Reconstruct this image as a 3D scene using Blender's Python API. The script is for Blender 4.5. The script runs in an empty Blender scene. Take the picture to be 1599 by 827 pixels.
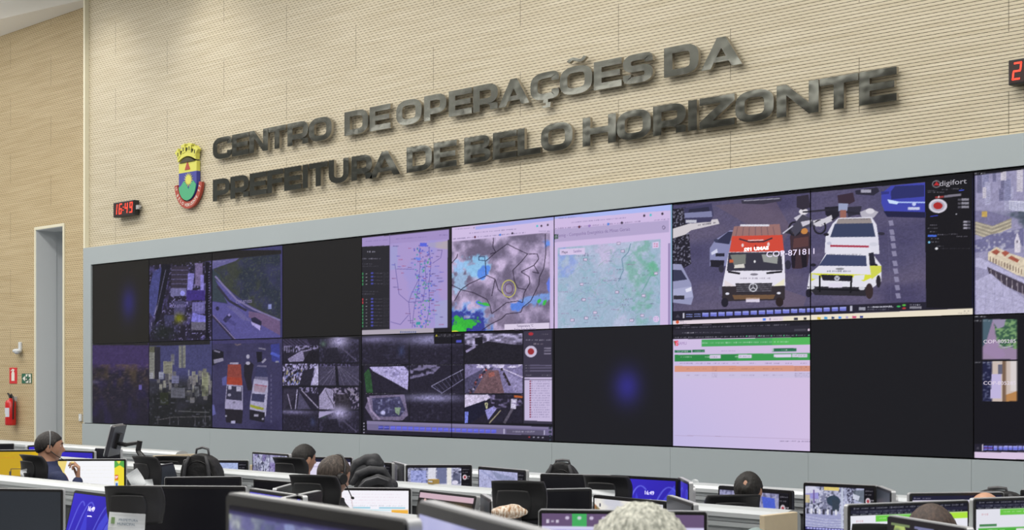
import bpy, bmesh, math, random
import numpy as np
from mathutils import Vector, Matrix, Quaternion
PI = math.pi
SC = bpy.context.scene
COL = SC.collection
# ------------------------------------------------------------------ camera, calibrated on the video wall's grid
FPX, AV, NV, HY, E = 2304.0, 2341.0, 3285.0, 592.2, 1.75     # focal px, vanishing offset, norm, horizon row, eye height
DW = 9.8                                                     # distance from the eye to the plane of the video wall
cam = bpy.data.cameras.new('camera')
camo = bpy.data.objects.new('camera', cam); COL.objects.link(camo)
cam.sensor_width = 36; cam.lens = 36 * FPX / 1599; cam.shift_y = (HY - 413.5) / 1599
cam.clip_start = .05; cam.clip_end = 200
cam.dof.use_dof = True; cam.dof.focus_distance = 12.5; cam.dof.aperture_fstop = 9.0
camo.location = (0, 0, E); camo.rotation_euler = (PI / 2, 0, math.atan2(FPX, AV))
SC.camera = camo
SC.view_settings.view_transform = 'Standard'; SC.view_settings.look = 'None'
SC.view_settings.gamma = 1; SC.view_settings.use_curve_mapping = False; SC.view_settings.exposure = 0.0
w = bpy.data.worlds.new('world'); SC.world = w; w.use_nodes = True
w.node_tree.nodes['Background'].inputs[0].default_value = (.75, .8, .85, 1)
w.node_tree.nodes['Background'].inputs[1].default_value = .05
SC.cycles.max_bounces = 8
SC.cycles.use_denoising = True

def lamp(name, loc, sx, sy, power, col=(1, .97, .92), rot=(0, 0, 0)):
    l = bpy.data.lights.new(name, 'AREA'); l.shape = 'RECTANGLE'; l.size = sx; l.size_y = sy
    l.energy = power; l.color = col
    o = bpy.data.objects.new(name, l); o.location = loc; o.rotation_euler = rot; COL.objects.link(o)
    return o
LP = 1.0
for i in range(6):                                            # rows of ceiling luminaires over the desks
    for j in range(3):
        lamp('ceiling_lamp', (-23 + 4.6 * i, [6.9, 3.2, -.8][j], 6.95), 3.0, .9, 130 * LP)
def spot(loc, target, power, ang, blend=.8, col=(1, .95, .86)):
    l = bpy.data.lights.new('wall_spot', 'SPOT'); l.energy = power; l.spot_size = math.radians(ang); l.spot_blend = blend
    l.shadow_soft_size = .12; l.color = col
    o = bpy.data.objects.new('wall_spot', l); o.location = loc
    o.rotation_euler = (Vector(target) - Vector(loc)).to_track_quat('-Z', 'Y').to_euler(); COL.objects.link(o)
for s_, pw_ in ((-16.9, 60), (-14.6, 60), (-11.6, 22), (-8.6, 22), (-5.6, 16)):
    spot((s_, 8.7, 6.9), (s_, 9.8, 5.0), pw_, 80, 1.0)
lamp('fill_uplight', (-21.5, 7.5, 5.2), 5, 1.5, 60, rot=(PI, 0, 0)); lamp('fill_uplight', (-8, 4, 5.2), 8, 3, 34, rot=(PI, 0, 0))  # unseen upward fill lights, added to brighten the ceiling and soffit

# ------------------------------------------------------------------ projection helpers
def zat(px, D): return NV * D / (px + AV - 800)
def P(px, py, D=DW):                                          # point seen at a pixel, on the plane at distance D
    Z = zat(px, D); X = (px - 800) / FPX * Z
    return Vector((X * AV / NV - Z * FPX / NV, X * FPX / NV + Z * AV / NV, E - (py - HY) / FPX * Z))
def S(px, D=DW): return P(px, HY, D).x
def Zw(px, py, D=DW): return P(px, py, D).z
def PZ(px, py, Z):
    X = (px - 800) / FPX * Z
    return Vector((X * AV / NV - Z * FPX / NV, X * FPX / NV + Z * AV / NV, E - (py - HY) / FPX * Z))
def facing(px, phi):                                          # z rotation for local +Y; phi 0 = looking away along the sight line, 90 = to the right
    a = math.radians(phi) + math.atan((px - 800) / FPX)
    v = Vector((-FPX / NV, AV / NV)); r = Vector((AV / NV, FPX / NV))
    d = math.cos(a) * v + math.sin(a) * r
    return math.atan2(-d.x, d.y)

# ------------------------------------------------------------------ materials
def lin(c):
    return tuple((x / 12.92 if x <= .04045 else ((x + .055) / 1.055) ** 2.4) for x in c)
def rgb(r, g, b): return lin((r / 255, g / 255, b / 255)) + (1,)
MATS = {}
def mat(name, col, rough=.5, metal=0, bump=0, bscale=60, emit=0, vary=0, vscale=8, coat=0, spec=.5):
    if name in MATS: return MATS[name]
    m = bpy.data.materials.new(name); m.use_nodes = True; nt = m.node_tree; b = nt.nodes['Principled BSDF']
    b.inputs['Base Color'].default_value = col; b.inputs['Roughness'].default_value = rough
    b.inputs['Metallic'].default_value = metal; b.inputs['Specular IOR Level'].default_value = spec
    if coat: b.inputs['Coat Weight'].default_value = coat
    if emit: b.inputs['Emission Color'].default_value = col; b.inputs['Emission Strength'].default_value = emit
    tc = nt.nodes.new('ShaderNodeTexCoord')
    n = nt.nodes.new('ShaderNodeTexNoise'); n.inputs['Scale'].default_value = vscale; n.inputs['Detail'].default_value = 4
    nt.links.new(tc.outputs['Object'], n.inputs['Vector'])
    if vary:
        mx = nt.nodes.new('ShaderNodeMix'); mx.data_type = 'RGBA'
        mx.inputs[6].default_value = col; mx.inputs[7].default_value = tuple(c * (1 - vary) for c in col[:3]) + (1,)
        nt.links.new(n.outputs['Fac'], mx.inputs[0]); nt.links.new(mx.outputs[2], b.inputs['Base Color'])
    if bump:
        n2 = nt.nodes.new('ShaderNodeTexNoise'); n2.inputs['Scale'].default_value = bscale
        nt.links.new(tc.outputs['Object'], n2.inputs['Vector'])
        bp = nt.nodes.new('ShaderNodeBump'); bp.inputs['Strength'].default_value = bump; bp.inputs['Distance'].default_value = .01
        nt.links.new(n2.outputs['Fac'], bp.inputs['Height']); nt.links.new(bp.outputs['Normal'], b.inputs['Normal'])
    MATS[name] = m; return m
def vcol_mat(name, emit=True, rough=.6):
    m = bpy.data.materials.new(name); m.use_nodes = True; nt = m.node_tree; b = nt.nodes['Principled BSDF']
    a = nt.nodes.new('ShaderNodeVertexColor'); a.layer_name = 'Col'
    if emit:
        b.inputs['Base Color'].default_value = (.002, .002, .003, 1); b.inputs['Roughness'].default_value = .5
        b.inputs['Specular IOR Level'].default_value = .06
        nt.links.new(a.outputs['Color'], b.inputs['Emission Color']); b.inputs['Emission Strength'].default_value = 1.0
    else:
        nt.links.new(a.outputs['Color'], b.inputs['Base Color']); b.inputs['Roughness'].default_value = rough
    return m
M_SCREEN = vcol_mat('screen_emission')
M_PAINT = vcol_mat('printed_colours', False)

def wood_wall(name, col, dark, groove):
    m = bpy.data.materials.new(name); m.use_nodes = True; nt = m.node_tree; b = nt.nodes['Principled BSDF']
    L = nt.links.new
    def N(t, **k):
        x = nt.nodes.new(t)
        for a, v in k.items(): setattr(x, a, v)
        return x
    def mth(op, a, b_=None, c=None):
        x = N('ShaderNodeMath', operation=op)
        for i, v in enumerate((a, b_, c)):
            if v is None: continue
            if isinstance(v, (int, float)): x.inputs[i].default_value = v
            else: L(v, x.inputs[i])
        return x.outputs[0]
    tc = N('ShaderNodeTexCoord'); sp = N('ShaderNodeSeparateXYZ'); L(tc.outputs['Object'], sp.inputs[0])
    x, z = sp.outputs['X'], sp.outputs['Z']
    per = .0262
    zr = mth('DIVIDE', z, per); row = mth('FLOOR', zr); fr = mth('FRACT', zr)
    g = mth('LESS_THAN', fr, .19)
    dx = mth('FRACT', mth('ADD', mth('DIVIDE', x, .066), mth('MULTIPLY', row, .37)))
    dash = mth('LESS_THAN', dx, .56)
    t = N('ShaderNodeMapRange'); L(x, t.inputs[0]); t.inputs[1].default_value = -12; t.inputs[2].default_value = -6
    t.inputs[3].default_value = .12; t.inputs[4].default_value = .8; t.clamp = True
    dd = mth('MAXIMUM', dash, t.outputs[0])
    mask = mth('MULTIPLY', g, dd)
    # grain: per-board tone + stretched noise
    mp = N('ShaderNodeMapping'); mp.inputs['Scale'].default_value = (.9, 1, 26); L(tc.outputs['Object'], mp.inputs[0])
    n = N('ShaderNodeTexNoise'); n.inputs['Scale'].default_value = 1.6; n.inputs['Detail'].default_value = 5; L(mp.outputs[0], n.inputs[0])
    cr = N('ShaderNodeMapRange'); L(n.outputs['Fac'], cr.inputs[0]); cr.inputs[1].default_value = .3; cr.inputs[2].default_value = .7
    mx = N('ShaderNodeMix', data_type='RGBA'); mx.inputs[6].default_value = col; mx.inputs[7].default_value = dark; L(cr.outputs[0], mx.inputs[0])
    # board joints: staggered thin vertical lines
    bh = mth('FLOOR', mth('DIVIDE', z, .42)); jx = mth('FRACT', mth('ADD', mth('DIVIDE', x, 2.4), mth('MULTIPLY', bh, .5)))
    jm = mth('LESS_THAN', jx, .0035)
    jm2 = mth('MULTIPLY', jm, .55)
    tot = mth('MAXIMUM', mth('MULTIPLY', mask, .96), jm2)
    m2 = N('ShaderNodeMix', data_type='RGBA'); m2.inputs[7].default_value = groove; L(mx.outputs[2], m2.inputs[6]); L(tot, m2.inputs[0])
    L(m2.outputs[2], b.inputs['Base Color']); b.inputs['Roughness'].default_value = .55
    bp = N('ShaderNodeBump'); bp.inputs['Strength'].default_value = .5; bp.inputs['Distance'].default_value = .004
    L(mth('SUBTRACT', 1, g), bp.inputs['Height']); L(bp.outputs['Normal'], b.inputs['Normal'])
    return m
M_WOODW = wood_wall('slatted_wood', rgb(208, 199, 177), rgb(190, 179, 153), rgb(58, 47, 28))
M_WOODL = wood_wall('slatted_wood_recess_dim', rgb(203, 185, 149), rgb(184, 164, 126), rgb(56, 44, 24))  # browner wood, its colour also darkened for the weaker light there
M_GREY = mat('grey_laminate', rgb(164, 174, 179), .45, vary=.05, vscale=1.5)
M_CREAM = mat('cream_trim', rgb(226, 222, 200), .5)
M_WHITE = mat('white_paint', rgb(205, 210, 214), .6)
M_CEIL = mat('ceiling_paint', rgb(222, 220, 214), .8)
M_FLOOR = mat('floor_vinyl', rgb(150, 150, 150), .5, vary=.1)
M_BLACK = mat('black_plastic', rgb(28, 28, 31), .42, bump=.05, bscale=300)
M_BEZEL = mat('black_bezel', rgb(24, 23, 26), .35)
M_SILVER = mat('silver_plastic', rgb(186, 188, 192), .35, metal=.25)
M_RAIL = mat('anodised_rail', rgb(184, 189, 193), .35, metal=.15)
M_SLOT = mat('rail_grey', rgb(168, 173, 177), .45, metal=.1)
M_DARKP = mat('dark_panel', rgb(48, 50, 54), .6)
M_DESK = mat('desk_laminate', rgb(186, 188, 188), .45)
M_BEIGE = mat('beige_laminate', rgb(208, 192, 164), .5, vary=.12, vscale=20)
M_SEAM = mat('seam_dark', rgb(120, 128, 130), .6)
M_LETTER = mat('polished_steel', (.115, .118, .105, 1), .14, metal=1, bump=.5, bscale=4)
M_LSIDE = mat('steel_lit_side', (.42, .40, .36, 1), .3, metal=1)  # lighter side faces: the reflected bright wall is put into the colour

# ------------------------------------------------------------------ mesh helpers
class MB:
    def __init__(s): s.v = []; s.f = []
    def add(s, vs, fs):
        o = len(s.v); s.v += [tuple(v) for v in vs]; s.f += [tuple(i + o for i in f) for f in fs]; return s
    def box(s, a, b):
        x0, y0, z0 = (min(a[i], b[i]) for i in range(3)); x1, y1, z1 = (max(a[i], b[i]) for i in range(3))
        return s.add([(x0, y0, z0), (x1, y0, z0), (x1, y1, z0), (x0, y1, z0), (x0, y0, z1), (x1, y0, z1), (x1, y1, z1), (x0, y1, z1)],
                     [(0, 3, 2, 1), (4, 5, 6, 7), (0, 1, 5, 4), (1, 2, 6, 5), (2, 3, 7, 6), (3, 0, 4, 7)])
    def prism(s, pts, axis, a, b):                            # closed 2D outline extruded along an axis
        n = len(pts)
        def mk(p, t):
            return {0: (t, p[0], p[1]), 1: (p[0], t, p[1]), 2: (p[0], p[1], t)}[axis]
        vs = [mk(p, a) for p in pts] + [mk(p, b) for p in pts]
        return s.add(vs, [tuple(range(n))[::-1], tuple(range(n, 2 * n))] + [(i, (i + 1) % n, (i + 1) % n + n, i + n) for i in range(n)])
    def tube(s, pts, r, n=10, cap=True):
        pts = [Vector(p) for p in pts]; rs = r if isinstance(r, (list, tuple)) else [r] * len(pts)
        vs = []; up = Vector((0, 0, 1)); px = None
        for i, p in enumerate(pts):
            d = (pts[min(i + 1, len(pts) - 1)] - pts[max(i - 1, 0)]).normalized()
            if px is None: px = d.orthogonal().normalized()
            px = (px - d * px.dot(d)).normalized(); py = d.cross(px)
            for k in range(n):
                a = 2 * PI * k / n; vs.append(p + (px * math.cos(a) + py * math.sin(a)) * rs[i])
        fs = []
        for i in range(len(pts) - 1):
            for k in range(n):
                k2 = (k + 1) % n; fs.append((i * n + k, i * n + k2, (i + 1) * n + k2, (i + 1) * n + k))
        if cap: fs += [tuple(range(n))[::-1], tuple(range((len(pts) - 1) * n, len(pts) * n))]
        return s.add(vs, fs)
    def sphere(s, c, r, nu=20, nv=12):
        rx, ry, rz = r if isinstance(r, (tuple, list)) else (r, r, r); c = Vector(c)
        vs = [c + Vector((0, 0, -rz))]
        for j in range(1, nv):
            t = -PI / 2 + PI * j / nv
            for i in range(nu):
                a = 2 * PI * i / nu; vs.append(c + Vector((rx * math.cos(t) * math.cos(a), ry * math.cos(t) * math.sin(a), rz * math.sin(t))))
        vs.append(c + Vector((0, 0, rz))); fs = []
        for i in range(nu): fs.append((0, 1 + (i + 1) % nu, 1 + i))
        for j in range(nv - 2):
            for i in range(nu):
                a = 1 + j * nu + i; b = 1 + j * nu + (i + 1) % nu; fs.append((a, b, b + nu, a + nu))
        t = len(vs) - 1
        for i in range(nu): fs.append((t - nu + i, t - nu + (i + 1) % nu, t))
        return s.add(vs, fs)
    def xf(s, M): s.v = [tuple(M @ Vector(v)) for v in s.v]; return s
    def mesh(s, name):
        m = bpy.data.meshes.new(name); m.from_pydata(s.v, [], s.f); m.update()
        bm = bmesh.new(); bm.from_mesh(m); bmesh.ops.recalc_face_normals(bm, faces=bm.faces); bm.to_mesh(m); bm.free()
        return m
    def obj(s, name, m, parent=None, loc=(0, 0, 0), smooth=False, bevel=0):
        me = s.mesh(name)
        if isinstance(m, (list, tuple)):
            for x in m: me.materials.append(x)
        else: me.materials.append(m)
        return link(name, me, parent, loc, smooth, bevel)
def link(name, me, parent=None, loc=(0, 0, 0), smooth=False, bevel=0):
    o = bpy.data.objects.new(name, me); COL.objects.link(o); o.location = loc
    if parent: o.parent = parent
    if smooth:
        for p in me.polygons: p.use_smooth = True
    if bevel:
        b = o.modifiers.new('bevel', 'BEVEL'); b.width = bevel; b.segments = 2; b.limit_method = 'ANGLE'; b.angle_limit = math.radians(40)
    return o
def tag(o, label, cat, group=None):
    o['label'] = label; o['category'] = cat
    if group: o['group'] = group
    return o
def empty(name, loc, rz=0, label=None, cat=None, group=None):
    o = bpy.data.objects.new(name, None); COL.objects.link(o); o.location = loc; o.rotation_euler = (0, 0, rz); o.empty_display_size = .1
    if label: tag(o, label, cat, group)
    return o
def struct(o): o['kind'] = 'structure'; return o
def copy_tree(o, parent=None):
    c = o.copy(); COL.objects.link(c)
    if parent: c.parent = parent
    for ch in [x for x in o.children]: copy_tree(ch, c)
    return c
def rrect(x0, z0, x1, z1, r, n=5):
    pts = []
    for cx, cz, a0 in ((x1 - r, z0 + r, -PI / 2), (x1 - r, z1 - r, 0), (x0 + r, z1 - r, PI / 2), (x0 + r, z0 + r, PI)):
        for i in range(n + 1):
            a = a0 + PI / 2 * i / n; pts.append((cx + r * math.cos(a), cz + r * math.sin(a)))
    return pts
def text_mesh(name, body, size, m, parent, loc, extrude=.0008, align='CENTER', sx=1.0, rot=(PI / 2, 0, 0), bold=0, mirror=False):
    cu = bpy.data.curves.new(name, 'FONT'); cu.body = body; cu.size = size; cu.extrude = extrude; cu.align_x = align; cu.align_y = 'CENTER'
    cu.resolution_u = 3; cu.offset = bold
    t = bpy.data.objects.new(name, cu); me = bpy.data.meshes.new_from_object(t)
    bpy.data.objects.remove(t); bpy.data.curves.remove(cu)
    me.name = name; me.materials.clear(); me.materials.append(m)
    for v in me.vertices: v.co.x *= sx * (-1 if mirror else 1)
    if mirror: me.flip_normals()
    o = link(name, me, parent, loc); o.rotation_euler = rot
    return o

# ------------------------------------------------------------------ room shell
DL = 10.25                                                    # recessed wall to the left of the video wall
S0 = S(132.5)                                                 # left end of the main wall
ST, SB = E + .1057 * 1.0 * NV / FPX * DW, E - .0402 * NV / FPX * DW   # top and bottom of the screens
FT = E + .1223 * NV / FPX * DW                                # top of the grey surround
CH = 7.05                                                     # ceiling
SL, SR, DB = -27.0, 4.0, -5.0
struct(MB().box((SL, DB, -.15), (SR, 10.6, 0)).obj('floor', M_FLOOR))
struct(MB().box((SL, DB, CH), (SR, 11.6, CH + .2)).obj('ceiling', M_CEIL))
o = struct(MB().box((S0, 9.86, FT), (SR, 10.6, CH)).obj('wall_front', M_WOODW))
struct(MB().box((S0, 9.86, 0), (SR, 10.6, FT)).obj('wall_front_lower', mat('dark_backing', rgb(60, 62, 64), .8)))
d0, d1, dz = S(57.8, DL), S(100.4, DL), Zw(79, 355.5, DL)      # doorway in the recessed wall
wl = MB().box((SL, DL, 0), (d0, DL + .3, CH)).box((d1, DL, 0), (S0 + .0, DL + .3, CH)).box((d0, DL, dz), (d1, DL + .3, CH)).obj('wall_left', M_WOODL)
struct(wl)
struct(MB().box((SL - .2, DB, 0), (SL, 12, CH)).obj('wall_end', M_WHITE))
struct(MB().box((SR, DB, 0), (SR + .2, 11, CH)).obj('wall_right', M_WHITE))
struct(MB().box((SL, DB - .2, 0), (SR, DB, CH)).obj('wall_back', mat('rear_wall', rgb(105, 103, 98), .8)))
# corridor behind the doorway
struct(MB().box((d0 - .12, DL + .3, 0), (d0, DL + 1.3, dz + .1)).obj('wall_corridor_left', M_WHITE))
struct(MB().box((d1, DL + .3, 0), (d1 + .12, DL + 1.3, dz + .1)).obj('wall_corridor_right', M_WHITE))
struct(MB().box((d0, DL + 1.2, 0), (d1, DL + 1.3, dz + .1)).obj('wall_corridor_back', M_WHITE))
struct(MB().box((d0, DL + .3, dz), (d1, DL + 1.3, dz + .1)).obj('ceiling_corridor', M_WHITE))
struct(MB().box((d0, 10.6, -.15), (d1, DL + 1.3, 0)).obj('floor_corridor', M_FLOOR))
# white lining of the doorway in the wall thickness and its cream frame
struct(MB().box((d0, DL - .012, 0), (d0 + .012, DL + .3, dz)).box((d1 - .012, DL - .012, 0), (d1, DL + .3, dz)).box((d0, DL - .012, dz - .012), (d1, DL + .3, dz)).obj('trim_1', M_WHITE))
struct(MB().box((d0 - .035, DL - .02, 0), (d0 + .004, DL, dz + .035)).box((d1 - .004, DL - .02, 0), (d1 + .035, DL, dz + .035)).box((d0, DL - .02, dz - .004), (d1, DL, dz + .035)).obj('trim_2', M_CREAM))
# cream corner strip at the end of the main wall
struct(MB().box((S0 - .03, 9.80, 0), (S0 + .006, 9.86, CH)).obj('trim_3', M_CREAM))
struct(MB().box((S0 - .03, 9.86, 0), (S0, 10.6, CH)).obj('trim_4', M_WHITE))
struct(MB().box((S0 + .006, 9.82, FT), (SR, 9.86, FT + .012)).obj('trim_5', mat('pale_wood_edge', rgb(206, 196, 170), .6)))
# soffit over the recessed wall
zc = P(0, 57, DL).z
a0 = P(0, 32, 1); 
def atz(px, py, z):                                           # point seen at a pixel at height z
    Z = (z - E) * FPX / (HY - py); return PZ(px, py, Z)
q0, q1 = atz(0, 30, zc), atz(134, -1, zc)
dx = (q1 - q0) / (q1.x - q0.x)
A, B_ = q0 + dx * (SL - q0.x), q0 + dx * (S0 - .03 - q0.x)
struct(MB().prism([(SL, DL), (S0 - .03, DL), (B_.x, B_.y), (A.x, A.y)], 2, zc, CH).obj('ceiling_soffit', M_CEIL))
# grey surround of the video wall
bx = MB(); sL = S(145); PW = (S(1521) - S(145)) / 9 
def wx(i): return sL + PW * i
NC = 10
bx.box((S0, 9.78, SB - 0), (sL - .008, 9.86, FT)); bx.box((sL - .008, 9.78, ST + .008), (SR, 9.86, FT)); bx.box((wx(NC) + .008, 9.78, SB), (SR, 9.86, ST + .008))
struct(bx.obj('wall_surround', M_GREY))
pb = MB(); edges = [S0] + [wx(i) for i in (2, 4, 6, 7, 8, 9, 10)] + [SR]
for a, b in zip(edges[:-1], edges[1:]): pb.box((a + .0012, 9.765, .08), (b - .0012, 9.86, SB - .008))
struct(pb.obj('wall_surround_lower', M_GREY))
struct(MB().box((S0, 9.775, 0), (SR, 9.86, .08)).obj('baseboard_front', M_DARKP))
struct(MB().box((SL, DB, 0), (SR, 2.95, .25)).obj('floor_platform', M_FLOOR))
# ------------------------------------------------------------------ painted pictures: small colour grids drawn in code
class Cv:
    def __init__(s, w, h, bg, ss=2):
        s.w, s.h, s.ss = w, h, ss; W, H = w * ss, h * ss
        s.im = np.empty((H, W, 3)); s.im[:] = np.array(bg) / 255.0
        s.W, s.H = W, H; s.T = lambda x, y: (x, y)
        s.rng = np.random.RandomState(7)
    def _pt(s, pts): return np.array([s.T(x, y) for x, y in pts], float) * (s.W, s.H)
    def _mask(s, q):
        x0 = int(max(0, math.floor(q[:, 0].min()))); x1 = int(min(s.W, math.ceil(q[:, 0].max()) + 1))
        y0 = int(max(0, math.floor(q[:, 1].min()))); y1 = int(min(s.H, math.ceil(q[:, 1].max()) + 1))
        if x1 <= x0 or y1 <= y0: return None
        X, Y = np.meshgrid(np.arange(x0, x1) + .5, np.arange(y0, y1) + .5); m = np.zeros(X.shape, bool)
        n = len(q)
        for i in range(n):
            ax, ay = q[i]; bx, by = q[(i + 1) % n]
            if ay == by: continue
            c = ((ay > Y) != (by > Y)) & (X < (bx - ax) * (Y - ay) / (by - ay) + ax); m ^= c
        return (slice(y0, y1), slice(x0, x1)), m, X, Y
    def poly(s, pts, c, a=1.0):
        r = s._mask(s._pt(pts))
        if r is None: return s
        sl, m, X, Y = r; c = np.array(c) / 255.0; sub = s.im[sl]; sub[m] = sub[m] * (1 - a) + c * a; return s
    def rect(s, x0, y0, x1, y1, c, a=1.0): return s.poly([(x0, y0), (x1, y0), (x1, y1), (x0, y1)], c, a)
    def ell(s, cx, cy, rx, ry, c, a=1.0, n=28):
        return s.poly([(cx + rx * math.cos(2 * PI * k / n), cy + ry * math.sin(2 * PI * k / n)) for k in range(n)], c, a)
    def line(s, pts, wd, c, a=1.0):                           # width in drawing units
        for (x0, y0), (x1, y1) in zip(pts[:-1], pts[1:]):
            d = math.hypot(x1 - x0, y1 - y0) or 1e-6; nx, ny = -(y1 - y0) / d * wd / 2, (x1 - x0) / d * wd / 2
            s.poly([(x0 + nx, y0 + ny), (x1 + nx, y1 + ny), (x1 - nx, y1 - ny), (x0 - nx, y0 - ny)], c, a)
        return s
    def glow(s, cx, cy, rx, ry, c, a=1.0):
        (x0, y0), (x1, y1) = s._pt([(cx, cy), (cx + rx, cy + ry)]); X, Y = np.meshgrid(np.arange(s.W), np.arange(s.H))
        g = np.exp(-(((X - x0) / (x1 - x0)) ** 2 + ((Y - y0) / (y1 - y0)) ** 2))[..., None] * a
        s.im = s.im * (1 - g) + np.array(c) / 255.0 * g; return s
    def smooth(s, gw, gh, seed=0):                            # smooth random field over the canvas, 0..1
        r = np.random.RandomState(seed).rand(gh + 2, gw + 2); X = np.linspace(0, gw, s.W); Y = np.linspace(0, gh, s.H)
        xi = X.astype(int); yi = Y.astype(int); fx = X - xi; fy = Y - yi; fx = fx * fx * (3 - 2 * fx); fy = fy * fy * (3 - 2 * fy)
        a = r[np.ix_(yi, xi)]; b = r[np.ix_(yi, xi + 1)]; c = r[np.ix_(yi + 1, xi)]; d = r[np.ix_(yi + 1, xi + 1)]
        fx = fx[None]; fy = fy[:, None]
        return (a * (1 - fx) + b * fx) * (1 - fy) + (c * (1 - fx) + d * fx) * fy
    def fbm(s, g, seed=0, o=4, asp=1.0):
        t = 0; k = 0
        for i in range(o): t = t + s.smooth(int(g * 2 ** i), max(1, int(g * asp * 2 ** i)), seed + i * 11) * .5 ** i; k += .5 ** i
        return np.clip((t / k - .5) * 1.7 + .5, 0, 1)
    def area(s, pts):
        m = np.zeros((s.H, s.W), bool); r = s._mask(s._pt(pts))
        if r is not None: m[r[0]] = r[1]
        return m
    def tint(s, m, f, c, a=1.0):                              # blend colour c by field f inside mask m
        k = (np.clip(f, 0, 1) * a * m)[..., None]; s.im = s.im * (1 - k) + np.array(c) / 255.0 * k; return s
    def grain(s, m, amp, seed=0, g=60):
        f = (s.smooth(g, g, seed) - .5) * 2 * amp; s.im = np.clip(s.im * (1 + (f * m)[..., None]), 0, 1); return s
    def detail(s, m, amp, seed=0):                            # fine picture grain, about one grid point wide
        r = np.random.RandomState(seed); a = r.rand(s.h, s.w); b = r.rand((s.h + 2) // 3 + 1, (s.w + 2) // 3 + 1)
        a = a * .5 + np.kron(b, np.ones((3, 3)))[:s.h, :s.w] * .5; a = np.kron(a, np.ones((s.ss, s.ss))); s.im = np.clip(s.im * (1 + ((a - .5) * 2 * amp * m)[..., None]), 0, 1); return s
    def words(s, x0, y, x1, h, c, a=.8, seed=0, word=5, dy=0):    # illegible small print: broken strokes, dy = drift of y over the line
        r = random.Random(seed); x = x0; u = h * .75; k = 0
        while x < x1:
            n = r.randint(2, word * 2)
            for _ in range(n):
                if x >= x1: break
                yy = y + dy * (x - x0) / max(1e-6, x1 - x0); hh = h * r.choice((.55, .75, 1)); s.rect(x, yy - hh / 2, x + u * .62, yy + hh / 2, c, a * r.uniform(.5, 1)); x += u
            x += u * 1.2
        return s
    def out(s, gain=1.0):
        im = s.im.reshape(s.h, s.ss, s.w, s.ss, 3).mean((1, 3)); im = np.clip(im, 0, 1)
        return np.where(im <= .04045, im / 12.92, ((im + .055) / 1.055) ** 2.4) * gain
def picture(name, lin_im, corners, m, parent=None, loc=(0, 0, 0)):
    """lin_im rows run top to bottom; corners = top-left, top-right, bottom-left (local coordinates)."""
    h, w = lin_im.shape[:2]; tl, tr, bl = [np.array(c, float) for c in corners]
    U, V = np.meshgrid(np.linspace(0, 1, w), np.linspace(0, 1, h))
    co = tl + (tr - tl) * U[..., None] + (bl - tl) * V[..., None]
    me = bpy.data.meshes.new(name); n = w * h; idx = np.arange(n).reshape(h, w)
    q = np.stack([idx[1:, :-1], idx[1:, 1:], idx[:-1, 1:], idx[:-1, :-1]], -1).reshape(-1, 4)
    me.vertices.add(n); me.vertices.foreach_set('co', co.reshape(-1)); me.loops.add(q.size); me.loops.foreach_set('vertex_index', q.reshape(-1).astype(np.int32))
    me.polygons.add(len(q)); me.polygons.foreach_set('loop_start', np.arange(0, q.size, 4, dtype=np.int32)); me.polygons.foreach_set('loop_total', np.full(len(q), 4, np.int32))
    me.update(calc_edges=True)
    at = me.color_attributes.new('Col', 'FLOAT_COLOR', 'POINT'); c = np.ones((n, 4), np.float32); c[:, :3] = lin_im.reshape(-1, 3)
    at.data.foreach_set('color', c.reshape(-1)); me.materials.append(m); me.validate()
    return link(name, me, parent, loc)

# ------------------------------------------------------------------ video wall
SH = ST - SB; RH = SH / 2
def wall_T(col, ncol, row, ox=0, oy=0, sc=1.0):
    def T(x, y):
        p = P(ox + x / sc, oy + y / sc); return ((p.x - wx(col)) / (PW * ncol), (ST - RH * row - p.z) / RH)
    return T
M_TXT = {}
def glow_mat(c, k=1.0):
    key = (c, k)
    if key not in M_TXT: M_TXT[key] = mat('lit_text_%d_%d_%d_%d' % (c + (int(k * 100),)), rgb(*c), .5, emit=k)
    return M_TXT[key]
panels = {}
def panel(col, row, im, label, group='cubes of the video wall'):
    x0, x1 = wx(col), wx(col + 1); zt = ST - RH * row
    e = empty('video_wall_display', ((x0 + x1) / 2, 9.80, zt - RH), 0, label, 'screen', group)
    h = PW / 2 - .003
    MB().box((-h, .0, .003), (h, .05, RH - .003)).obj('housing', M_BEZEL, e)
    sc = picture('screen', im, ((-h + .002, -.003, RH - .005), (h - .002, -.003, RH - .005), (-h + .002, -.003, .005)), M_SCREEN, e)
    panels[(col, row)] = (e, sc); return e
def wtext(col, row, body, px, py, hpx, color, sx=1.0, k=1.0, mirror=False, align='CENTER', bold=0, name='caption'):
    e, sc = panels[(col, row)]; p = P(px, py); z0 = Zw(px, py + hpx / 2); z1 = Zw(px, py - hpx / 2)
    return text_mesh(name, body, (z1 - z0) * 1.35, glow_mat(color, k), sc, (p.x - e.location.x, -.006, p.z - e.location.z), .0005, align, sx, mirror=mirror, bold=bold)
BLK = (30, 29, 30)
def black(w=40, h=40, c=BLK): return Cv(w, h, c, 1)
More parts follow.
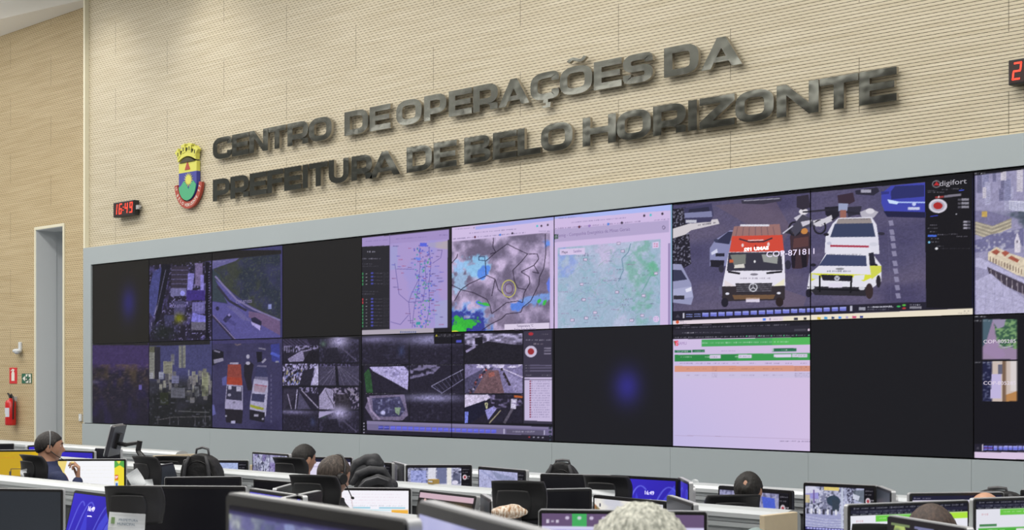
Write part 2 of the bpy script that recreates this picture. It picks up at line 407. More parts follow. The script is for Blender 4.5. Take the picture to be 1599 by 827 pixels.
# top row --------------------------------------------------------------
c = Cv(70, 90, (37, 35, 32), 1); c.T = wall_T(0, 1, 0); c.glow(201, 472, 11, 24, (46, 42, 108), .85)
panel(0, 0, c.out(), 'dark video wall display with a narrow blue glow, top row, far left')
c = Cv(110, 150, (34, 30, 46)); c.T = wall_T(1, 1, 0, 225, 390, 5.907)
c.rect(0, 0, 640, 140, (33, 31, 32)); full = np.ones((c.H, c.W)); f = c.fbm(14, 3)
m = c.area([(30, 140), (620, 100), (620, 830), (30, 830)]); c.tint(m, (f - .45) * 2.2, (70, 64, 110)); c.tint(m, (c.smooth(50, 60, 5) - .72) * 5, (150, 142, 200), .8)
c.poly([(90, 200), (180, 150), (210, 210), (120, 500), (90, 620), (40, 560), (45, 400)], (66, 68, 122)); c.line([(210, 150), (185, 300), (150, 420), (100, 600)], 9, (128, 124, 168))
c.poly([(170, 130), (250, 130), (220, 300), (150, 640), (100, 700)], (24, 23, 34)); c.line([(205, 180), (120, 560)], 5, (140, 136, 180), .7)
for i in range(5): c.rect(255, 150 + i * 42, 415, 182 + i * 42, (52, 46, 62)); c.rect(255, 182 + i * 42, 415, 188 + i * 42, (94, 88, 124))
c.poly([(410, 215), (468, 215), (450, 370), (402, 370)], (128, 122, 196)); c.rect(475, 120, 545, 330, (108, 96, 136)); c.rect(525, 230, 555, 380, (130, 122, 200))
c.rect(395, 372, 565, 465, (58, 44, 116)); c.rect(250, 355, 395, 425, (106, 102, 146)); c.ell(360, 400, 22, 24, (150, 148, 236))
c.rect(280, 470, 380, 600, (72, 68, 104)); c.rect(448, 480, 566, 590, (92, 86, 142))
for i in range(9): c.rect(455 + i * 12, 490, 459 + i * 12, 565, (130, 124, 182))
c.poly([(452, 580), (572, 610), (580, 690), (440, 660)], (116, 112, 196)); c.rect(440, 665, 575, 740, (96, 92, 112)); c.glow(325, 630, 45, 40, (120, 122, 20), .9)
c.rect(190, 600, 280, 660, (60, 58, 92)); c.glow(180, 760, 110, 80, (28, 34, 30), .8); c.rect(570, 110, 606, 820, (20, 18, 30))
for i in range(24): c.rect(598, 200 + i * 24, 606, 210 + i * 24, (120, 116, 160), .8)
c.detail(np.ones((c.H, c.W)), .18, 4)
panel(1, 0, c.out(), 'dim violet aerial view of rooftops and streets, top row of video wall')
c = Cv(120, 160, (62, 60, 104)); c.T = wall_T(2, 1, 0, 225, 390, 5.907)
f = c.fbm(8, 21, 5); m = c.area([(640, 170), (900, 70), (1260, 20), (1265, 640), (1130, 590), (960, 500), (830, 400), (740, 320), (680, 250)])
c.tint(m, .35 + f * .8, (42, 48, 62)); c.tint(m, (c.smooth(60, 80, 33) - .6) * 3, (72, 78, 74), .8); c.tint(m, (c.fbm(6, 44) - .5) * 3, (60, 64, 48), .7)
c.poly([(620, 90), (900, 60), (850, 100), (680, 160), (622, 180)], (96, 92, 140)); c.poly([(620, 170), (700, 230), (770, 460), (770, 490), (620, 470)], (52, 62, 72))
c.poly([(660, 270), (735, 330), (960, 560), (1260, 660), (1260, 830), (850, 830), (760, 700), (620, 590), (620, 475), (780, 500)], (84, 80, 140))
c.line([(660, 240), (740, 330), (860, 460), (1010, 545), (1260, 650)], 16, (120, 112, 156)); c.line([(680, 330), (790, 470), (950, 560)], 22, (48, 46, 64))
for i in range(12): c.line([(770 + i * 13, 520 + i * 11), (850 + i * 13, 525 + i * 12)], 4, (124, 118, 150), .7)
c.poly([(970, 565), (1110, 590), (1260, 660), (1260, 790), (1100, 700), (970, 620)], (104, 84, 120)); c.line([(622, 600), (700, 680), (830, 830)], 16, (48, 44, 66)); c.line([(640, 600), (850, 830)], 5, (150, 134, 170))
c.ell(682, 540, 16, 20, (40, 38, 64)); c.line([(745, 660), (800, 600)], 40, (48, 46, 80)); c.line([(770, 640), (850, 690)], 30, (62, 58, 110), .6); c.ell(790, 600, 12, 12, (140, 130, 190))
c.poly([(990, 630), (1030, 620), (1090, 660), (1080, 745), (1010, 700)], (40, 38, 62)); c.poly([(990, 660), (1080, 700), (1075, 745), (1000, 690)], (166, 156, 214))
c.rect(1150, 500, 1180, 545, (130, 136, 190)); c.rect(0, 0, 1300, 60, (33, 32, 34), 0)
c.poly([(600, 0), (1270, 0), (1270, 36), (600, 102)], (34, 32, 33)); c.poly([(600, 0), (619, 0), (619, 900), (600, 900)], (34, 32, 40))
c.words(640, 106, 750, 10, (150, 148, 180), .7, 3); c.detail(np.ones((c.H, c.W)), .09, 4)
panel(2, 0, c.out(), 'dim violet highway view with cars on a bend, top row of video wall')
panel(3, 0, black(20, 20, (34, 33, 33)).out(), 'blank black video wall display, top row, beside the list and map')
c = Cv(190, 170, (37, 35, 40)); c.T = wall_T(4, 1, 0, 430, 350, 4.593)
c.poly([(608, 100), (1250, 35), (1250, 110), (608, 172)], (160, 142, 196)); c.poly([(824, 140), (1240, 104), (1238, 750), (824, 755)], (168, 150, 204))
c.poly([(608, 160), (822, 150), (822, 752), (608, 760)], (38, 37, 44)); c.poly([(608, 760), (1140, 745), (1140, 790), (608, 798)], (172, 164, 178))
c.poly([(1100, 134), (1240, 118), (1240, 180), (1100, 160)], (176, 164, 178)); m = c.area([(826, 140), (1238, 104), (1238, 748), (826, 752)])
c.tint(m, (c.fbm(5, 71) - .5) * 3, (150, 148, 214), .5); c.poly([(1150, 560), (1238, 540), (1238, 740), (1150, 745)], (158, 166, 206), .6); c.poly([(826, 160), (880, 150), (880, 320), (826, 330)], (152, 158, 208), .6)
rr = random.Random(4)
for L in ([(1040, 160), (1042, 300), (1030, 450), (1000, 600), (985, 740)], [(1105, 160), (1120, 290), (1105, 430), (1110, 600), (1080, 745)], [(1075, 250), (1085, 420), (1060, 560)], [(860, 280), (880, 420), (890, 500), (960, 560), (975, 710)],
          [(1200, 190), (1190, 240), (1130, 280)], [(870, 320), (1000, 322)], [(1030, 400), (980, 500), (960, 560)], [(960, 560), (1060, 550), (1140, 540)], [(830, 700), (900, 720), (960, 650)]): c.line(L, 4, (92, 84, 150), .8)
for i in range(150):
    t = rr.random(); x = rr.gauss(1040 if rr.random() < .5 else 1105, 16) + (0 if t < .6 else -20); y = rr.uniform(150, 740)
    c.rect(x - 5, y - 5, x + 6, y + 5, rr.choice([(80, 110, 210), (90, 90, 190), (70, 150, 170), (80, 160, 110), (110, 100, 180)]), .85)
for i in range(70):
    x, y = rr.uniform(835, 1200), rr.uniform(150, 740); c.rect(x, y, x + rr.uniform(15, 45), y + 5, rr.choice([(96, 86, 140), (120, 84, 130), (100, 100, 190), (160, 90, 130)]), .8)
c.rect(1042, 132, 1090, 158, (88, 100, 216)); c.poly([(1010, 235), (1050, 240), (1040, 262), (1010, 250)], (110, 130, 225)); c.rect(1016, 700, 1045, 722, (60, 150, 160))
for i, y in enumerate([355, 380, 405, 430, 540, 562, 588, 612, 636, 660, 684, 708, 732]):
    g = (168, 60, 66) if i in (4, 5) else (58, 128, 84); c.rect(614, y - 8, 634, y + 8, g); c.rect(650, y - 2, 662, y + 2, (150, 150, 160)); c.ell(697, y - 5, 10, 7, (70, 74, 160)); c.words(714, y - 4, 772, 4, (150, 146, 170), .8, i); c.words(778, y - 8, 818, 3, (120, 118, 140), .8, i + 50); c.words(778, y + 2, 816, 3, (120, 118, 140), .7, i + 90)
c.words(662, 196, 720, 11, (200, 196, 220), .9, 6); c.words(616, 246, 760, 9, (180, 176, 200), .8, 7); c.words(616, 284, 700, 5, (170, 168, 190), .7, 8); c.words(616, 300, 740, 4, (150, 148, 170), .7, 9); c.words(616, 482, 740, 4, (150, 148, 170), .7, 10); c.words(616, 500, 716, 5, (150, 148, 170), .7, 11)
c.words(650, 122, 810, 7, (110, 96, 150), .7, 12, dy=-12); c.words(870, 104, 1090, 6, (110, 96, 150), .8, 13, dy=-16); c.words(1180, 76, 1240, 8, (100, 90, 140), .8, 14)
c.line([(824, 60), (824, 755)], 4, (120, 106, 160), .7); c.poly([(1241, 110), (1252, 110), (1252, 745), (1241, 745)], (44, 42, 50)); c.poly([(1140, 745), (1255, 742), (1255, 830), (1140, 830)], (30, 29, 35))
for i in range(8): c.rect(898 + i * 15, 768, 908 + i * 15, 780, (100, 110, 150))
panel(4, 0, c.out(), 'display with dark incident list beside pale lilac street map, top row')
# radar
c = Cv(200, 180, (138, 126, 156)); c.T = wall_T(5, 1, 0, 690, 320, 3.938)
f = c.fbm(8, 101, 5, 1); full = np.ones((c.H, c.W)); c.tint(full, (f - .46) * 3, (196, 178, 214)); c.tint(full, (.47 - f) * 4, (108, 98, 124))
X, Y = np.meshgrid(np.linspace(0, 1, c.W), np.linspace(0, 1, c.H))
def blob(cx, cy, rx, ry): return np.exp(-(((X - cx) / rx) ** 2 + ((Y - cy) / ry) ** 2))
f2 = c.fbm(9, 131, 4)
f3 = c.fbm(22, 171, 4)
def bl(cx, cy, rx, ry, thr, k, col, a=1.0, rot=0.0): 
    U = (X - cx) * math.cos(rot) + (Y - cy) * math.sin(rot); V = -(X - cx) * math.sin(rot) + (Y - cy) * math.cos(rot)
    c.tint(full, (np.exp(-((U / rx) ** 2 + (V / ry) ** 2)) * (.45 + .35 * f2 + .75 * f3) - thr) * k, col, a)
bl(.26, .38, .20, .15, .52, 4, (140, 196, 236), .9, .6); bl(.33, .45, .07, .10, .62, 6, (84, 132, 226), .9, .7); bl(.07, .5, .16, .2, .66, 4, (160, 196, 232), .8); bl(.05, .38, .1, .1, .62, 4, (150, 190, 236), .8)
bl(.95, .22, .08, .10, .62, 5, (104, 140, 224)); bl(.86, .74, .30, .08, .62, 5, (120, 156, 224), .9, -.1); bl(.66, .78, .1, .07, .66, 6, (90, 130, 220)); bl(.97, .6, .05, .1, .62, 5, (100, 120, 220))
bl(.10, .98, .42, .30, .50, 4, (128, 170, 232)); bl(.10, .98, .36, .24, .52, 6, (56, 64, 150)); bl(.06, 1.0, .28, .2, .72, 6, (40, 46, 116)); bl(.12, .92, .26, .12, .78, 9, (56, 176, 62)); bl(.03, .98, .16, .1, .78, 9, (60, 190, 60)); bl(.02, 1.02, .08, .05, .8, 9, (206, 210, 60))
bl(.30, .74, .09, .03, .66, 9, (80, 120, 220), 1, .3); bl(.33, .745, .09, .022, .70, 10, (64, 180, 74), 1, .25); bl(.86, .75, .03, .05, .68, 10, (64, 180, 74), 1, .5); bl(.92, .76, .03, .06, .68, 10, (64, 180, 74), 1, .5)
c.tint(full, (blob(.5, .93, .2, .1) + c.fbm(9, 151) - 1.1) * 3, (120, 108, 134), .8); c.detail(full, .07, 3)
B = (42, 34, 52)
for L in ([(320, 190), (318, 260), (335, 290), (290, 330), (270, 345), (275, 430), (330, 455), (310, 560)], [(50, 485), (120, 520), (170, 485), (275, 435)], [(120, 520), (80, 590)], [(120, 520), (200, 540), (280, 580), (300, 620), (310, 668)],
          [(310, 668), (350, 640), (400, 600), (470, 590), (500, 600)], [(335, 290), (405, 238), (450, 262), (530, 300), (590, 300), (600, 330), (570, 370), (600, 420), (560, 410)], [(640, 175), (643, 300), (630, 390), (605, 440), (600, 490), (550, 590), (500, 630), (490, 660), (400, 670), (370, 700), (300, 735), (250, 770)],
          [(530, 300), (490, 350), (440, 400)], [(60, 360), (95, 320), (100, 300)], [(335, 290), (300, 300)], [(570, 370), (520, 395), (490, 410), (540, 440), (545, 480), (510, 540), (500, 600)], [(440, 400), (450, 470), (470, 510), (520, 520)], [(330, 455), (350, 520), (420, 580)]):
    c.line(L, 5, B, .9)
for r_, w_, cc in ((42, 5, (212, 206, 84)), (24, 5, (96, 66, 92))):
    c.line([(415 + r_ * math.cos(t * PI / 16), 514 + r_ * 1.25 * math.sin(t * PI / 16)) for t in range(33)], w_, cc, .9)
c.line([(230, 315), (268, 318), (268, 342), (230, 338), (230, 315)], 4, (20, 20, 60), .9)
c.poly([(50, 130), (690, 60), (690, 165), (50, 225)], (206, 188, 226)); c.poly([(210, 130), (690, 70), (690, 92), (210, 150)], (166, 170, 232)); c.poly([(50, 120), (690, 50), (690, 70), (50, 138)], (150, 156, 220))
c.words(85, 148, 205, 6, (90, 80, 120), .8, 31, dy=-10); c.words(170, 172, 460, 6, (90, 80, 120), .8, 32, dy=-26); c.words(70, 208, 520, 7, (84, 74, 112), .8, 33, dy=-40); c.words(600, 160, 668, 6, (90, 80, 120), .8, 34)
for x, y, q in ((207, 196, (90, 40, 60)), (362, 182, (80, 130, 220)), (437, 173, (60, 50, 70)), (590, 128, (80, 190, 200)), (655, 121, (70, 60, 80)), (616, 127, (60, 50, 70))): c.ell(x, y, 6, 7, q)
c.poly([(388, 735), (665, 724), (665, 772), (388, 768)], (216, 204, 228)); c.poly([(668, 150), (690, 150), (690, 780), (668, 780)], (200, 182, 222))
panel(5, 0, c.out(), 'weather radar map in purple, blue and green, top row of video wall')
c = Cv(210, 190, (206, 186, 226)); c.T = wall_T(6, 1, 0, 690, 320, 3.938)
c.poly([(685, 60), (1425, -20), (1425, 30), (685, 85)], (168, 176, 236)); c.poly([(865, 50), (1425, -10), (1425, 28), (870, 75)], (170, 182, 240)); c.poly([(685, 150), (1400, 92), (1400, 165), (685, 230)], (178, 164, 204))
c.poly([(715, 262), (1350, 208), (1345, 745), (715, 762)], (160, 180, 204)); m = c.area([(715, 262), (1350, 208), (1345, 745), (715, 762)])
f3 = c.fbm(26, 211, 4); f2 = c.fbm(12, 251, 4); X, Y = np.meshgrid(np.linspace(0, 1, c.W), np.linspace(0, 1, c.H))
c.tint(m, (f3 - .45) * 1.6, (140, 180, 196), .7); c.tint(m, (c.fbm(7, 231, 4) - .55) * 3, (184, 190, 218), .8)
c.tint(m, (blob(.74, .55, .15, .55) * (.3 + .5 * f2 + .6 * f3) - .42) * 3, (112, 170, 152), .7); c.tint(m, (blob(.84, .52, .07, .12) * (.3 + .5 * f2 + .6 * f3) - .5) * 4, (96, 176, 136), .7)
c.tint(m, (blob(.12, .42, .14, .25) * (.3 + .5 * f2 + .6 * f3) - .5) * 3, (136, 156, 222), .7); c.tint(m, (blob(.45, .35, .2, .2) * (.3 + .5 * f2 + .6 * f3) - .55) * 3, (200, 184, 220), .7); c.detail(m, .05, 3)
rr = random.Random(9)
for i in range(46):
    x, y = rr.uniform(740, 1300), rr.uniform(290, 720); L = [(x, y)]
    for k in range(5): x += rr.uniform(-30, 60); y += rr.uniform(-40, 40); L.append((min(1340, max(720, x)), min(735, max(270, y))))
    c.line(L, 2, rr.choice([(130, 140, 180), (110, 156, 156), (186, 160, 196), (120, 166, 150)]), .6)
c.line([(1165, 235), (1150, 290), (1110, 330), (1120, 400), (1090, 470)], 5, (90, 130, 150), .8); c.line([(1290, 430), (1260, 490), (1230, 540)], 4, (90, 150, 140), .8)
for i in range(34):
    x, y = rr.uniform(725, 1290), rr.uniform(280, 730); n_ = rr.uniform(20, 60); c.words(x, y, x + n_, 6, rr.choice([(80, 70, 110), (96, 90, 130), (150, 90, 140)]), .8, i)
for x, y in ((885, 335), (862, 487), (875, 582), (945, 662), (890, 696), (805, 708), (1090, 235), (1115, 283), (1320, 420), (1245, 558), (1170, 710), (1080, 536), (1235, 680)): c.rect(x - 11, y - 8, x + 11, y + 8, (206, 196, 224)); c.line([(x - 11, y - 8), (x + 11, y - 8), (x + 11, y + 8), (x - 11, y + 8), (x - 11, y - 8)], 2, (110, 96, 130))
c.poly([(728, 270), (882, 262), (882, 302), (728, 308)], (212, 196, 230)); c.poly([(1300, 228), (1338, 224), (1338, 262), (1300, 266)], (216, 196, 230)); c.ell(1322, 702, 19, 20, (216, 196, 230))
for dx_, dy_ in ((-9, -9), (5, -9), (-9, 5), (5, 5)): c.rect(1319 + dx_ - 2, 245 + dy_, 1319 + dx_ + 6, 245 + dy_ + 5, (180, 90, 120)); c.rect(1322 + dx_, 702 + dy_, 1322 + dx_ + 4, 702 + dy_ + 4, (130, 100, 190))
c.poly([(690, 180), (718, 178), (718, 206), (690, 210)], (62, 86, 78))
for k in range(3): c.rect(697, 188 + k * 6, 710, 190 + k * 6, (200, 210, 210))
c.words(720, 80, 835, 6, (90, 80, 120), .8, 41, dy=-9); c.words(800, 106, 1140, 6, (96, 84, 130), .8, 42, dy=-30); c.words(700, 144, 1220, 7, (84, 74, 112), .8, 43, dy=-45); c.words(1310, 92, 1400, 6, (90, 80, 120), .8, 44, dy=-8)
for x, y, q in ((848, 133, (90, 40, 60)), (1026, 116, (80, 130, 220)), (1110, 108, (60, 50, 70)), (1288, 60, (80, 190, 200)), (1360, 52, (50, 44, 60)), (1248, 64, (60, 50, 70)), (910, 127, (150, 120, 190))): c.ell(x, y, 7, 8, q)
c.line([(1368 + 9 * math.cos(t * PI / 8), 137 + 10 * math.sin(t * PI / 8)) for t in range(17)], 2.5, (70, 60, 90)); c.poly([(1396, 235), (1408, 234), (1408, 738), (1396, 740)], (150, 134, 180)); c.poly([(685, 765), (1425, 738), (1425, 830), (685, 830)], (32, 32, 38)); c.poly([(1412, -20), (1430, -20), (1430, 800), (1412, 800)], (130, 170, 200))
panel(6, 0, c.out(), 'energy company page with pale green state map, top row of video wall')
# traffic camera spanning two cubes
c = Cv(480, 250, (22, 21, 27)); c.T = wall_T(7, 2, 0, 1040, 280, 3.263)
ROAD = (80, 76, 108)
vid = [(36, 130), (1322, 12), (1328, 628), (38, 678)]; c.poly(vid, ROAD); m = c.area(vid)
c.tint(m, (c.fbm(4, 301, 3) - .45) * 2, (98, 90, 116), .8); c.tint(m, (c.fbm(5, 321, 3) - .55) * 2, (66, 62, 96), .8); c.detail(m, .10, 5)
c.poly([(250, 130), (560, 105), (640, 250), (600, 330), (420, 230)], (104, 88, 104), .5); c.poly([(600, 560), (720, 600), (700, 660), (600, 650)], (112, 96, 112), .5)
D1, D2 = (34, 32, 44), (48, 46, 62)
c.poly([(36, 150), (110, 140), (130, 430), (60, 470), (36, 460)], D1); c.tint(c.area([(36, 150), (110, 140), (130, 430), (36, 470)]), (c.smooth(200, 90, 8) - .55) * 4, (120, 118, 140))
c.poly([(36, 250), (150, 215), (265, 200), (275, 225), (130, 258), (100, 280), (36, 300)], (206, 200, 206)); c.words(165, 232, 258, 10, (60, 56, 70), .9, 2, dy=-14)
c.poly([(92, 145), (235, 120), (245, 180), (230, 215), (100, 225)], (62, 60, 92)); c.poly([(95, 170), (235, 160), (238, 190), (98, 195)], (126, 128, 166)); c.rect(102, 205, 158, 220, (190, 190, 205)); c.poly([(120, 150), (220, 138), (225, 160), (115, 168)], (44, 44, 66))
c.poly([(385, 105), (590, 88), (590, 108), (500, 125), (390, 122)], (58, 54, 70)); c.line([(400, 107), (585, 95)], 5, (150, 148, 166))
c.poly([(36, 430), (80, 432), (130, 530), (142, 600), (130, 640), (36, 628)], (148, 150, 186)); c.poly([(36, 460), (80, 462), (110, 510), (36, 520)], (54, 56, 82)); c.poly([(36, 560), (130, 545), (138, 600), (36, 612)], (168, 170, 204)); c.rect(40, 592, 95, 612, (50, 48, 60)); c.poly([(100, 560), (132, 548), (132, 568), (105, 576)], (222, 222, 240))
c.poly([(225, 350), (255, 305), (330, 258), (350, 260), (340, 440), (225, 440)], (134, 136, 176)); c.poly([(250, 320), (320, 265), (345, 265), (325, 330)], (50, 52, 80)); c.poly([(228, 410), (300, 412), (296, 450), (230, 445)], D1); c.ell(258, 310, 12, 8, (60, 62, 90)); c.poly([(232, 372), (262, 352), (266, 372), (235, 385)], (210, 212, 236)); c.rect(255, 376, 300, 392, (40, 40, 54))
# van
c.poly([(285, 600), (320, 640), (320, 560)], D1); c.poly([(350, 238), (582, 226), (595, 310), (330, 312)], (152, 112, 110)); 
for k in range(7): c.line([(368 + 30 * k, 240), (356 + 34 * k, 300)], 4, (112, 84, 92), .8)
c.rect(380, 228, 530, 238, (216, 214, 226)); c.poly([(340, 288), (596, 282), (605, 366), (325, 370)], (206, 74, 58)); c.line([(375, 302), (430, 318), (500, 316), (545, 298)], 8, (70, 46, 56)); c.line([(420, 310), (500, 308)], 5, (230, 190, 190)); c.ell(393, 335, 6, 9, (230, 205, 205)); c.ell(525, 330, 6, 11, (230, 205, 205)); c.ell(459, 340, 4, 7, (120, 40, 50))
c.poly([(322, 370), (606, 366), (612, 545), (288, 550)], (226, 222, 236)); c.poly([(322, 372), (592, 370), (598, 464), (312, 466)], (56, 54, 68)); c.poly([(330, 385), (410, 380), (408, 430), (350, 440)], (120, 122, 118)); c.poly([(490, 382), (575, 382), (570, 430), (500, 420)], (150, 152, 150)); c.poly([(352, 436), (400, 430), (405, 450), (350, 452)], (214, 210, 204)); c.rect(325, 408, 345, 424, (190, 96, 60)); c.ell(455, 418, 5, 7, (222, 222, 226))
c.line([(318, 470), (380, 480)], 10, (26, 25, 32)); c.line([(515, 478), (595, 470)], 10, (26, 25, 32)); c.ell(452, 484, 20, 6, (130, 126, 140)); c.words(380, 504, 530, 8, (120, 112, 130), .9, 77)
c.poly([(288, 545), (610, 542), (608, 615), (290, 622)], (52, 46, 52)); c.poly([(355, 530), (545, 528), (535, 575), (370, 578)], (44, 42, 50)); 
for k in range(4): c.line([(362, 540 + k * 10), (542, 538 + k * 10)], 3, (120, 116, 128))
c.line([(447 + 20 * math.cos(t * PI / 8), 551 + 20 * math.sin(t * PI / 8)) for t in range(17)], 5, (206, 206, 216)); c.line([(447, 532), (447, 551), (432, 562)], 4, (206, 206, 216)); c.line([(447, 551), (463, 562)], 4, (206, 206, 216))
c.poly([(300, 512), (355, 545), (300, 545)], (224, 214, 220)); c.poly([(608, 505), (550, 545), (605, 540)], (232, 226, 200)); c.ell(315, 583, 10, 6, (220, 220, 236)); c.ell(578, 580, 10, 6, (220, 220, 236)); c.rect(410, 604, 480, 626, (214, 206, 226)); c.poly([(340, 590), (560, 588), (550, 610), (350, 612)], (150, 110, 70), .6)
c.ell(302, 628, 18, 24, D1); c.ell(582, 625, 20, 24, (44, 34, 36)); c.rect(272, 545, 285, 585, (100, 98, 126)); c.ell(285, 455, 14, 20, D2); c.ell(625, 435, 16, 24, D2)
# two officers, motorbikes
c.poly([(635, 290), (650, 255), (690, 240), (735, 270), (740, 330), (725, 440), (690, 455), (650, 455), (640, 380)], (62, 46, 54)); c.ell(662, 262, 20, 14, (190, 130, 72)); c.ell(708, 262, 18, 16, (196, 132, 70)); c.poly([(655, 300), (730, 290), (730, 340), (650, 350)], (90, 60, 62)); c.poly([(640, 380), (665, 380), (660, 452), (645, 450)], (34, 28, 40)); c.poly([(690, 370), (720, 370), (722, 446), (698, 450)], (30, 26, 36))
for q, cc in (([(600, 270), (680, 210), (740, 195), (745, 240), (690, 250), (640, 280)], (52, 50, 62)), ([(655, 195), (700, 170), (745, 205), (735, 240), (690, 235)], (196, 192, 206)), ([(745, 210), (850, 190), (850, 210), (790, 240), (750, 235)], (206, 202, 210)), ([(810, 140), (880, 135), (885, 185), (850, 210), (815, 180)], D1), ([(920, 140), (1000, 135), (990, 175), (930, 190)], D2), ([(990, 165), (1040, 145), (1085, 165), (1060, 195), (1000, 195)], (180, 176, 190))): c.poly(q, cc)
for x, y in ((785, 242), (660, 250)): c.line([(x + 30 * math.cos(t * PI / 8), y + 34 * math.sin(t * PI / 8)) for t in range(17)], 9, (34, 32, 42)); c.line([(x + 16 * math.cos(t * PI / 8), y + 18 * math.sin(t * PI / 8)) for t in range(17)], 3, (104, 100, 120))
c.poly([(640, 245), (700, 175), (745, 200), (760, 235), (700, 250), (660, 290)], (70, 68, 84)); c.poly([(690, 215), (745, 205), (735, 225), (700, 240)], (200, 196, 210)); c.poly([(750, 225), (845, 180), (850, 200), (770, 240)], (206, 202, 212)); c.line([(598, 275), (650, 235)], 7, (190, 188, 204)); c.ell(705, 163, 24, 15, (222, 218, 226)); c.line([(700, 165), (880, 150)], 9, (46, 44, 56)); c.ell(1042, 160, 22, 14, (214, 210, 220)); c.line([(830, 150), (990, 175)], 10, (40, 38, 50)); c.poly([(670, 85), (730, 75), (740, 140), (700, 155), (670, 140)], (50, 44, 58))
c.poly([(875, 80), (955, 65), (965, 110), (935, 125), (880, 120)], (58, 44, 58)); c.poly([(880, 120), (930, 122), (925, 160), (880, 160)], (150, 158, 190)); c.rect(888, 155, 920, 195, (150, 100, 90))
c.poly([(965, 55), (1080, 38), (1090, 60), (1060, 80), (970, 75)], (44, 42, 58)); c.rect(995, 50, 1048, 66, (160, 158, 176))
# pickup behind, patrol car in front
c.poly([(880, 195), (1050, 190), (1075, 230), (1085, 300), (1090, 380), (810, 375), (815, 290), (850, 225)], (220, 218, 232)); c.poly([(880, 200), (1045, 196), (1055, 228), (865, 232)], (150, 140, 140)); c.poly([(862, 225), (1055, 222), (1070, 292), (838, 294)], (58, 66, 96)); c.words(890, 202, 1040, 6, (80, 80, 90), .8, 4); c.ell(818, 280, 14, 8, D1); c.ell(1100, 276, 18, 8, D2); c.ell(833, 325, 12, 8, (190, 190, 210)); c.ell(1060, 330, 22, 10, (206, 206, 220))
c.poly([(850, 345), (1040, 348), (1070, 400), (1100, 440), (1100, 520), (1045, 560), (1020, 590), (760, 585), (722, 560), (735, 480), (780, 440), (820, 370)], (224, 222, 234)); c.line([(838, 338), (1036, 342)], 10, (166, 52, 74)); c.poly([(820, 382), (1022, 388), (1025, 442), (780, 440)], (62, 70, 104)); c.poly([(1035, 375), (1060, 372), (1070, 430), (1040, 440)], (40, 40, 54)); c.ell(1062, 438, 20, 10, D1); c.ell(752, 436, 14, 8, D1)
c.words(835, 382, 995, 7, (110, 110, 120), .8, 5); c.ell(888, 456, 22, 6, (140, 140, 150)); c.words(822, 468, 945, 9, (90, 90, 104), .9, 6)
c.poly([(740, 478), (1050, 486), (1052, 500), (1010, 520), (960, 500), (780, 500), (740, 520)], (214, 216, 62)); c.poly([(1040, 440), (1100, 440), (1100, 470), (1050, 510)], (206, 210, 84)); c.poly([(790, 485), (950, 490), (940, 520), (800, 515)], (36, 34, 44)); c.poly([(745, 482), (785, 490), (780, 510), (745, 505)], (206, 210, 220)); c.poly([(960, 490), (1015, 486), (1010, 512), (960, 516)], (222, 224, 232)); c.ell(873, 504, 14, 13, (190, 190, 204)); c.line([(866, 498), (873, 510), (880, 498)], 3, (60, 60, 70))
c.poly([(722, 545), (1030, 550), (1020, 595), (760, 590)], (44, 42, 50)); c.line([(785, 490), (785, 575)], 10, (22, 22, 28)); c.line([(948, 490), (942, 580)], 10, (22, 22, 28)); c.line([(770, 560), (990, 566)], 8, (22, 22, 28)); c.rect(830, 530, 900, 552, (220, 214, 232)); c.ell(745, 552, 14, 9, (206, 206, 216)); c.ell(1000, 556, 16, 9, (206, 206, 216)); c.ell(1038, 570, 20, 40, (56, 44, 46)); c.ell(730, 580, 14, 22, D1); c.ell(1085, 520, 12, 32, (40, 36, 44))
# blue car, lane dashes
c.poly([(1100, 70), (1150, 30), (1322, 14), (1324, 190), (1200, 180), (1120, 170), (1100, 120)], (64, 70, 172)); c.poly([(1148, 60), (1170, 32), (1320, 26), (1320, 86), (1150, 100)], (44, 48, 104)); c.line([(1145, 115), (1322, 116)], 7, (170, 190, 240)); c.ell(1267, 124, 10, 10, (190, 200, 240)); c.rect(1235, 140, 1296, 154, (196, 200, 230)); c.poly([(1110, 160), (1322, 165), (1322, 195), (1130, 190)], (34, 34, 66)); c.poly([(1130, 100), (1190, 112), (1180, 126), (1140, 120)], (200, 220, 250)); c.poly([(1098, 60), (1140, 60), (1140, 72), (1100, 76)], (50, 54, 130))
for k, y in enumerate((222, 268, 300, 338, 378, 428, 468, 510, 552, 594)): c.poly([(1135 + k * 4, y - 13), (1158 + k * 4, y - 14), (1164 + k * 4, y + 12), (1142 + k * 4, y + 14)], (150, 146, 176), .8)
c.line([(1130, 200), (1150, 610)], 2, (104, 100, 130), .7)
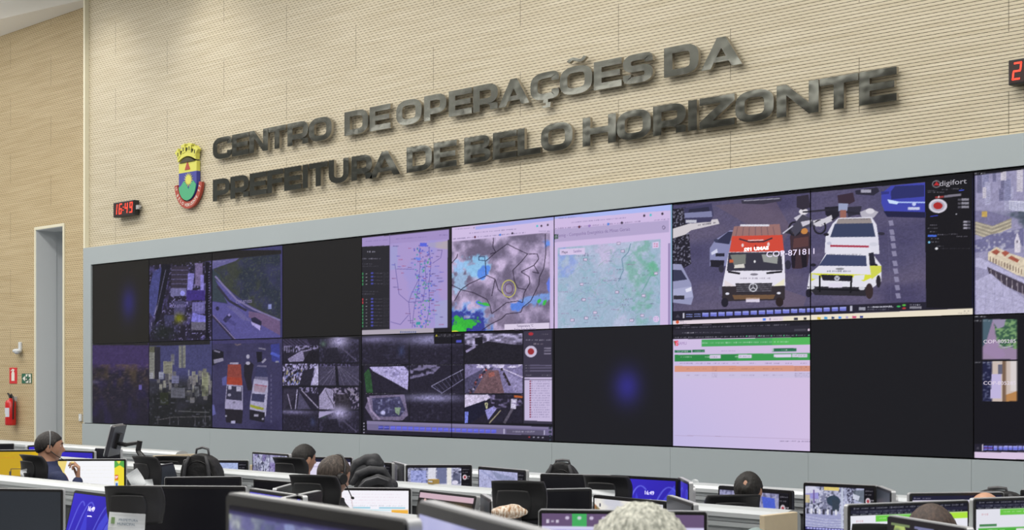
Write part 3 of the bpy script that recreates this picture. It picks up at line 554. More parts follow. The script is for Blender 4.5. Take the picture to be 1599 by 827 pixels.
# timeline and taskbar
c.poly([(36, 672), (1328, 625), (1568, 610), (1568, 662), (36, 722)], (36, 34, 48)); c.poly([(1326, 12), (1568, -12), (1568, 662), (1330, 655)], (24, 23, 28)); c.poly([(1566, -20), (1590, -20), (1590, 800), (1566, 800)], (30, 30, 70)); c.poly([(0, 60), (1600, -90), (1600, -14), (0, 132)], (20, 20, 24))
for k in range(20):
    x = 104 + k * 41.2; y = 694 - k * 1.75; w_ = 33
    if k < 2: c.rect(x, y - 7, x + w_, y - 3, (120, 130, 190)); c.rect(x, y + 4, x + w_, y + 8, (120, 130, 190))
    elif k < 20: c.rect(x, y - 10, x + w_, y + 10, (112, 118, 206)); c.rect(x, y - 10, x + w_, y - 2, (150, 156, 226))
c.rect(88, 682, 96, 708, (190, 190, 206)); c.rect(940, 645, 952, 672, (190, 190, 206)); c.rect(985, 652, 1018, 668, (150, 150, 166)); c.words(1030, 652, 1160, 9, (190, 190, 206), .9, 8); c.words(1030, 664, 1140, 7, (150, 150, 166), .8, 9); c.ell(1188, 648, 10, 5, (60, 170, 90)); c.ell(1216, 642, 10, 5, (90, 180, 70)); c.ell(1216, 658, 10, 5, (180, 60, 60)); c.words(1246, 640, 1296, 7, (190, 190, 206), .9, 10); c.rect(1244, 648, 1304, 660, (130, 128, 140))
c.poly([(36, 722), (1568, 658), (1568, 690), (36, 748)], (226, 212, 222)); c.poly([(600, 700), (1568, 658), (1568, 690), (600, 726)], (232, 222, 202)); c.ell(60, 728, 8, 9, (206, 90, 60)); c.words(75, 724, 92, 6, (90, 80, 110), .8, 11); c.words(75, 736, 112, 5, (130, 120, 150), .8, 12)
for k, cc in enumerate(((80, 130, 230), (150, 140, 170), (60, 60, 76), (50, 50, 60), (210, 180, 60), (60, 150, 210), (52, 70, 110), (70, 140, 230), (170, 160, 200), (200, 80, 120), (60, 70, 140))): c.rect((497, 530, 655, 705, 773, 808, 845, 880, 918, 952, 990)[k], 708 - k * 1.2, (511, 537, 675, 720, 790, 823, 860, 896, 930, 972, 1006)[k], 721 - k * 1.4, cc)
c.words(550, 714, 595, 6, (140, 130, 160), .8, 13); c.words(1520, 672, 1548, 6, (130, 120, 120), .8, 14); c.words(1490, 683, 1548, 6, (130, 120, 120), .8, 15)
# joystick panel
c.ell(1389, 134, 47, 36, (206, 202, 216)); c.ell(1389, 134, 34, 26, (170, 166, 182)); c.ell(1389, 133, 24, 18, (168, 44, 44)); c.poly([(1374, 86), (1418, 82), (1418, 92), (1376, 96)], (150, 56, 56)); c.poly([(1420, 80), (1508, 70), (1508, 82), (1420, 92)], (120, 116, 130)); c.poly([(1388, 92), (1393, 80), (1398, 91)], (230, 220, 220))
for y in (102, 121, 140): c.rect(1490, y - 5, 1508, y + 5, (80, 78, 88)); c.rect(1510, y - 7, 1546, y + 5, (136, 134, 146))
for y in (216, 232, 248): c.rect(1518, y - 6, 1538, y + 4, (156, 152, 166)); c.rect(1538, y - 6, 1554, y + 4, (90, 88, 100))
for x, y, n_, s_ in ((1336, 56, 50, 1), (1338, 64, 80, 2), (1410, 50, 30, 3), (1460, 46, 60, 4), (1348, 232, 36, 5), (1338, 248, 48, 6), (1348, 266, 34, 7), (1388, 281, 46, 8), (1444, 278, 50, 9), (1356, 301, 38, 10), (1486, 290, 52, 11), (1354, 318, 40, 12), (1382, 340, 36, 13), (1400, 352, 150, 14)): c.words(x, y, x + n_, 6, (168, 164, 180), .75 if s_ < 14 else .3, s_ + 60)
c.rect(1338, 282, 1382, 292, (70, 104, 210)); c.line([(1350, 188), (1390, 182)], 4, (50, 60, 180)); c.line([(1496, 55), (1522, 52)], 4, (70, 90, 220)); c.ell(1344, 320, 6, 6, (120, 190, 230)); c.ell(1382, 352, 8, 6, (220, 220, 226)); c.poly([(1478, 178), (1483, 170), (1488, 178)], (190, 190, 200))
c.line([(1381 + 20 * math.cos(t * PI / 8), 22 + 17 * math.sin(t * PI / 8)) for t in range(17)], 5, (120, 116, 124)); c.poly([(1366, 30), (1382, 8), (1398, 28)], (180, 44, 50)); c.poly([(50, 705), (61, 688), (73, 704)], (70, 68, 84))
im = c.out()
panel(7, 0, im[:, :240], 'street camera picture of a red-roofed white ambulance, top row'); panel(8, 0, im[:, 240:], 'street camera picture of white patrol car with control column, top row')
wtext(7, 0, 'COP-871811', 1236, 395, 9.5, (176, 168, 192), 1.35); wtext(7, 0, 'SAMU 192', 1182, 388.5, 5.2, (236, 214, 214), 1.5, mirror=True, bold=.002)
wtext(8, 0, 'digifort', 1489, 285, 8.5, (120, 118, 128), 1.4); wtext(8, 0, 'PRAÇA DA ESTAÇÃO', 1379, 478.7, 2.2, (170, 170, 186), 1.2)
wtext(5, 0, 'Temperatura °C', 821, 508.5, 4, (70, 60, 90)); wtext(5, 0, 'Realce: Topo das Nuvens', 821, 513.6, 3.4, (70, 60, 90))
wtext(6, 0, 'Cemig - Companhia Energética de Minas Gerais', 926, 363, 5.6, (96, 84, 122), 1.05); wtext(6, 0, 'Mapa', 883, 393.6, 4.4, (50, 44, 70)); wtext(6, 0, 'Satélite', 903, 392, 4.4, (90, 80, 120))
# city view (right-most cube)
c = Cv(200, 170, (150, 146, 178)); c.T = wall_T(9, 1, 0, 1515, 255, 3.378)
X, Y = np.meshgrid(np.linspace(0, 1, c.W), np.linspace(0, 1, c.H)); rr = random.Random(12)
for i in range(70):
    x = rr.uniform(25, 1000); y = rr.uniform(20, 150); w_ = rr.uniform(14, 44); h_ = rr.uniform(40, 130); q = rr.choice([(176, 174, 206), (140, 140, 176), (206, 200, 216), (120, 118, 152), (170, 150, 160)])
    c.rect(x, y, x + w_, y + h_, q)
    for k in range(int(h_ / 8)): c.rect(x + 2, y + 3 + k * 8, x + w_ - 2, y + 6 + k * 8, tuple(v * .78 for v in q), .8)
c.tint(np.ones_like(X), np.clip((Y - .28) * 12, 0, 1) * np.clip((.36 - Y + X * .02) * 12, 0, 1), (70, 78, 98)); c.tint(((Y > .3) & (Y < .42)).astype(float), (c.fbm(14, 401) - .4) * 3, (80, 88, 104))
c.poly([(28, 300), (100, 260), (220, 290), (218, 335), (100, 400), (28, 375)], (150, 142, 128)); c.poly([(28, 250), (95, 250), (225, 285), (120, 330), (28, 305)], (120, 116, 150)); 
for k in range(4): c.line([(28, 312 + k * 18), (118, 338 + k * 20), (220, 300 + k * 18)], 6, (190, 180, 160))
c.rect(62, 252, 92, 282, (190, 160, 90)); c.poly([(205, 195), (300, 200), (300, 255), (205, 245)], (200, 200, 220)); 
for k in range(5): c.line([(205, 205 + k * 9), (300, 210 + k * 9)], 3, (140, 140, 176))
c.poly([(28, 405), (110, 375), (285, 340), (285, 440), (28, 470)], (112, 110, 148)); c.tint(c.area([(28, 405), (110, 375), (285, 340), (285, 440), (28, 470)]), (c.smooth(70, 60, 3) - .6) * 4, (170, 168, 190))
c.poly([(95, 470), (140, 440), (200, 470), (290, 500), (290, 600), (250, 590), (95, 510)], (214, 200, 178)); c.poly([(110, 468), (140, 452), (160, 466), (140, 484)], (160, 86, 70)); c.poly([(165, 470), (190, 460), (210, 472), (185, 492)], (160, 86, 70)); c.poly([(200, 500), (220, 486), (262, 510), (250, 524)], (160, 86, 70))
for k in range(12): c.rect(105 + k * 15, 492 + k * 6, 111 + k * 15, 520 + k * 6, (130, 110, 100))
c.poly([(236, 410), (250, 360), (266, 410), (268, 470), (236, 470)], (206, 200, 214)); c.ell(250, 412, 6, 7, (120, 114, 130))
c.poly([(28, 500), (60, 500), (300, 620), (300, 660), (90, 560), (28, 545)], (180, 176, 208)); c.poly([(90, 545), (300, 640), (300, 700), (110, 610)], (70, 62, 76)); 
for k in range(8): c.line([(110 + k * 28, 560 + k * 14), (112 + k * 28, 600 + k * 16)], 3, (190, 180, 190))
c.poly([(28, 620), (110, 580), (180, 640), (300, 720), (300, 830), (28, 830)], (176, 172, 204)); 
for k in range(5): c.line([(40 + k * 45, 620 + k * 8), (30 + k * 50, 800)], 2, (140, 136, 170), .7)
for k in range(4): c.line([(28, 660 + k * 40), (290, 740 + k * 25)], 2, (140, 136, 170), .6)
c.poly([(0, 0), (27, 0), (27, 900), (0, 900)], (30, 28, 60)); c.poly([(0, 0), (1100, -300), (1100, 0), (300, 28), (20, 64), (0, 66)], (22, 21, 27)); c.poly([(0, 800), (1000, 790), (1000, 860), (0, 860)], (22, 21, 27)); c.words(16, 52, 82, 9, (190, 190, 200), .9, 3)
c.detail(np.ones((c.H, c.W)), .09, 4)
panel(9, 0, c.out(), 'aerial city view with pale clock tower building, top row, far right')
# bottom row -----------------------------------------------------------
c = Cv(80, 110, (60, 48, 88)); c.T = wall_T(0, 1, 1, 140, 530, 5.33); X, Y = np.meshgrid(np.linspace(0, 1, c.W), np.linspace(0, 1, c.H))
c.tint(np.ones_like(X), (Y - .27 - .06 * c.fbm(8, 3)) * 16, (36, 33, 46)); m = (Y > .26).astype(float); c.tint(m, (c.smooth(28, 70, 6) - .6) * 3 * np.clip(1.35 - Y * 1.5, 0, 1), (104, 86, 96), .8); c.tint(m, (c.fbm(8, 9) - .5) * 3 * np.clip(1.2 - Y * 1.3, 0, 1), (84, 70, 50), .6)
c.tint(m, (c.smooth(12, 8, 16) - .55) * 2, (42, 36, 70), .8); c.glow(90, 250, 70, 26, (34, 32, 36), .9); c.rect(412, 375, 438, 415, (92, 84, 150)); c.rect(0, 0, 490, 46, (38, 36, 36)); c.glow(50, 350, 40, 14, (90, 84, 112), .7)
c.detail(np.ones((c.H, c.W)), .12, 4)
panel(0, 1, c.out(), 'dim purple dusk skyline over a dark city, bottom row, far left')
c = Cv(110, 130, (64, 64, 104)); c.T = wall_T(1, 1, 1, 140, 530, 5.33); X, Y = np.meshgrid(np.linspace(0, 1, c.W), np.linspace(0, 1, c.H))
c.tint(np.ones_like(X), np.clip((Y - .38) * 9, 0, 1), (46, 46, 56)); rr = random.Random(3)
def bld(x, y, w_, h_, q):
    c.rect(x, y, x + w_, y + h_, q)
    for k in range(int(h_ / 9)): c.rect(x + w_ * .1, y + 4 + k * 9, x + w_ * .9, y + 8 + k * 9, tuple(v * .62 for v in q), .7)
for i in range(46):
    x = rr.uniform(560, 1000); bld(x, rr.uniform(250, 440), rr.uniform(14, 34), rr.uniform(30, 90), rr.choice([(128, 124, 128), (104, 102, 108), (140, 138, 132), (84, 82, 92)]))
bld(482, 105, 64, 220, (132, 132, 128)); c.rect(500, 55, 560, 105, (84, 84, 72)); c.rect(545, 60, 592, 330, (40, 38, 48)); bld(748, 48, 54, 185, (128, 128, 122)); c.rect(768, 48, 780, 235, (84, 84, 96)); bld(680, 120, 28, 90, (112, 112, 122)); bld(618, 180, 74, 100, (134, 132, 120)); bld(582, 268, 38, 60, (146, 148, 170)); bld(688, 300, 58, 62, (112, 112, 144)); bld(938, 270, 54, 200, (140, 142, 118)); bld(484, 275, 50, 50, (150, 150, 160)); bld(880, 390, 34, 80, (150, 150, 160)); bld(825, 250, 12, 50, (130, 130, 150)); bld(945, 240, 30, 70, (120, 118, 110))
m = (Y > .52).astype(float); c.tint(m, np.clip((Y - .54) * 5 + (c.fbm(6, 8) - .5) * 2.0, 0, 1), (32, 33, 36)); bld(680, 400, 118, 85, (96, 96, 108)); bld(840, 480, 38, 44, (120, 118, 122)); c.rect(590, 440, 660, 540, (40, 44, 34)); c.tint(m, (c.smooth(30, 40, 18) - .72) * 4, (96, 96, 112), .7)
c.line([(560, 670), (700, 645), (1000, 640)], 5, (86, 84, 88)); c.line([(740, 595), (1000, 605)], 8, (80, 80, 84)); 
for x in (570, 670, 740, 880, 965): c.line([(x, 640), (x + 3, 710)], 4, (80, 78, 86))
c.poly([(480, 0), (1005, 0), (1005, 40), (480, 52)], (36, 35, 38))
c.detail(np.ones((c.H, c.W)), .13, 4)
panel(1, 1, c.out(), 'dim picture of pale tower blocks over dark trees, bottom row')
c = Cv(120, 140, (58, 55, 88)); c.T = wall_T(2, 1, 1, 140, 530, 5.33)
m = np.ones((c.H, c.W)); c.tint(m, (c.fbm(4, 5) - .5) * 2, (48, 45, 76)); K = (28, 27, 38)
c.poly([(1060, 80), (1120, 100), (1120, 160), (1040, 210), (1010, 220), (1010, 90)], K); c.line([(1040, 90), (1090, 105)], 12, (120, 116, 140)); c.poly([(1035, 165), (1115, 150), (1120, 175), (1040, 200)], (130, 126, 150)); c.line([(1200, 20), (1230, 45), (1265, 35)], 12, (100, 88, 100))
c.poly([(1105, 320), (1145, 300), (1145, 380), (1110, 380)], (84, 84, 140)); c.poly([(1005, 540), (1040, 540), (1055, 620), (1010, 640)], (92, 92, 150)); c.poly([(1155, 205), (1262, 205), (1275, 380), (1145, 372)], (128, 62, 56)); c.rect(1172, 190, 1244, 204, (150, 144, 170)); c.poly([(1150, 310), (1272, 318), (1275, 382), (1145, 372)], (150, 62, 48))
c.poly([(1145, 372), (1278, 382), (1278, 600), (1132, 600), (1132, 520)], (150, 144, 176)); c.poly([(1150, 384), (1272, 390), (1272, 508), (1140, 495)], (50, 48, 68)); c.rect(1160, 385, 1185, 415, (170, 166, 190)); c.rect(1225, 390, 1268, 430, (160, 156, 180)); c.ell(1168, 460, 14, 12, (140, 136, 160)); c.poly([(1130, 575), (1280, 585), (1272, 700), (1140, 690)], (36, 33, 42)); c.rect(1180, 675, 1216, 698, (160, 156, 190)); c.ell(1140, 636, 8, 8, (150, 148, 170)); c.ell(1206, 522, 12, 9, (110, 106, 130))
c.poly([(1290, 210), (1340, 180), (1370, 210), (1350, 330), (1360, 420), (1320, 420), (1290, 300)], (36, 33, 44)); c.ell(1322, 140, 14, 18, (160, 156, 180)); c.ell(1322, 195, 18, 14, (160, 156, 180)); c.line([(1470, 160), (1440, 190)], 18, (140, 136, 160)); c.poly([(1390, 100), (1440, 100), (1440, 180), (1400, 190)], K); c.line([(1410, 70), (1470, 80)], 12, (120, 116, 140))
c.poly([(1400, 212), (1475, 212), (1490, 345), (1375, 330)], (104, 100, 130)); c.poly([(1385, 222), (1480, 230), (1485, 312), (1378, 306)], (54, 54, 88)); c.poly([(1372, 325), (1490, 345), (1486, 440), (1470, 640), (1335, 615), (1340, 520)], (160, 156, 186)); c.poly([(1375, 370), (1482, 385), (1460, 440), (1372, 430)], (150, 130, 150)); c.poly([(1355, 448), (1465, 455), (1455, 522), (1350, 508)], (56, 56, 86)); c.line([(1378, 372), (1480, 388)], 5, (140, 40, 60))
c.poly([(1340, 538), (1455, 568), (1450, 585), (1400, 580), (1340, 560)], (140, 144, 50)); c.poly([(1335, 580), (1462, 605), (1460, 690), (1335, 665)], (34, 32, 42)); c.rect(1372, 620, 1410, 640, (150, 146, 170)); c.ell(1445, 660, 9, 9, (140, 136, 160)); c.poly([(1510, 40), (1585, 30), (1590, 190), (1520, 180)], (56, 60, 130)); c.line([(1512, 110), (1585, 140)], 24, (76, 88, 180)); c.rect(1550, 175, 1580, 190, (130, 130, 150))
for k in range(11): c.rect(1510, 290 + k * 38, 1520, 310 + k * 38, (100, 96, 130), .7)
c.poly([(1003, 0), (1600, 0), (1600, 24), (1003, 36)], (62, 58, 100))
c.detail(np.ones((c.H, c.W)), .1, 4)
panel(2, 1, c.out(), 'dim copy of the ambulance and patrol car picture, bottom row')
def cell(c, x0, y0, x1, y1, seed, kind):                      # one small camera picture; positions as fractions of the cell
    def q(u, v): return (x0 + (x1 - x0) * u, y0 + (y1 - y0) * v)
    def po(pts, col, a=1): c.poly([q(*p) for p in pts], col, a)
    def li(pts, wd, col, a=1): c.line([q(*p) for p in pts], wd, col, a)
    m = c.area([(x0, y0), (x1, y0), (x1, y1), (x0, y1)]); c.poly([(x0, y0), (x1, y0), (x1, y1), (x0, y1)], (38, 35, 50)); r = random.Random(seed); f = c.smooth(70, 60, seed)
    LT = (138, 130, 170); MD = (92, 86, 122)
    if kind == 'station':
        po([(0, 0), (.7, 0), (.8, .3), (0, .35)], (62, 56, 82)); 
        for k in range(6): li([(.1 * k, 0), (.1 * k + .2, .25)], 5, (28, 26, 36))
        c.tint(c.area([q(0, .3), q(1, .25), q(1, .5), q(0, .6)]), (f - .4) * 3, LT); po([(.2, .85), (.55, .5), (.85, .42), (.75, .55), (.6, .95), (.25, .98)], (134, 126, 162)); po([(.6, .55), (1, .4), (1, 1), (.65, 1)], (28, 26, 34), .8)
    elif kind == 'street':
        c.glow(*q(.5, .08), (x1 - x0) * .25, (y1 - y0) * .3, (190, 182, 226), .9); c.tint(m, (f - .5) * 2, (84, 80, 112), .7); po([(.05, 1), (.2, .4), (.45, .35), (.55, 1)], (34, 32, 44), .8); li([(.5, .3), (.95, .95)], 8, (90, 84, 110), .8); c.glow(*q(.1, .2), 20, 20, (90, 120, 100), .6)
    elif kind == 'crowd':
        c.tint(m, (f - .3) * 2.4, (168, 160, 206)); 
        for k in range(46): u = r.uniform(0, .6); v = r.uniform(.35, .95); po([(u, v), (u + .03, v - .14), (u + .05, v)], r.choice([(30, 28, 38), (40, 40, 60), (120, 128, 190), (160, 150, 110)]), .9)
        po([(.6, .3), (.9, .2), (.8, 1), (.5, 1)], (40, 38, 52)); po([(.93, .1), (1, .1), (1, 1), (.84, 1)], (176, 170, 206))
    elif kind == 'road':
        po([(0, .1), (1, .1), (1, 1), (0, 1)], (66, 62, 84)); 
        for k in range(8): li([(.42 + .01 * k, .1), (-.1 + .18 * k, 1)], 4, (112, 106, 134), .7)
        po([(.4, .1), (.46, .1), (.5, 1), (.42, 1)], (28, 27, 36)); c.tint(c.area([q(0, 0), q(1, 0), q(1, .14), q(0, .14)]), (f - .4) * 3, MD)
    elif kind == 'lanes':
        po([(0, .1), (.6, .05), (.1, 1), (0, 1)], (50, 46, 64)); li([(.2, .3), (.3, 1)], 6, (140, 132, 160)); li([(.45, .1), (.4, 1)], 8, (150, 144, 176)); li([(.55, .1), (1, .95)], 7, (150, 142, 170)); po([(.5, .2), (.8, 1), (.45, 1)], (74, 70, 96)); c.tint(c.area([q(.5, 0), q(1, 0), q(1, .3), q(.6, .2)]), (f - .4) * 3, LT)
    elif kind == 'walk':
        po([(0, .4), (.15, 0), (.35, .1), (.35, 1), (0, 1)], (150, 142, 176)); c.tint(c.area([q(.3, .0), q(1, 0), q(1, 1), q(.35, 1)]), (f - .45) * 3, (140, 130, 160)); po([(.4, .3), (.75, .3), (.8, 1), (.4, 1)], (42, 38, 46), .8); li([(.15, .1), (.38, .9)], 5, (60, 56, 70)); li([(.7, .05), (1, .5)], 6, (150, 142, 160))
    elif kind == 'dark':
        c.tint(m, (f - .6) * 2, (70, 68, 96), .6); c.glow(*q(.3, .05), (x1 - x0) * .5, (y1 - y0) * .12, (126, 120, 160), .8); c.glow(*q(.85, .5), 18, 30, (62, 70, 110), .7)
    elif kind == 'night':
        c.glow(*q(.4, .12), (x1 - x0) * .5, (y1 - y0) * .16, (150, 146, 190), .9); c.tint(m, (f - .65) * 2, (84, 80, 110), .6)
    elif kind == 'hill':
        po([(.12, .05), (.9, .02), (1, .2), (.98, .9), (.6, .55), (.2, .2)], (176, 168, 216)); c.tint(c.area([q(.3, .1), q(1, 0), q(1, .8)]), (f - .5) * 2, (112, 106, 150)); po([(0, .3), (.1, .1), (.15, .3), (.2, 1), (.05, 1)], (48, 92, 52), .8)
    elif kind == 'fence':
        c.tint(c.area([q(0, 0), q(.6, 0), q(.45, .3), q(0, .5)]), (f - .3) * 3, LT, .8); li([(.4, .75), (1, .15)], 4, (150, 146, 180)); li([(.4, .75), (.6, 1), (1, .5)], 4, (120, 116, 150))
        for k in range(8): li([(.45 + .07 * k, .7 - .07 * k), (.6 + .055 * k, .98 - .075 * k)], 2, (100, 96, 130))
    elif kind == 'lens':
        po([(.12, .05), (.9, 0), (.98, .8), (.85, 1), (.2, .98), (.02, .5)], (112, 102, 132)); po([(.18, .15), (.8, .08), (.92, .6), (.8, .85), (.3, .85), (.2, .7)], (62, 60, 92)); c.tint(c.area([q(.18, .15), q(.8, .08), q(.9, .8), q(.3, .85)]), (f - .6) * 3, (120, 120, 160)); po([(.68, .5), (.82, .5), (.78, .8), (.7, .7)], (130, 150, 130)); c.ell(*q(.42, .7), 14, 12, (170, 168, 210)); li([(.08, .1), (.15, .6), (.35, .97)], 10, (150, 136, 170))
    elif kind == 'plaza':
        po([(0, 0), (1, 0), (1, 1), (0, 1)], (124, 116, 158)); po([(.0, 1), (0, .5), (.35, .1), (.5, .1), (.2, 1)], (78, 74, 104)); po([(.38, .2), (.58, .2), (.68, 1), (.15, 1)], (110, 84, 92)); po([(.65, .15), (1, .6), (1, 1), (.85, 1)], (142, 134, 176)); po([(.4, .3), (.5, .25), (.52, .4), (.42, .45)], (150, 92, 88)); li([(.6, .1), (1, .45)], 5, (200, 190, 220)); 
        for k in range(40): t = r.random(); u = .36 - .3 * t + r.uniform(-.03, .03); v = .15 + .85 * t; po([(u, v), (u + .02, v - .09), (u + .04, v)], r.choice([(30, 28, 38), (60, 50, 66), (190, 180, 210), (170, 80, 80)]), .9)
        for k in range(16): t = r.random(); u = .6 + .2 * t; v = .15 + .8 * t; po([(u, v), (u + .03, v - .1), (u + .05, v)], (44, 36, 40), .9)
        c.tint(c.area([q(.2, 0), q(1, 0), q(.9, .12), q(.2, .12)]), (f - .3) * 3, (206, 198, 230))
    elif kind == 'bus':
        po([(0, 0), (.4, 0), (.45, .1), (.1, .55), (0, .6)], (206, 196, 226)); po([(0, .45), (.35, .2), (.4, .6), (.1, 1), (0, 1)], (30, 30, 50)); po([(.35, .55), (.5, .4), (.55, .5), (.4, .9)], (146, 142, 206)); po([(.8, .15), (.9, .15), (.88, .5), (.79, .5)], (200, 194, 220)); li([(.62, .55), (.42, 1)], 7, (150, 140, 120)); li([(.82, .5), (.68, 1)], 14, (90, 84, 100)); c.tint(c.area([q(.4, 0), q(1, 0), q(1, .4), q(.5, .5)]), (f - .5) * 3, (120, 110, 150)); po([(.85, .02), (1, .05), (1, .12), (.85, .1)], (170, 90, 50)); po([(0, .6), (.06, .6), (.05, 1), (0, 1)], (120, 130, 220))
        li([(.36, .4), (.35, .3), (.39, .3), (.38, .5), (.36, .4)], 5, (190, 190, 150))
    elif kind == 'roof':
        c.tint(c.area([q(0, 0), q(1, 0), q(1, .35), q(.3, .5), q(0, .35)]), (f + .1), (190, 182, 222)); po([(.17, .15), (.3, .1), (.32, .4), (.18, .35)], (28, 27, 36)); po([(0, .55), (.4, .25), (1, .4), (1, 1), (0, 1)], (34, 32, 42)); li([(.02, .6), (.18, .42)], 14, (140, 132, 168)); po([(.55, .3), (.75, .1), (.9, .35)], (120, 112, 140), .7)
    c.tint(m, (c.smooth(110, 90, seed + 5) - .5) * .5, (20, 18, 28), .6); c.detail(m, .2, seed)
c = Cv(150, 150, (28, 27, 35)); c.T = wall_T(3, 1, 1, 435, 515, 4.726)
for i, (a, b, k) in enumerate((('station', 'street', 0), ('crowd', 'road', 1), ('lanes', 'walk', 2), ('dark', 'street', 3))):
    y0, y1 = ((66, 238), (248, 408), (424, 584), (596, 762))[k]; cell(c, 14, y0, 298, y1, i * 2 + 1, a); cell(c, 303, y0, 598, y1, i * 2 + 2, b)
c.poly([(303, 600), (430, 600), (300, 650)], (160, 152, 190)); c.poly([(0, 0), (610, 0), (610, 50), (0, 60)], (33, 32, 34))
panel(3, 1, c.out(), 'eight small street camera pictures in two columns, bottom row')
c = Cv(360, 170, (26, 25, 33)); c.T = wall_T(4, 2, 1, 430, 510, 3.553)
for i, (x0, y0, x1, y1, k) in enumerate(((472, 60, 742, 205, 'dark'), (750, 50, 1045, 206, 'night'), (1054, 36, 1374, 205, 'roof'), (495, 215, 742, 365, 'hill'), (750, 212, 1045, 368, 'fence'), (1054, 208, 1376, 368, 'plaza'), (495, 375, 744, 520, 'lens'), (750, 376, 1047, 524, 'night'), (1054, 376, 1376, 534, 'bus'))): cell(c, x0, y0, x1, y1, i + 40, k)
c.poly([(882, 28), (1048, 24), (1048, 92), (884, 94)], (26, 25, 32)); c.rect(1006, 72, 1036, 86, (80, 84, 190)); c.words(908, 44, 1028, 6, (150, 146, 160), .8, 2); c.words(908, 52, 1000, 5, (150, 146, 160), .8, 3); c.poly([(890, 52), (897, 40), (904, 51)], (180, 170, 60))
c.poly([(1380, 24), (1538, 14), (1540, 540), (1380, 536)], (58, 54, 72)); c.ell(1421, 136, 33, 32, (196, 188, 214)); c.ell(1421, 136, 18, 18, (150, 48, 54)); c.ell(1421, 38, 14, 9, (170, 50, 60)); 
for y in (118, 132, 148): c.rect(1494, y - 4, 1532, y + 4, (120, 114, 136))
for y in (214, 228, 244): c.rect(1414, y - 4, 1536, y + 3, (96, 90, 116)); c.words(1388, y, 1410, 4, (170, 166, 180), .7, y)
c.words(1392, 72, 1532, 7, (190, 186, 206), .8, 4); c.words(1436, 94, 1486, 7, (206, 190, 200), .8, 5); c.words(1480, 40, 1516, 6, (120, 116, 130), .8, 6); c.words(1394, 268, 1430, 6, (180, 176, 190), .8, 7); c.words(1482, 268, 1530, 6, (180, 176, 190), .8, 8); c.poly([(1386, 280), (1538, 280), (1538, 525), (1386, 520)], (196, 184, 218)); c.rect(1386, 290, 1538, 294, (70, 64, 90))
for k in range(16):
    y = 302 + k * 13.2; c.words(1416, y, 1524, 6, (110, 100, 140), .8, k + 20); c.rect(1413, y - 4, 1421, y + 4, (140, 60, 80))
c.poly([(510, 522), (1540, 556), (1542, 604), (512, 574)], (112, 104, 140)); c.poly([(510, 522), (1540, 556), (1540, 568), (510, 540)], (130, 122, 158)); c.poly([(510, 574), (1542, 604), (1542, 640), (470, 600), (470, 590)], (38, 35, 48))
for k in range(20): x = 574 + k * 33; y = 559 + k * 1.05; c.rect(x, y - 10, x + 28, y + 11, (66, 68, 150) if k < 2 else (92, 94, 206)); c.rect(x, y - 4, x + 28, y, (120, 122, 226))
c.poly([(1284, 568), (1500, 575), (1500, 600), (1284, 594)], (92, 86, 112)); c.words(1320, 582, 1440, 9, (190, 186, 210), .8, 9); c.rect(1268, 566, 1276, 594, (176, 170, 200)); c.rect(1492, 574, 1499, 600, (176, 170, 200)); 
for k in range(4): c.ell(478, 534 + k * 17, 5, 5, (150, 146, 166)); c.ell(494, 536 + k * 17, 4, 4, (150, 146, 166)); c.ell(1412 + 25 * k, 612 + k, 6, 4, (150, 60, 66) if k == 0 else (140, 136, 156)); c.ell(1528, 562 + k * 22, 8, 7, (30, 30, 46)); c.ell(1528, 562 + k * 22, 4, 3, (90, 110, 120))
for k, (x0, x1, y) in enumerate(((480, 700, 210), (760, 1040, 210), (1060, 1240, 206), (500, 660, 370), (760, 1000, 372), (1060, 1200, 372))): c.words(x0, y, x1, 4, (150, 146, 170), .8, k)
c.poly([(1542, 0), (1600, 0), (1600, 700), (1542, 700)], (26, 26, 30)); c.poly([(470, 0), (880, 0), (880, 26), (470, 50)], (26, 25, 30)); c.poly([(880, 0), (1545, 0), (1545, 14), (880, 36)], (30, 28, 36))
im = c.out()
panel(4, 1, im[:, :180], 'grid of night camera pictures with blue timeline start, bottom row'); panel(5, 1, im[:, 180:], 'plaza and bus camera pictures with joystick column, bottom row')
c = Cv(110, 110, (30, 30, 35), 1); c.T = wall_T(6, 1, 1); c.glow(979, 602, 21, 28, (50, 46, 132), .9)
panel(6, 1, c.out(), 'dark video wall display with a round blue glow, bottom row')
c = Cv(230, 210, (208, 190, 226)); c.T = wall_T(7, 1, 1, 1040, 490, 3.596)
X, Y = np.meshgrid(np.linspace(0, 1, c.W), np.linspace(0, 1, c.H)); c.tint(np.ones_like(X), Y * (1 - X) * .8, (188, 182, 226)); c.tint(np.ones_like(X), (1 - Y) * X * .5, (214, 190, 220))
c.poly([(40, 66), (820, 30), (820, 128), (40, 140)], (32, 31, 40)); c.poly([(40, 88), (820, 60), (820, 98), (40, 116)], (44, 42, 54)); c.words(60, 76, 700, 7, (150, 146, 164), .8, 1, dy=-18); c.words(92, 104, 160, 6, (210, 208, 220), .9, 2); c.words(164, 102, 318, 5, (120, 116, 134), .8, 3); c.words(50, 131, 560, 7, (176, 172, 190), .85, 4, dy=-9)
for k in range(6): c.rect(452 + k * 70, 119 - k, 460 + k * 70, 126 - k, (90, 170, 130)); c.words(466 + k * 70, 122 - k, 512 + k * 70, 7, (176, 172, 190), .8, k)
c.poly([(724, 84), (790, 82), (790, 92), (724, 94)], (90, 88, 100), .6); c.ell(806, 87, 6, 7, (220, 200, 220))
c.poly([(202, 143), (820, 128), (820, 170), (202, 182)], (72, 164, 92)); c.poly([(600, 133), (820, 128), (820, 170), (600, 174)], (84, 180, 92)); c.poly([(50, 228), (820, 218), (820, 258), (50, 266)], (46, 132, 70)); c.poly([(400, 222), (820, 218), (820, 258), (400, 262)], (62, 158, 82), .8)
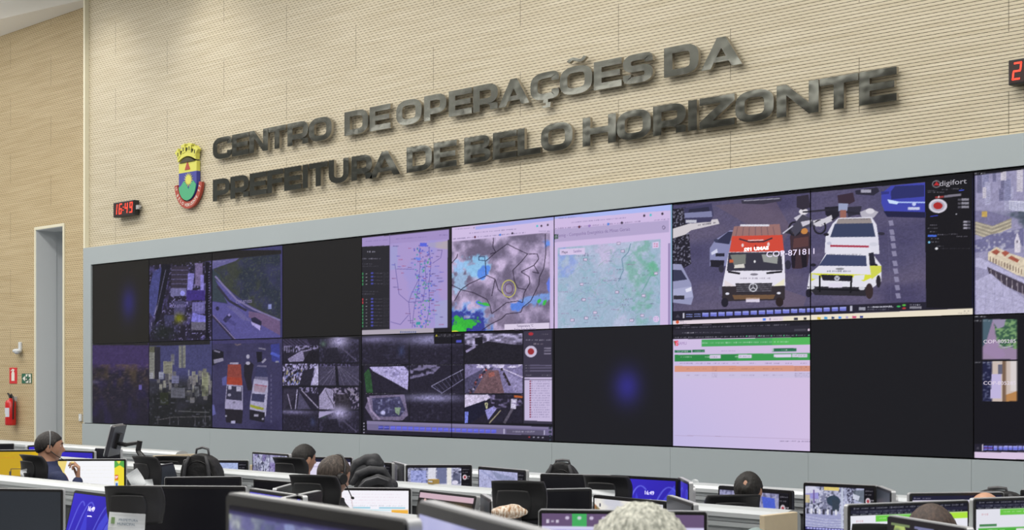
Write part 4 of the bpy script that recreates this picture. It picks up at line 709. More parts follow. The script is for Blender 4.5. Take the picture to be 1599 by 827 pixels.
c.words(206, 162, 690, 8, (196, 220, 206), .85, 5, dy=-8); c.rect(50, 202, 144, 216, (44, 112, 78)); c.rect(150, 199, 220, 214, (44, 112, 78)); c.words(68, 209, 132, 7, (200, 220, 206), .9, 6); c.words(164, 207, 214, 7, (200, 220, 206), .9, 7); c.words(315, 206, 390, 5, (130, 116, 150), .8, 8); c.poly([(598, 192), (736, 190), (736, 208), (598, 210)], (44, 108, 76)); c.words(652, 201, 688, 7, (200, 220, 206), .9, 9); c.rect(598, 192, 608, 209, (176, 190, 190))
c.words(84, 240, 148, 7, (206, 226, 212), .9, 10); c.words(222, 240, 245, 7, (206, 226, 212), .9, 11); c.rect(248, 229, 310, 249, (216, 206, 232)); c.words(254, 240, 300, 6, (110, 96, 130), .8, 12); c.words(390, 238, 408, 7, (206, 226, 212), .9, 13); c.rect(410, 227, 484, 247, (216, 206, 232)); c.words(416, 237, 474, 6, (110, 96, 130), .8, 14); c.poly([(608, 226), (708, 225), (708, 241), (608, 242)], (216, 206, 232)); c.rect(712, 223, 798, 242, (206, 200, 222)); c.words(718, 232, 790, 6, (120, 106, 140), .8, 15)
for k, x in enumerate((80, 116, 170, 218, 270, 316, 374, 470, 560, 608, 674, 760)): c.words(x, 276, x + 34, 6, (110, 96, 130), .8, k + 16)
c.poly([(50, 291), (818, 289), (818, 321), (50, 324)], (214, 150, 128)); c.poly([(50, 326), (818, 324), (818, 358), (50, 362)], (200, 190, 222))
for k, (x, n_) in enumerate(((120, 18), (164, 26), (208, 20), (260, 30), (360, 34), (426, 70), (550, 34), (600, 60), (726, 92))): 
    c.words(x, 307, x + n_, 5, (140, 96, 100), .8, k + 30); c.words(x, 343, x + n_, 5, (130, 116, 150), .8, k + 40)
    if k in (3, 8): c.words(x, 297, x + n_, 5, (140, 96, 100), .8, k + 50); c.words(x, 317, x + n_, 5, (140, 96, 100), .8, k + 60); c.words(x, 333, x + n_, 5, (130, 116, 150), .8, k + 70); c.words(x, 352, x + n_, 5, (130, 116, 150), .8, k + 80)
c.line([(50, 682), (400, 690), (820, 704)], 2, (170, 150, 180)); c.words(644, 715, 735, 6, (90, 80, 110), .9, 90); c.words(744, 717, 820, 6, (90, 80, 110), .9, 91); c.poly([(46, 150), (54, 180), (62, 150)], (200, 60, 70)); c.line([(46, 152), (54, 178)], 4, (60, 130, 80)); c.poly([(30, 0), (830, -20), (830, 28), (30, 66)], (32, 31, 38)); c.poly([(820, 0), (860, 0), (860, 830), (820, 830)], (26, 26, 32)); c.poly([(20, 0), (41, 0), (41, 830), (20, 830)], (26, 26, 32))
panel(7, 1, c.out(), 'lilac web table with green header bars and orange row, bottom row')
wtext(7, 1, 'S', 1058.5, 536, 8, (176, 60, 80), 1.0, bold=.003); wtext(7, 1, 'SAMU', 1066.5, 536, 5, (120, 100, 140), 1.0)
panel(8, 1, black(20, 20, (27, 27, 31)).out(), 'blank black video wall display, bottom row, beside the green-header page')
c = Cv(170, 180, (24, 23, 29)); c.T = wall_T(9, 1, 1, 1515, 480, 3.378)
def garden(x0, y0, x1, y1):
    c.rect(x0, y0, x1, y1, (150, 130, 160)); m = c.area([(x0, y0), (x1, y0), (x1, y1), (x0, y1)]); f = c.smooth(90, 90, 4)
    c.poly([(x0 + 60, y0), (x1, y0), (x1, y1 - 60), (x0 + 90, y1 - 70), (x0 + 70, y0 + 80)], (60, 92, 74)); c.tint(c.area([(x0 + 60, y0), (x1, y0), (x1, y1 - 50), (x0 + 80, y1 - 60)]), (f - .45) * 4, (120, 156, 108)); c.poly([(x0, y0), (x0 + 56, y0), (x0 + 20, y0 + 120), (x0, y0 + 150)], (74, 96, 110)); c.poly([(x0 + 50, y0), (x1 - 60, y0), (x1 - 70, y0 + 40), (x0 + 80, y0 + 50)], (150, 140, 170)); c.line([(x0 + 70, y0 + 120), (x0 + 110, y0 + 150), (x1 - 20, y0 + 140)], 5, (180, 180, 190)); c.poly([(x0, y1 - 40), (x0 + 60, y0 + 90), (x1 - 60, y1 - 20), (x0 + 80, y1)], (156, 132, 170), .7)
garden(66, 60, 250, 272)
x0, y0, x1, y1 = 68, 282, 250, 494
c.rect(x0, y0, x1, y1, (200, 184, 176)); c.rect(x0, y0, x0 + 50, y1, (34, 36, 66)); c.tint(c.area([(x0, y0), (x0 + 50, y0), (x0 + 50, y1), (x0, y1)]), (c.smooth(90, 90, 6) - .5) * 3, (86, 90, 120)); c.poly([(115, 350), (165, 350), (165, 480), (108, 480)], (190, 180, 220)); c.rect(172, 282, 190, 494, (120, 96, 80)); c.poly([(190, 460), (250, 440), (250, 494), (190, 494)], (180, 130, 80)); c.rect(214, 282, 250, 440, (214, 206, 206)); c.rect(150, 300, 172, 350, (100, 100, 120))
c.poly([(0, 720), (600, 712), (600, 765), (0, 762)], (36, 34, 48)); c.poly([(24, 762), (600, 768), (600, 812), (24, 797)], (216, 196, 224)); c.poly([(34, 748), (42, 732), (51, 748)], (80, 76, 90)); c.rect(64, 722, 69, 756, (200, 190, 210))
for k in range(17): x = 73 + k * 26; c.rect(x, 730, x + 22, 752, (112, 118, 216)); c.rect(x, 730, x + 22, 738, (160, 160, 232)) if k > 1 else c.rect(x, 737, x + 22, 745, (90, 50, 110))
c.words(20, 46, 90, 8, (190, 190, 200), .9, 3); c.words(22, 68, 104, 7, (190, 190, 200), .9, 4); c.words(26, 288, 160, 7, (190, 190, 200), .9, 5); c.poly([(0, 0), (22, 0), (22, 830), (0, 830)], (27, 27, 32))
panel(9, 1, c.out(), 'garden and hallway camera pictures stacked, bottom row, far right')
wtext(9, 1, 'COP-805285', 1562, 533, 6, (170, 162, 176), 1.25); wtext(9, 1, 'COP-805285', 1562, 598, 6, (170, 162, 176), 1.25)
# a dark line of text over each dim picture, as on the wall
wtext(2, 0, 'COP-871025', 382, 471, 5, (98, 92, 130), 1.2, .8); wtext(1, 0, 'COP-871014', 279, 478, 5, (90, 84, 128), 1.2, .8)
# ------------------------------------------------------------------ metal lettering on the wall
def vz(r): return E + r * NV / FPX * DW
T_ = .056
def strip(mb, pts, t, y0, y1, rad=.05, closed=False, n=6):
    """constant-width band along a path with rounded corners, extruded from y0 to y1"""
    P_ = [Vector((p[0], p[1])) for p in pts]; path = []
    N_ = len(P_)
    for i, p in enumerate(P_):
        if not closed and i in (0, N_ - 1): path.append(p); continue
        a, b = P_[i - 1], P_[(i + 1) % N_]; da = (a - p).normalized(); db = (b - p).normalized()
        r = min(rad, (a - p).length * .48, (b - p).length * .48); p0, p1 = p + da * r, p + db * r
        for k in range(n + 1):
            u = k / n; path.append(p0 * (1 - u) ** 2 + p * 2 * u * (1 - u) + p1 * u * u)
    M_ = len(path); L, R = [], []
    for i, p in enumerate(path):
        if closed: d = path[(i + 1) % M_] - path[i - 1]
        else: d = path[min(i + 1, M_ - 1)] - path[max(i - 1, 0)]
        d = d.normalized(); nn = Vector((-d.y, d.x)); L.append(p + nn * t / 2); R.append(p - nn * t / 2)
    vs = [(p.x, y0, p.y) for p in L] + [(p.x, y0, p.y) for p in R] + [(p.x, y1, p.y) for p in L] + [(p.x, y1, p.y) for p in R]; fs = []
    for i in range(M_ if closed else M_ - 1):
        j = (i + 1) % M_
        fs += [(i, j, j + M_, i + M_), (2 * M_ + i, 3 * M_ + i, 3 * M_ + j, 2 * M_ + j), (i, 2 * M_ + i, 2 * M_ + j, j), (M_ + i, M_ + j, 3 * M_ + j, 3 * M_ + i)]
    if not closed:
        e = M_ - 1; fs += [(0, M_, 3 * M_, 2 * M_), (e, 2 * M_ + e, 3 * M_ + e, M_ + e)]
    mb.add(vs, fs)
def glyph(ch, W, H, y0, y1):
    m = MB(); t = T_; h = t / 2
    def bx_(x0, z0, x1, z1): m.prism([(x0, z0), (x1, z0), (x1, z1), (x0, z1)], 1, y0, y1)
    def pl(pts): m.prism(pts, 1, y0, y1)
    def st(pts, closed=False, rad=.06): strip(m, pts, t, y0, y1, rad, closed)
    if ch in 'OÕ': st([(h, h), (W - h, h), (W - h, H - h), (h, H - h)], True, .075)
    if ch in 'CÇ': st([(W - h, .66 * H), (W - h, H - h), (h, H - h), (h, h), (W - h, h), (W - h, .34 * H)], rad=.075)
    if ch == 'Ç': pl([(W * .45, -.001), (W * .62, -.001), (W * .62, -.03), (W * .45, -.03)]); pl([(W * .54, -.03), (W * .72, -.03), (W * .70, -.075), (W * .42, -.075), (W * .42, -.055), (W * .54, -.055)])
    if ch == 'Õ': strip(m, [(W * .25, H + .045), (W * .38, H + .075), (W * .52, H + .055), (W * .68, H + .04), (W * .78, H + .075)], .026, y0, y1, .03)
    if ch in 'EFLDPRBHNI': bx_(0, 0, t, H)
    if ch in 'EF': bx_(t, H - t, W, H); bx_(t, H / 2 - h * .9, W * .94, H / 2 + h * .9)
    if ch in 'EL': bx_(t, 0, W, t)
    if ch == 'T': bx_(0, H - t, W, H); bx_(W / 2 - h, 0, W / 2 + h, H - t)
    if ch == 'D': st([(t, h), (W - h, h), (W - h, H - h), (t, H - h)], rad=.08)
    if ch in 'PR': st([(t, H - h), (W - h, H - h), (W - h, .36 * H), (t, .36 * H)], rad=.06)
    if ch == 'R': pl([(W - t * 1.15, 0), (W, 0), (W, .36 * H - h - .012), (W - h * .5, .36 * H - h), (W - t * 1.6, .36 * H - h), (W - t * 1.15, .36 * H - h - .02)])
    if ch == 'B': k_ = t * .84; strip(m, [(t, H - k_ / 2), (W - h * 1.3, H - k_ / 2), (W - h * 1.3, H / 2 + k_ * .5), (t, H / 2 + k_ * .5)], k_, y0, y1, .05); strip(m, [(t, H / 2 - k_ * .5), (W - h, H / 2 - k_ * .5), (W - h, k_ / 2), (t, k_ / 2)], k_, y0, y1, .05)
    if ch == 'H': bx_(W - t, 0, W, H); bx_(t, H / 2 - h, W - t, H / 2 + h)
    if ch == 'N': bx_(W - t, 0, W, H); pl([(t, H), (t, H - t * 1.5), (W - t, 0), (W - t, t * 1.5)])
    if ch == 'U': st([(h, H), (h, h), (W - h, h), (W - h, H)], rad=.075)
    if ch == 'Z': bx_(0, H - t, W, H); bx_(0, 0, W, t); pl([(0, t), (t * 1.5, t), (W, H - t), (W - t * 1.5, H - t)])
    if ch == 'S': st([(W - h, .68 * H), (W - h, H - h), (h, H - h), (h, H / 2), (W - h, H / 2), (W - h, h), (h, h), (h, .32 * H)], rad=.05)
    if ch == 'A':
        tt = t * 1.12; a_ = W * .10; k_ = (W / 2 - a_) / H; zc = (W / 2 - tt) / k_; z1, z2 = H * .19, H * .19 + t * .75
        pl([(0, 0), (tt, 0), (W / 2, zc), (W / 2, H), (W / 2 - a_, H)]); pl([(W, 0), (W / 2 + a_, H), (W / 2, H), (W / 2, zc), (W - tt, 0)])
        pl([(tt + z1 * k_, z1), (W - tt - z1 * k_, z1), (W - tt - z2 * k_, z2), (tt + z2 * k_, z2)])
    return m
ordn = ['first', 'second', 'third', 'fourth', 'fifth', 'sixth', 'seventh', 'eighth', 'ninth', 'tenth']
L1 = [('CENTRO', [(332.5, 361.8), (362.5, 388.5), (389.5, 418.5), (419, 446.5), (449, 481.5), (482.5, 518)]), ('DE', [(538, 575), (577.5, 610)]),
      ('OPERAÇÕES', [(619, 658.5), (662.5, 697), (701, 737), (739, 777.5), (778, 827), (828.5, 873), (874.5, 925), (927.5, 971), (973, 1019.6)]), ('DA', [(1037, 1091), (1094.5, 1159)])]
L2 = [('PREFEITURA', [(332.5, 359), (360, 388.5), (390, 416.5), (417.5, 442.5), (444, 470.5), (473, 480.5), (482.5, 512), (513.5, 544.7), (549, 581), (577.5, 625)]), ('DE', [(635, 674.5), (677.6, 713.4)]),
      ('BELO', [(725, 767), (770, 807), (808.5, 844), (845, 894)]), ('HORIZONTE', [(910, 962), (963.3, 1016.7), (1020, 1071), (1074.8, 1091.2), (1092.5, 1147.4), (1148.5, 1208.3), (1213, 1278.6), (1280, 1340.5), (1341.8, 1400.3)])]
for line, lname, zb, zt in ((L1, 'upper', vz(.1824), vz(.2002)), (L2, 'lower', vz(.1480), vz(.1660))):
    for word, xs in line:
        for i, (ch, (a, b)) in enumerate(zip(word, xs)):
            x0, x1 = S(a, 9.79), S(b, 9.79); KX = .62; mb = glyph(ch, (x1 - x0) * KX, zt - zb, -.068, -.036); mb.v = [(v[0] / KX, v[1], v[2]) for v in mb.v]
            # spacers behind the letter
            me = mb; o = me.obj('wall_letter', [M_LETTER, M_LSIDE], None, (x0, 9.86, zb))
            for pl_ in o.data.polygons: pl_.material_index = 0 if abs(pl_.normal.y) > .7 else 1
            k = word[:i].count(ch); nm = {'Ç': 'C with cedilla', 'Õ': 'O with tilde'}.get(ch, ch)
            if word.count(ch) > 1: k_ = '%s letter %s' % (ordn[k], nm)
            else: k_ = 'letter %s' % nm
            tag(o, 'polished steel %s of the word %s, %s line' % (k_, word, lname), 'letter', 'steel letters of the wall sign')
            x, z = .02, .02

# ------------------------------------------------------------------ coat of arms
cx, cz0, cz1 = S(293.5, 9.8), Zw(293.5, 322.5, 9.8), Zw(293.5, 221, 9.8)
cr_ = empty('city_crest', (cx, 9.86, cz0), 0, 'coloured coat of arms with crown and ribbon left of the steel letters', 'crest')
Hh = cz1 - cz0
Y_ = mat('crest_yellow', rgb(208, 206, 92), .5); BL_ = mat('crest_blue', rgb(58, 62, 150), .5); GR_ = mat('crest_green', rgb(70, 165, 120), .5); RD_ = mat('crest_red', rgb(166, 66, 52), .5); DK_ = mat('crest_dark', rgb(60, 58, 34), .6); WH_ = mat('crest_white', rgb(230, 228, 220), .5)
def half(): return [(-.2, .30), (.2, .30)]
sw = .188; zs0 = Hh * .095; zs1 = Hh * .685; zm = Hh * .53
arc = [(sw * math.cos(a), zs0 + .19 + .19 * math.sin(a)) for a in [PI + PI * k / 14 for k in range(15)]]
MB().prism([(sw, zs0 + .19), (sw, zm)] + [(-sw, zm), (-sw, zs0 + .19)] + arc[1:-1], 1, -.06, -.01).obj('shield_field', BL_, cr_)
MB().prism([(-sw, zm), (sw, zm), (sw, zs1), (-sw, zs1)], 1, -.06, -.01).obj('shield_top', Y_, cr_)
MB().prism([(-.055, zm + .03), (.055, zm + .03), (0, zm + .13)], 1, -.066, -.06).obj('triangle', RD_, cr_)
g = [(-sw * .98, zs0 + .165), (-.13, zs0 + .185), (-.075, zs0 + .235), (-.03, zs0 + .20), (.03, zs0 + .13), (.08, zs0 + .20), (.13, zs0 + .225), (sw * .98, zs0 + .175)] + [(x * .98, z + .002) for x, z in reversed(arc[1:-1])]
MB().prism(g, 1, -.068, -.06).obj('green_hills', GR_, cr_)
sun = [((.10 if k % 2 else .05) * math.cos(2 * PI * k / 32) + .02, zs0 + .245 + (.088 if k % 2 else .045) * math.sin(2 * PI * k / 32)) for k in range(32)]
MB().prism(sun, 1, -.064, -.06).obj('sun', Y_, cr_)
# crown: a curved band with battlement towers fanning out
band = [(-.19 + .38 * k / 10, zs1 + .015 + .055 * math.sin(PI * k / 10)) for k in range(11)]
crn = MB().prism(band + [(p[0] * 1.06, p[1] + .07) for p in reversed(band)], 1, -.075, -.02); crn.obj('crown_band', Y_, cr_)
for k in range(7):
    a = math.radians(-36 + 12 * k); bx0 = .235 * math.sin(a) * 1.1; bz0 = zs1 + .07 + .06 * math.cos(a * 2.2)
    d = Vector((math.sin(a), math.cos(a))); nn = Vector((d.y, -d.x)); p = Vector((bx0, bz0 - .01)); w_ = .026 if k % 2 else .032; hh = .085 if k % 2 == 0 else .06
    q = [p - nn * w_, p + nn * w_, p + nn * w_ + d * hh, p + nn * w_ * 1.35 + d * hh, p + nn * w_ * 1.35 + d * (hh + .018), p - nn * w_ * 1.35 + d * (hh + .018), p - nn * w_ * 1.35 + d * hh, p - nn * w_ + d * hh]
    tw = MB().prism([tuple(v) for v in q], 1, -.08 if k % 2 == 0 else -.065, -.03).obj('crown_tower', Y_, cr_)
    wv = p + d * hh * .5; MB().prism([(wv.x - .007, wv.y - .022), (wv.x + .007, wv.y - .022), (wv.x + .007, wv.y + .022), (wv.x - .007, wv.y + .022)], 1, -.084, -.03 if k % 2 == 0 else -.064).obj('arrow_slit', DK_, tw)
MB().prism([(-.16 + .32 * k / 8, zs1 + .055 * math.sin(PI * k / 8)) for k in range(9)], 1, -.072, -.02).obj('crown_opening', DK_, cr_)
ob = [(.295 * math.cos(a), Hh * .40 + .33 * math.sin(a)) for a in [PI + .12 + (PI - .24) * k / 24 for k in range(25)]]
ib = [(.232 * math.cos(a), Hh * .40 + .250 * math.sin(a)) for a in [PI + .12 + (PI - .24) * k / 24 for k in range(25)]]
mb = MB()
for k in range(24): mb.prism([ob[k], ob[k + 1], ib[k + 1], ib[k]], 1, -.055, -.02)
rb = mb.obj('ribbon', RD_, cr_)
for k, ch in enumerate('CIDADE DE MINAS ...'[:0] + ''): pass
for w_, a0, a1 in (('17', 190, 200), ('BELO', 208, 250), ('HORIZONTE', 256, 318), ('97', 326, 348)):
    for k, ch in enumerate(w_):
        a = math.radians(a0 + (a1 - a0) * (k + .5) / len(w_)); x, z = .263 * math.cos(a), Hh * .40 + .290 * math.sin(a)
        t = text_mesh('ribbon_letter', ch, .052, WH_, rb, (x, -.0565, z)); t.rotation_euler = (PI / 2, -(a - 1.5 * PI), 0)

# ------------------------------------------------------------------ LED clocks
M_LED = mat('led_red', rgb(255, 60, 40), .5, emit=1.6); M_LEDOFF = mat('clock_face', rgb(40, 12, 12), .3)
SEG = {'0': 'abcdef', '1': 'bc', '2': 'abged', '3': 'abgcd', '4': 'fgbc', '5': 'afgcd', '6': 'afgedc', '7': 'abc', '8': 'abcdefg', '9': 'abcdfg'}
def digit(mb, ch, x, z, w_, h, t, y):
    s = .12 * h
    def sg(x0, z0, x1, z1):
        def k(z_): return x + (z_ - z) * .12
        mb.prism([(x0 + k(z0) - x, z0), (x1 + k(z0) - x, z0), (x1 + k(z1) - x, z1), (x0 + k(z1) - x, z1)], 1, y - .002, y)
    g = t * .25
    segs = {'a': (x + g, z + h - t, x + w_ - g, z + h), 'd': (x + g, z, x + w_ - g, z + t), 'g': (x + g, z + h / 2 - t / 2, x + w_ - g, z + h / 2 + t / 2),
            'f': (x, z + h / 2 + g, x + t, z + h - g), 'b': (x + w_ - t, z + h / 2 + g, x + w_, z + h - g), 'e': (x, z + g, x + t, z + h / 2 - g), 'c': (x + w_ - t, z + g, x + w_, z + h / 2 - g)}
    for c_ in SEG[ch]: sg(*segs[c_])
def clock(pxl, pxr, pyt, pyb, text, label, W=None):
    x0, x1 = S(pxl, 9.78), S(pxr, 9.78); z0, z1 = Zw(pxl, pyb, 9.78), Zw(pxl, pyt, 9.78)
    if W: x1 = x0 + W
    e = empty('led_clock', ((x0 + x1) / 2, 9.86, z0), 0, label, 'clock'); w_, h = x1 - x0, z1 - z0
    MB().box((-w_ / 2, -.1, 0), (w_ / 2, -.02, h)).obj('clock_case', M_BLACK, e, bevel=.006)
    MB().box((-w_ * .1, -.02, h * .3), (w_ * .1, 0, h * .7)).obj('wall_bracket', M_BLACK, e)
    f = MB().box((-w_ / 2 + .012, -.104, .012), (w_ / 2 - .012, -.1, h - .012)).obj('clock_face', M_LEDOFF, e)
    dh = h * .7; dw = dh * .5; n = len(text.replace(':', '')); gap = (w_ - .06 - n * dw - (dw * .4 if ':' in text else 0)) / max(1, n - 1) if not W else dw * .35
    x = -w_ / 2 + .028
    for ch in text:
        if ch == ':':
            MB().box((x - gap * .3, -.106, h * .38), (x - gap * .3 + .014, -.104, h * .44)).box((x - gap * .3 + .006, -.106, h * .58), (x - gap * .3 + .02, -.104, h * .64)).obj('colon', M_LED, f); x += dw * .4; continue
        mb = MB(); digit(mb, ch, x, h * .17, dw, dh, dh * .10, -.104); mb.obj('digit', M_LED, f); x += dw + gap
    return e
ck = clock(179.5, 211.5, 317, 340, '16:49', 'small LED clock reading 16:49 left of the coat of arms')
MB().tube([(0.26, -.06, .10), (.30, -.05, .08), (.34, -.04, .09)], .006).obj('cable', M_BLACK, ck)
MB().box((.25, -.075, .07), (.30, -.03, .12)).obj('connector', M_SILVER, ck)
clock(1577, 1599, 95, 134, '2', 'LED clock at the right edge showing a red 2', W=.62)

# ------------------------------------------------------------------ small things on the recessed wall
def wallp(px, py): return P(px, py, DL)
p = wallp(33.5, 551); e = empty('motion_detector', (p.x, DL, p.z), 0, 'white motion detector on bracket above the extinguisher signs', 'sensor')
MB().box((-.035, -.03, .045), (.035, 0, .16)).obj('bracket', M_WHITE, e, bevel=.006); MB().sphere((0, -.06, .03), (.09, .06, .035)).obj('sensor_head', M_WHITE, e, smooth=True); MB().sphere((0.03, -.075, .008), (.045, .04, .028)).obj('lens', mat('sensor_lens', rgb(170, 176, 184), .3), e, smooth=True)
M_SRED = mat('sign_red', rgb(206, 34, 40), .5); M_SGRN = mat('sign_green', rgb(28, 96, 72), .5)
a, b = wallp(15.8, 598.5), wallp(27.3, 573.5); w_, h = b.x - a.x, b.z - a.z
e = empty('extinguisher_sign', ((a.x + b.x) / 2, DL, a.z), 0, 'red sign with white extinguisher pictogram above the extinguisher', 'sign')
MB().box((-w_ / 2, -.006, 0), (w_ / 2, 0, h)).obj('sign_plate', M_SRED, e)
pc = MB().prism([(-.045, .04), (.045, .04), (.045, h * .66), (.02, h * .76), (-.02, h * .76), (-.045, h * .66)], 1, -.009, -.006)
pc.prism([(-.02, h * .76), (.02, h * .76), (.05, h * .86), (-.01, h * .93), (-.07, h * .8), (-.06, h * .77), (-.01, h * .84)], 1, -.009, -.006).obj('pictogram', WH_, e)
a, b = wallp(35, 598.2), wallp(50.4, 583); w_, h = b.x - a.x, b.z - a.z
e = empty('exit_sign', ((a.x + b.x) / 2, DL, a.z), 0, 'green exit sign with white arrow and running figure', 'sign')
MB().box((-w_ / 2, -.006, 0), (w_ / 2, 0, h)).obj('sign_plate', M_SGRN, e)
q = -w_ / 2
MB().prism([(q + .03, h / 2), (q + .10, h * .78), (q + .10, h * .6), (q + .18, h * .6), (q + .18, h * .4), (q + .10, h * .4), (q + .10, h * .22)], 1, -.009, -.006).obj('arrow', WH_, e)
MB().box((w_ / 2 - .17, -.008, h * .06), (w_ / 2 - .02, -.006, h * .94)).obj('doorway_pictogram', WH_, e)
rm = MB().sphere((w_ / 2 - .10, -.01, h * .8), (.017, .004, .017), 12, 8)
rm.tube([(w_ / 2 - .105, -.01, h * .7), (w_ / 2 - .09, -.01, h * .45)], [.022, .016], 8)
for pts in ([(-.095, .45), (-.06, .3), (-.075, .1)], [(-.095, .45), (-.13, .3), (-.165, .28)], [(-.105, .68), (-.15, .6), (-.165, .48)], [(-.1, .66), (-.06, .55), (-.035, .62)]): rm.tube([(w_ / 2 + x, -.01, h * z) for x, z in pts], .009, 8)
rm.obj('running_figure', M_SGRN, e)
a = P(17, 663.5, DL - .09); b = P(17, 616.5, DL - .09); h = b.z - a.z
e = empty('fire_extinguisher', (a.x, DL - .09, a.z), 0, 'red fire extinguisher hanging on the wood wall below its sign', 'extinguisher')
r = .078; prof = [(0, .0), (r * .92, .0), (r, .02), (r, h * .74), (r * .8, h * .82), (r * .38, h * .86), (r * .3, h * .9), (0, h * .9)]
mb = MB(); vs = []; n = 20
for R_, z in prof:
    for k in range(n): vs.append((R_ * math.cos(2 * PI * k / n), R_ * math.sin(2 * PI * k / n), z))
mb.add(vs, [(i * n + k, i * n + (k + 1) % n, (i + 1) * n + (k + 1) % n, (i + 1) * n + k) for i in range(len(prof) - 1) for k in range(n)])
mb.obj('cylinder', mat('extinguisher_red', rgb(196, 22, 26), .3, coat=.3), e, smooth=True)
lb = []
MB().add([(r * 1.01 * math.cos(t), r * 1.01 * math.sin(t), z) for z in (h * .28, h * .58) for t in [-2.2 + .15 * k for k in range(11)]], [(k, k + 1, k + 12, k + 11) for k in range(10)]).obj('paper_label', mat('label_paper', rgb(206, 208, 222), .6), e)
MB().add([(r * 1.015 * math.cos(t), r * 1.015 * math.sin(t), z) for z in (h * .3, h * .38) for t in [-2.1 + .1 * k for k in range(6)]], [(k, k + 1, k + 7, k + 6) for k in range(5)]).obj('yellow_sticker', Y_, e)
v = MB().tube([(0, 0, h * .88), (0, 0, h * 1.0)], .024); v.box((-.03, -.02, h * .95), (.03, .02, h * 1.0)); v.tube([(-.01, 0, h * .98), (-.05, -.02, h * 1.06)], .012).tube([(.0, 0, h * .99), (.07, -.02, h * 1.02)], .012); v.obj('valve', M_BLACK, e)
MB().tube([(.03, 0, h * .97), (.11, -.02, h * .96), (.135, -.02, h * .8), (.12, -.02, h * .5), (.118, -.02, h * .2)], .011).obj('hose', M_BLACK, e, smooth=True)
MB().box((-.02, .05, h * .8), (.02, .09, h * .95)).obj('wall_hook', M_SILVER, e)
a, b = wallp(125.2, 657), wallp(129.2, 646); e = empty('wall_switch', ((a.x + b.x) / 2, DL, a.z), 0, 'small white switch plate on the narrow wood strip', 'switch')
MB().box((-(b.x - a.x) / 2, -.02, 0), ((b.x - a.x) / 2, 0, b.z - a.z)).obj('plate', M_WHITE, e, bevel=.004); MB().box((-.015, -.026, (b.z - a.z) * .35), (.015, -.02, (b.z - a.z) * .65)).obj('button', mat('button_white', rgb(236, 238, 240), .4), e)
# ------------------------------------------------------------------ console rows
HR = .64; ZR = E - HR; DESK = .73
DA, DB_, DC = .7014 * HR / .061, .7014 * HR / .0732, .7014 * HR / .0963
FRONT_DESK = 1.02
def console(name, D, s0, s1, label, ends=(False, False), posts=(), by=(-.30, .12), bz=.045):
    e = empty('console_partition', ((s0 + s1) / 2, D, 0), 0, label, 'desk partition', 'partitions of the operator desks')
    a, b = s0 - (s0 + s1) / 2, s1 - (s0 + s1) / 2
    pr = [(-.07, ZR - .052), (-.068, ZR - .03), (-.05, ZR - .012), (-.02, ZR - .002), (.0, ZR), (.02, ZR - .002), (.05, ZR - .012), (.068, ZR - .03), (.07, ZR - .052)]
    MB().prism(pr, 0, a, b).obj('top_rail', M_RAIL, e, bevel=0)
    sl = MB()
    sl.box((a + .01, -.058, ZR - .075), (b - .01, .058, ZR - .052)).box((a + .01, -.066, ZR - .1), (b - .01, .066, ZR - .078)).box((a + .01, -.05, ZR - .14), (b - .01, .05, ZR - .1))
    sl.obj('slotted_rail', M_SLOT, e)
    MB().box((a + .01, -.03, .12), (b - .01, .03, ZR - .14)).obj('core_panel', M_DARKP, e)
    mb = MB().box((a + .01, -.06, DESK + .01), (b - .01, -.03, DESK + .09)).obj('cable_tray', M_SLOT, e)
    for i in range(int((s1 - s0) / 1.6) + 1):
        x = a + .03 + (b - a - .06) * i / max(1, int((s1 - s0) / 1.6))
        MB().box((x - .02, -.25, 0), (x + .02, .12, .12)).obj('foot', M_SLOT, e)
    for px in posts:
        x = S(px, D - .05) - (s0 + s1) / 2; MB().box((x - .022, -.075, DESK + .01), (x + .022, -.03, ZR - .1)).obj('post', M_SLOT, e, bevel=.004)
    for side, on in ((a, ends[0]), (b, ends[1])):
        cap = MB().prism([(y, z) for y, z in pr] + [(.07, ZR - .14), (-.07, ZR - .14)], 0, side - (.008 if side == a else 0), side + (0 if side == a else .008)); cap.obj('rail_cap', M_SLOT, e)
        if on:
            x0 = side + (.008 if side == b else -.038)
            MB().box((x0, by[0], 0), (x0 + .03, by[1], ZR - bz)).obj('end_board', M_BEIGE, e, bevel=.003)
    n = int((s1 - s0) / 1.5) + 1
    w = empty('worktop', ((s0 + s1) / 2, D - .45, 0), 0, None)
    MB().box((a, -.32, DESK - .03), (b, .37, DESK)).obj('desk_surface', M_DESK, w, bevel=.004)
    for i in range(n + 1):
        x = a + .04 + (b - a - .08) * i / n; MB().box((x - .02, -.24, 0), (x + .02, -.18, DESK - .03)).obj('leg', M_SLOT, w)
    return e, w
SA1 = S(284, DA)
e, w = console('A', DA, S(-140, DA), SA1, 'white-topped partition nearest the video wall, left of the aisle', (False, True), bz=.03); tag(w, 'worktop in front of the far partition, left of the aisle', 'worktop', 'worktops of the operator desks')
SA2 = S(415, DA)
e, w = console('A', DA, SA2, S(1850, DA), 'white-topped partition nearest the video wall, right of the aisle', (True, False), by=(-.18, .0), bz=.07); tag(w, 'worktop in front of the far partition, right of the aisle', 'worktop', 'worktops of the operator desks')
SB2 = S(1236, DB_)
e, w = console('B', DB_, S(-200, DB_), SB2, 'long white-topped middle partition ending at a beige board', (False, True), (393, 1000), by=(-.28, .0), bz=.008); tag(w, 'long worktop with monitors in front of the middle partition', 'worktop', 'worktops of the operator desks')
SB3 = S(1365, DB_)
e, w = console('B', DB_, SB3, S(1800, DB_), 'partition behind the two monitors with green web pages, lower right', (False, False)); tag(w, 'worktop under the two monitors with green web pages, lower right', 'worktop', 'worktops of the operator desks')
e, w = console('C', DC, S(-250, DC), S(1150, DC), 'white-topped partition nearest the camera, lower left', (False, True)); tag(w, 'worktop under the nearest white-topped partition, lower left', 'worktop', 'worktops of the operator desks')
SC3 = S(1290, DC)
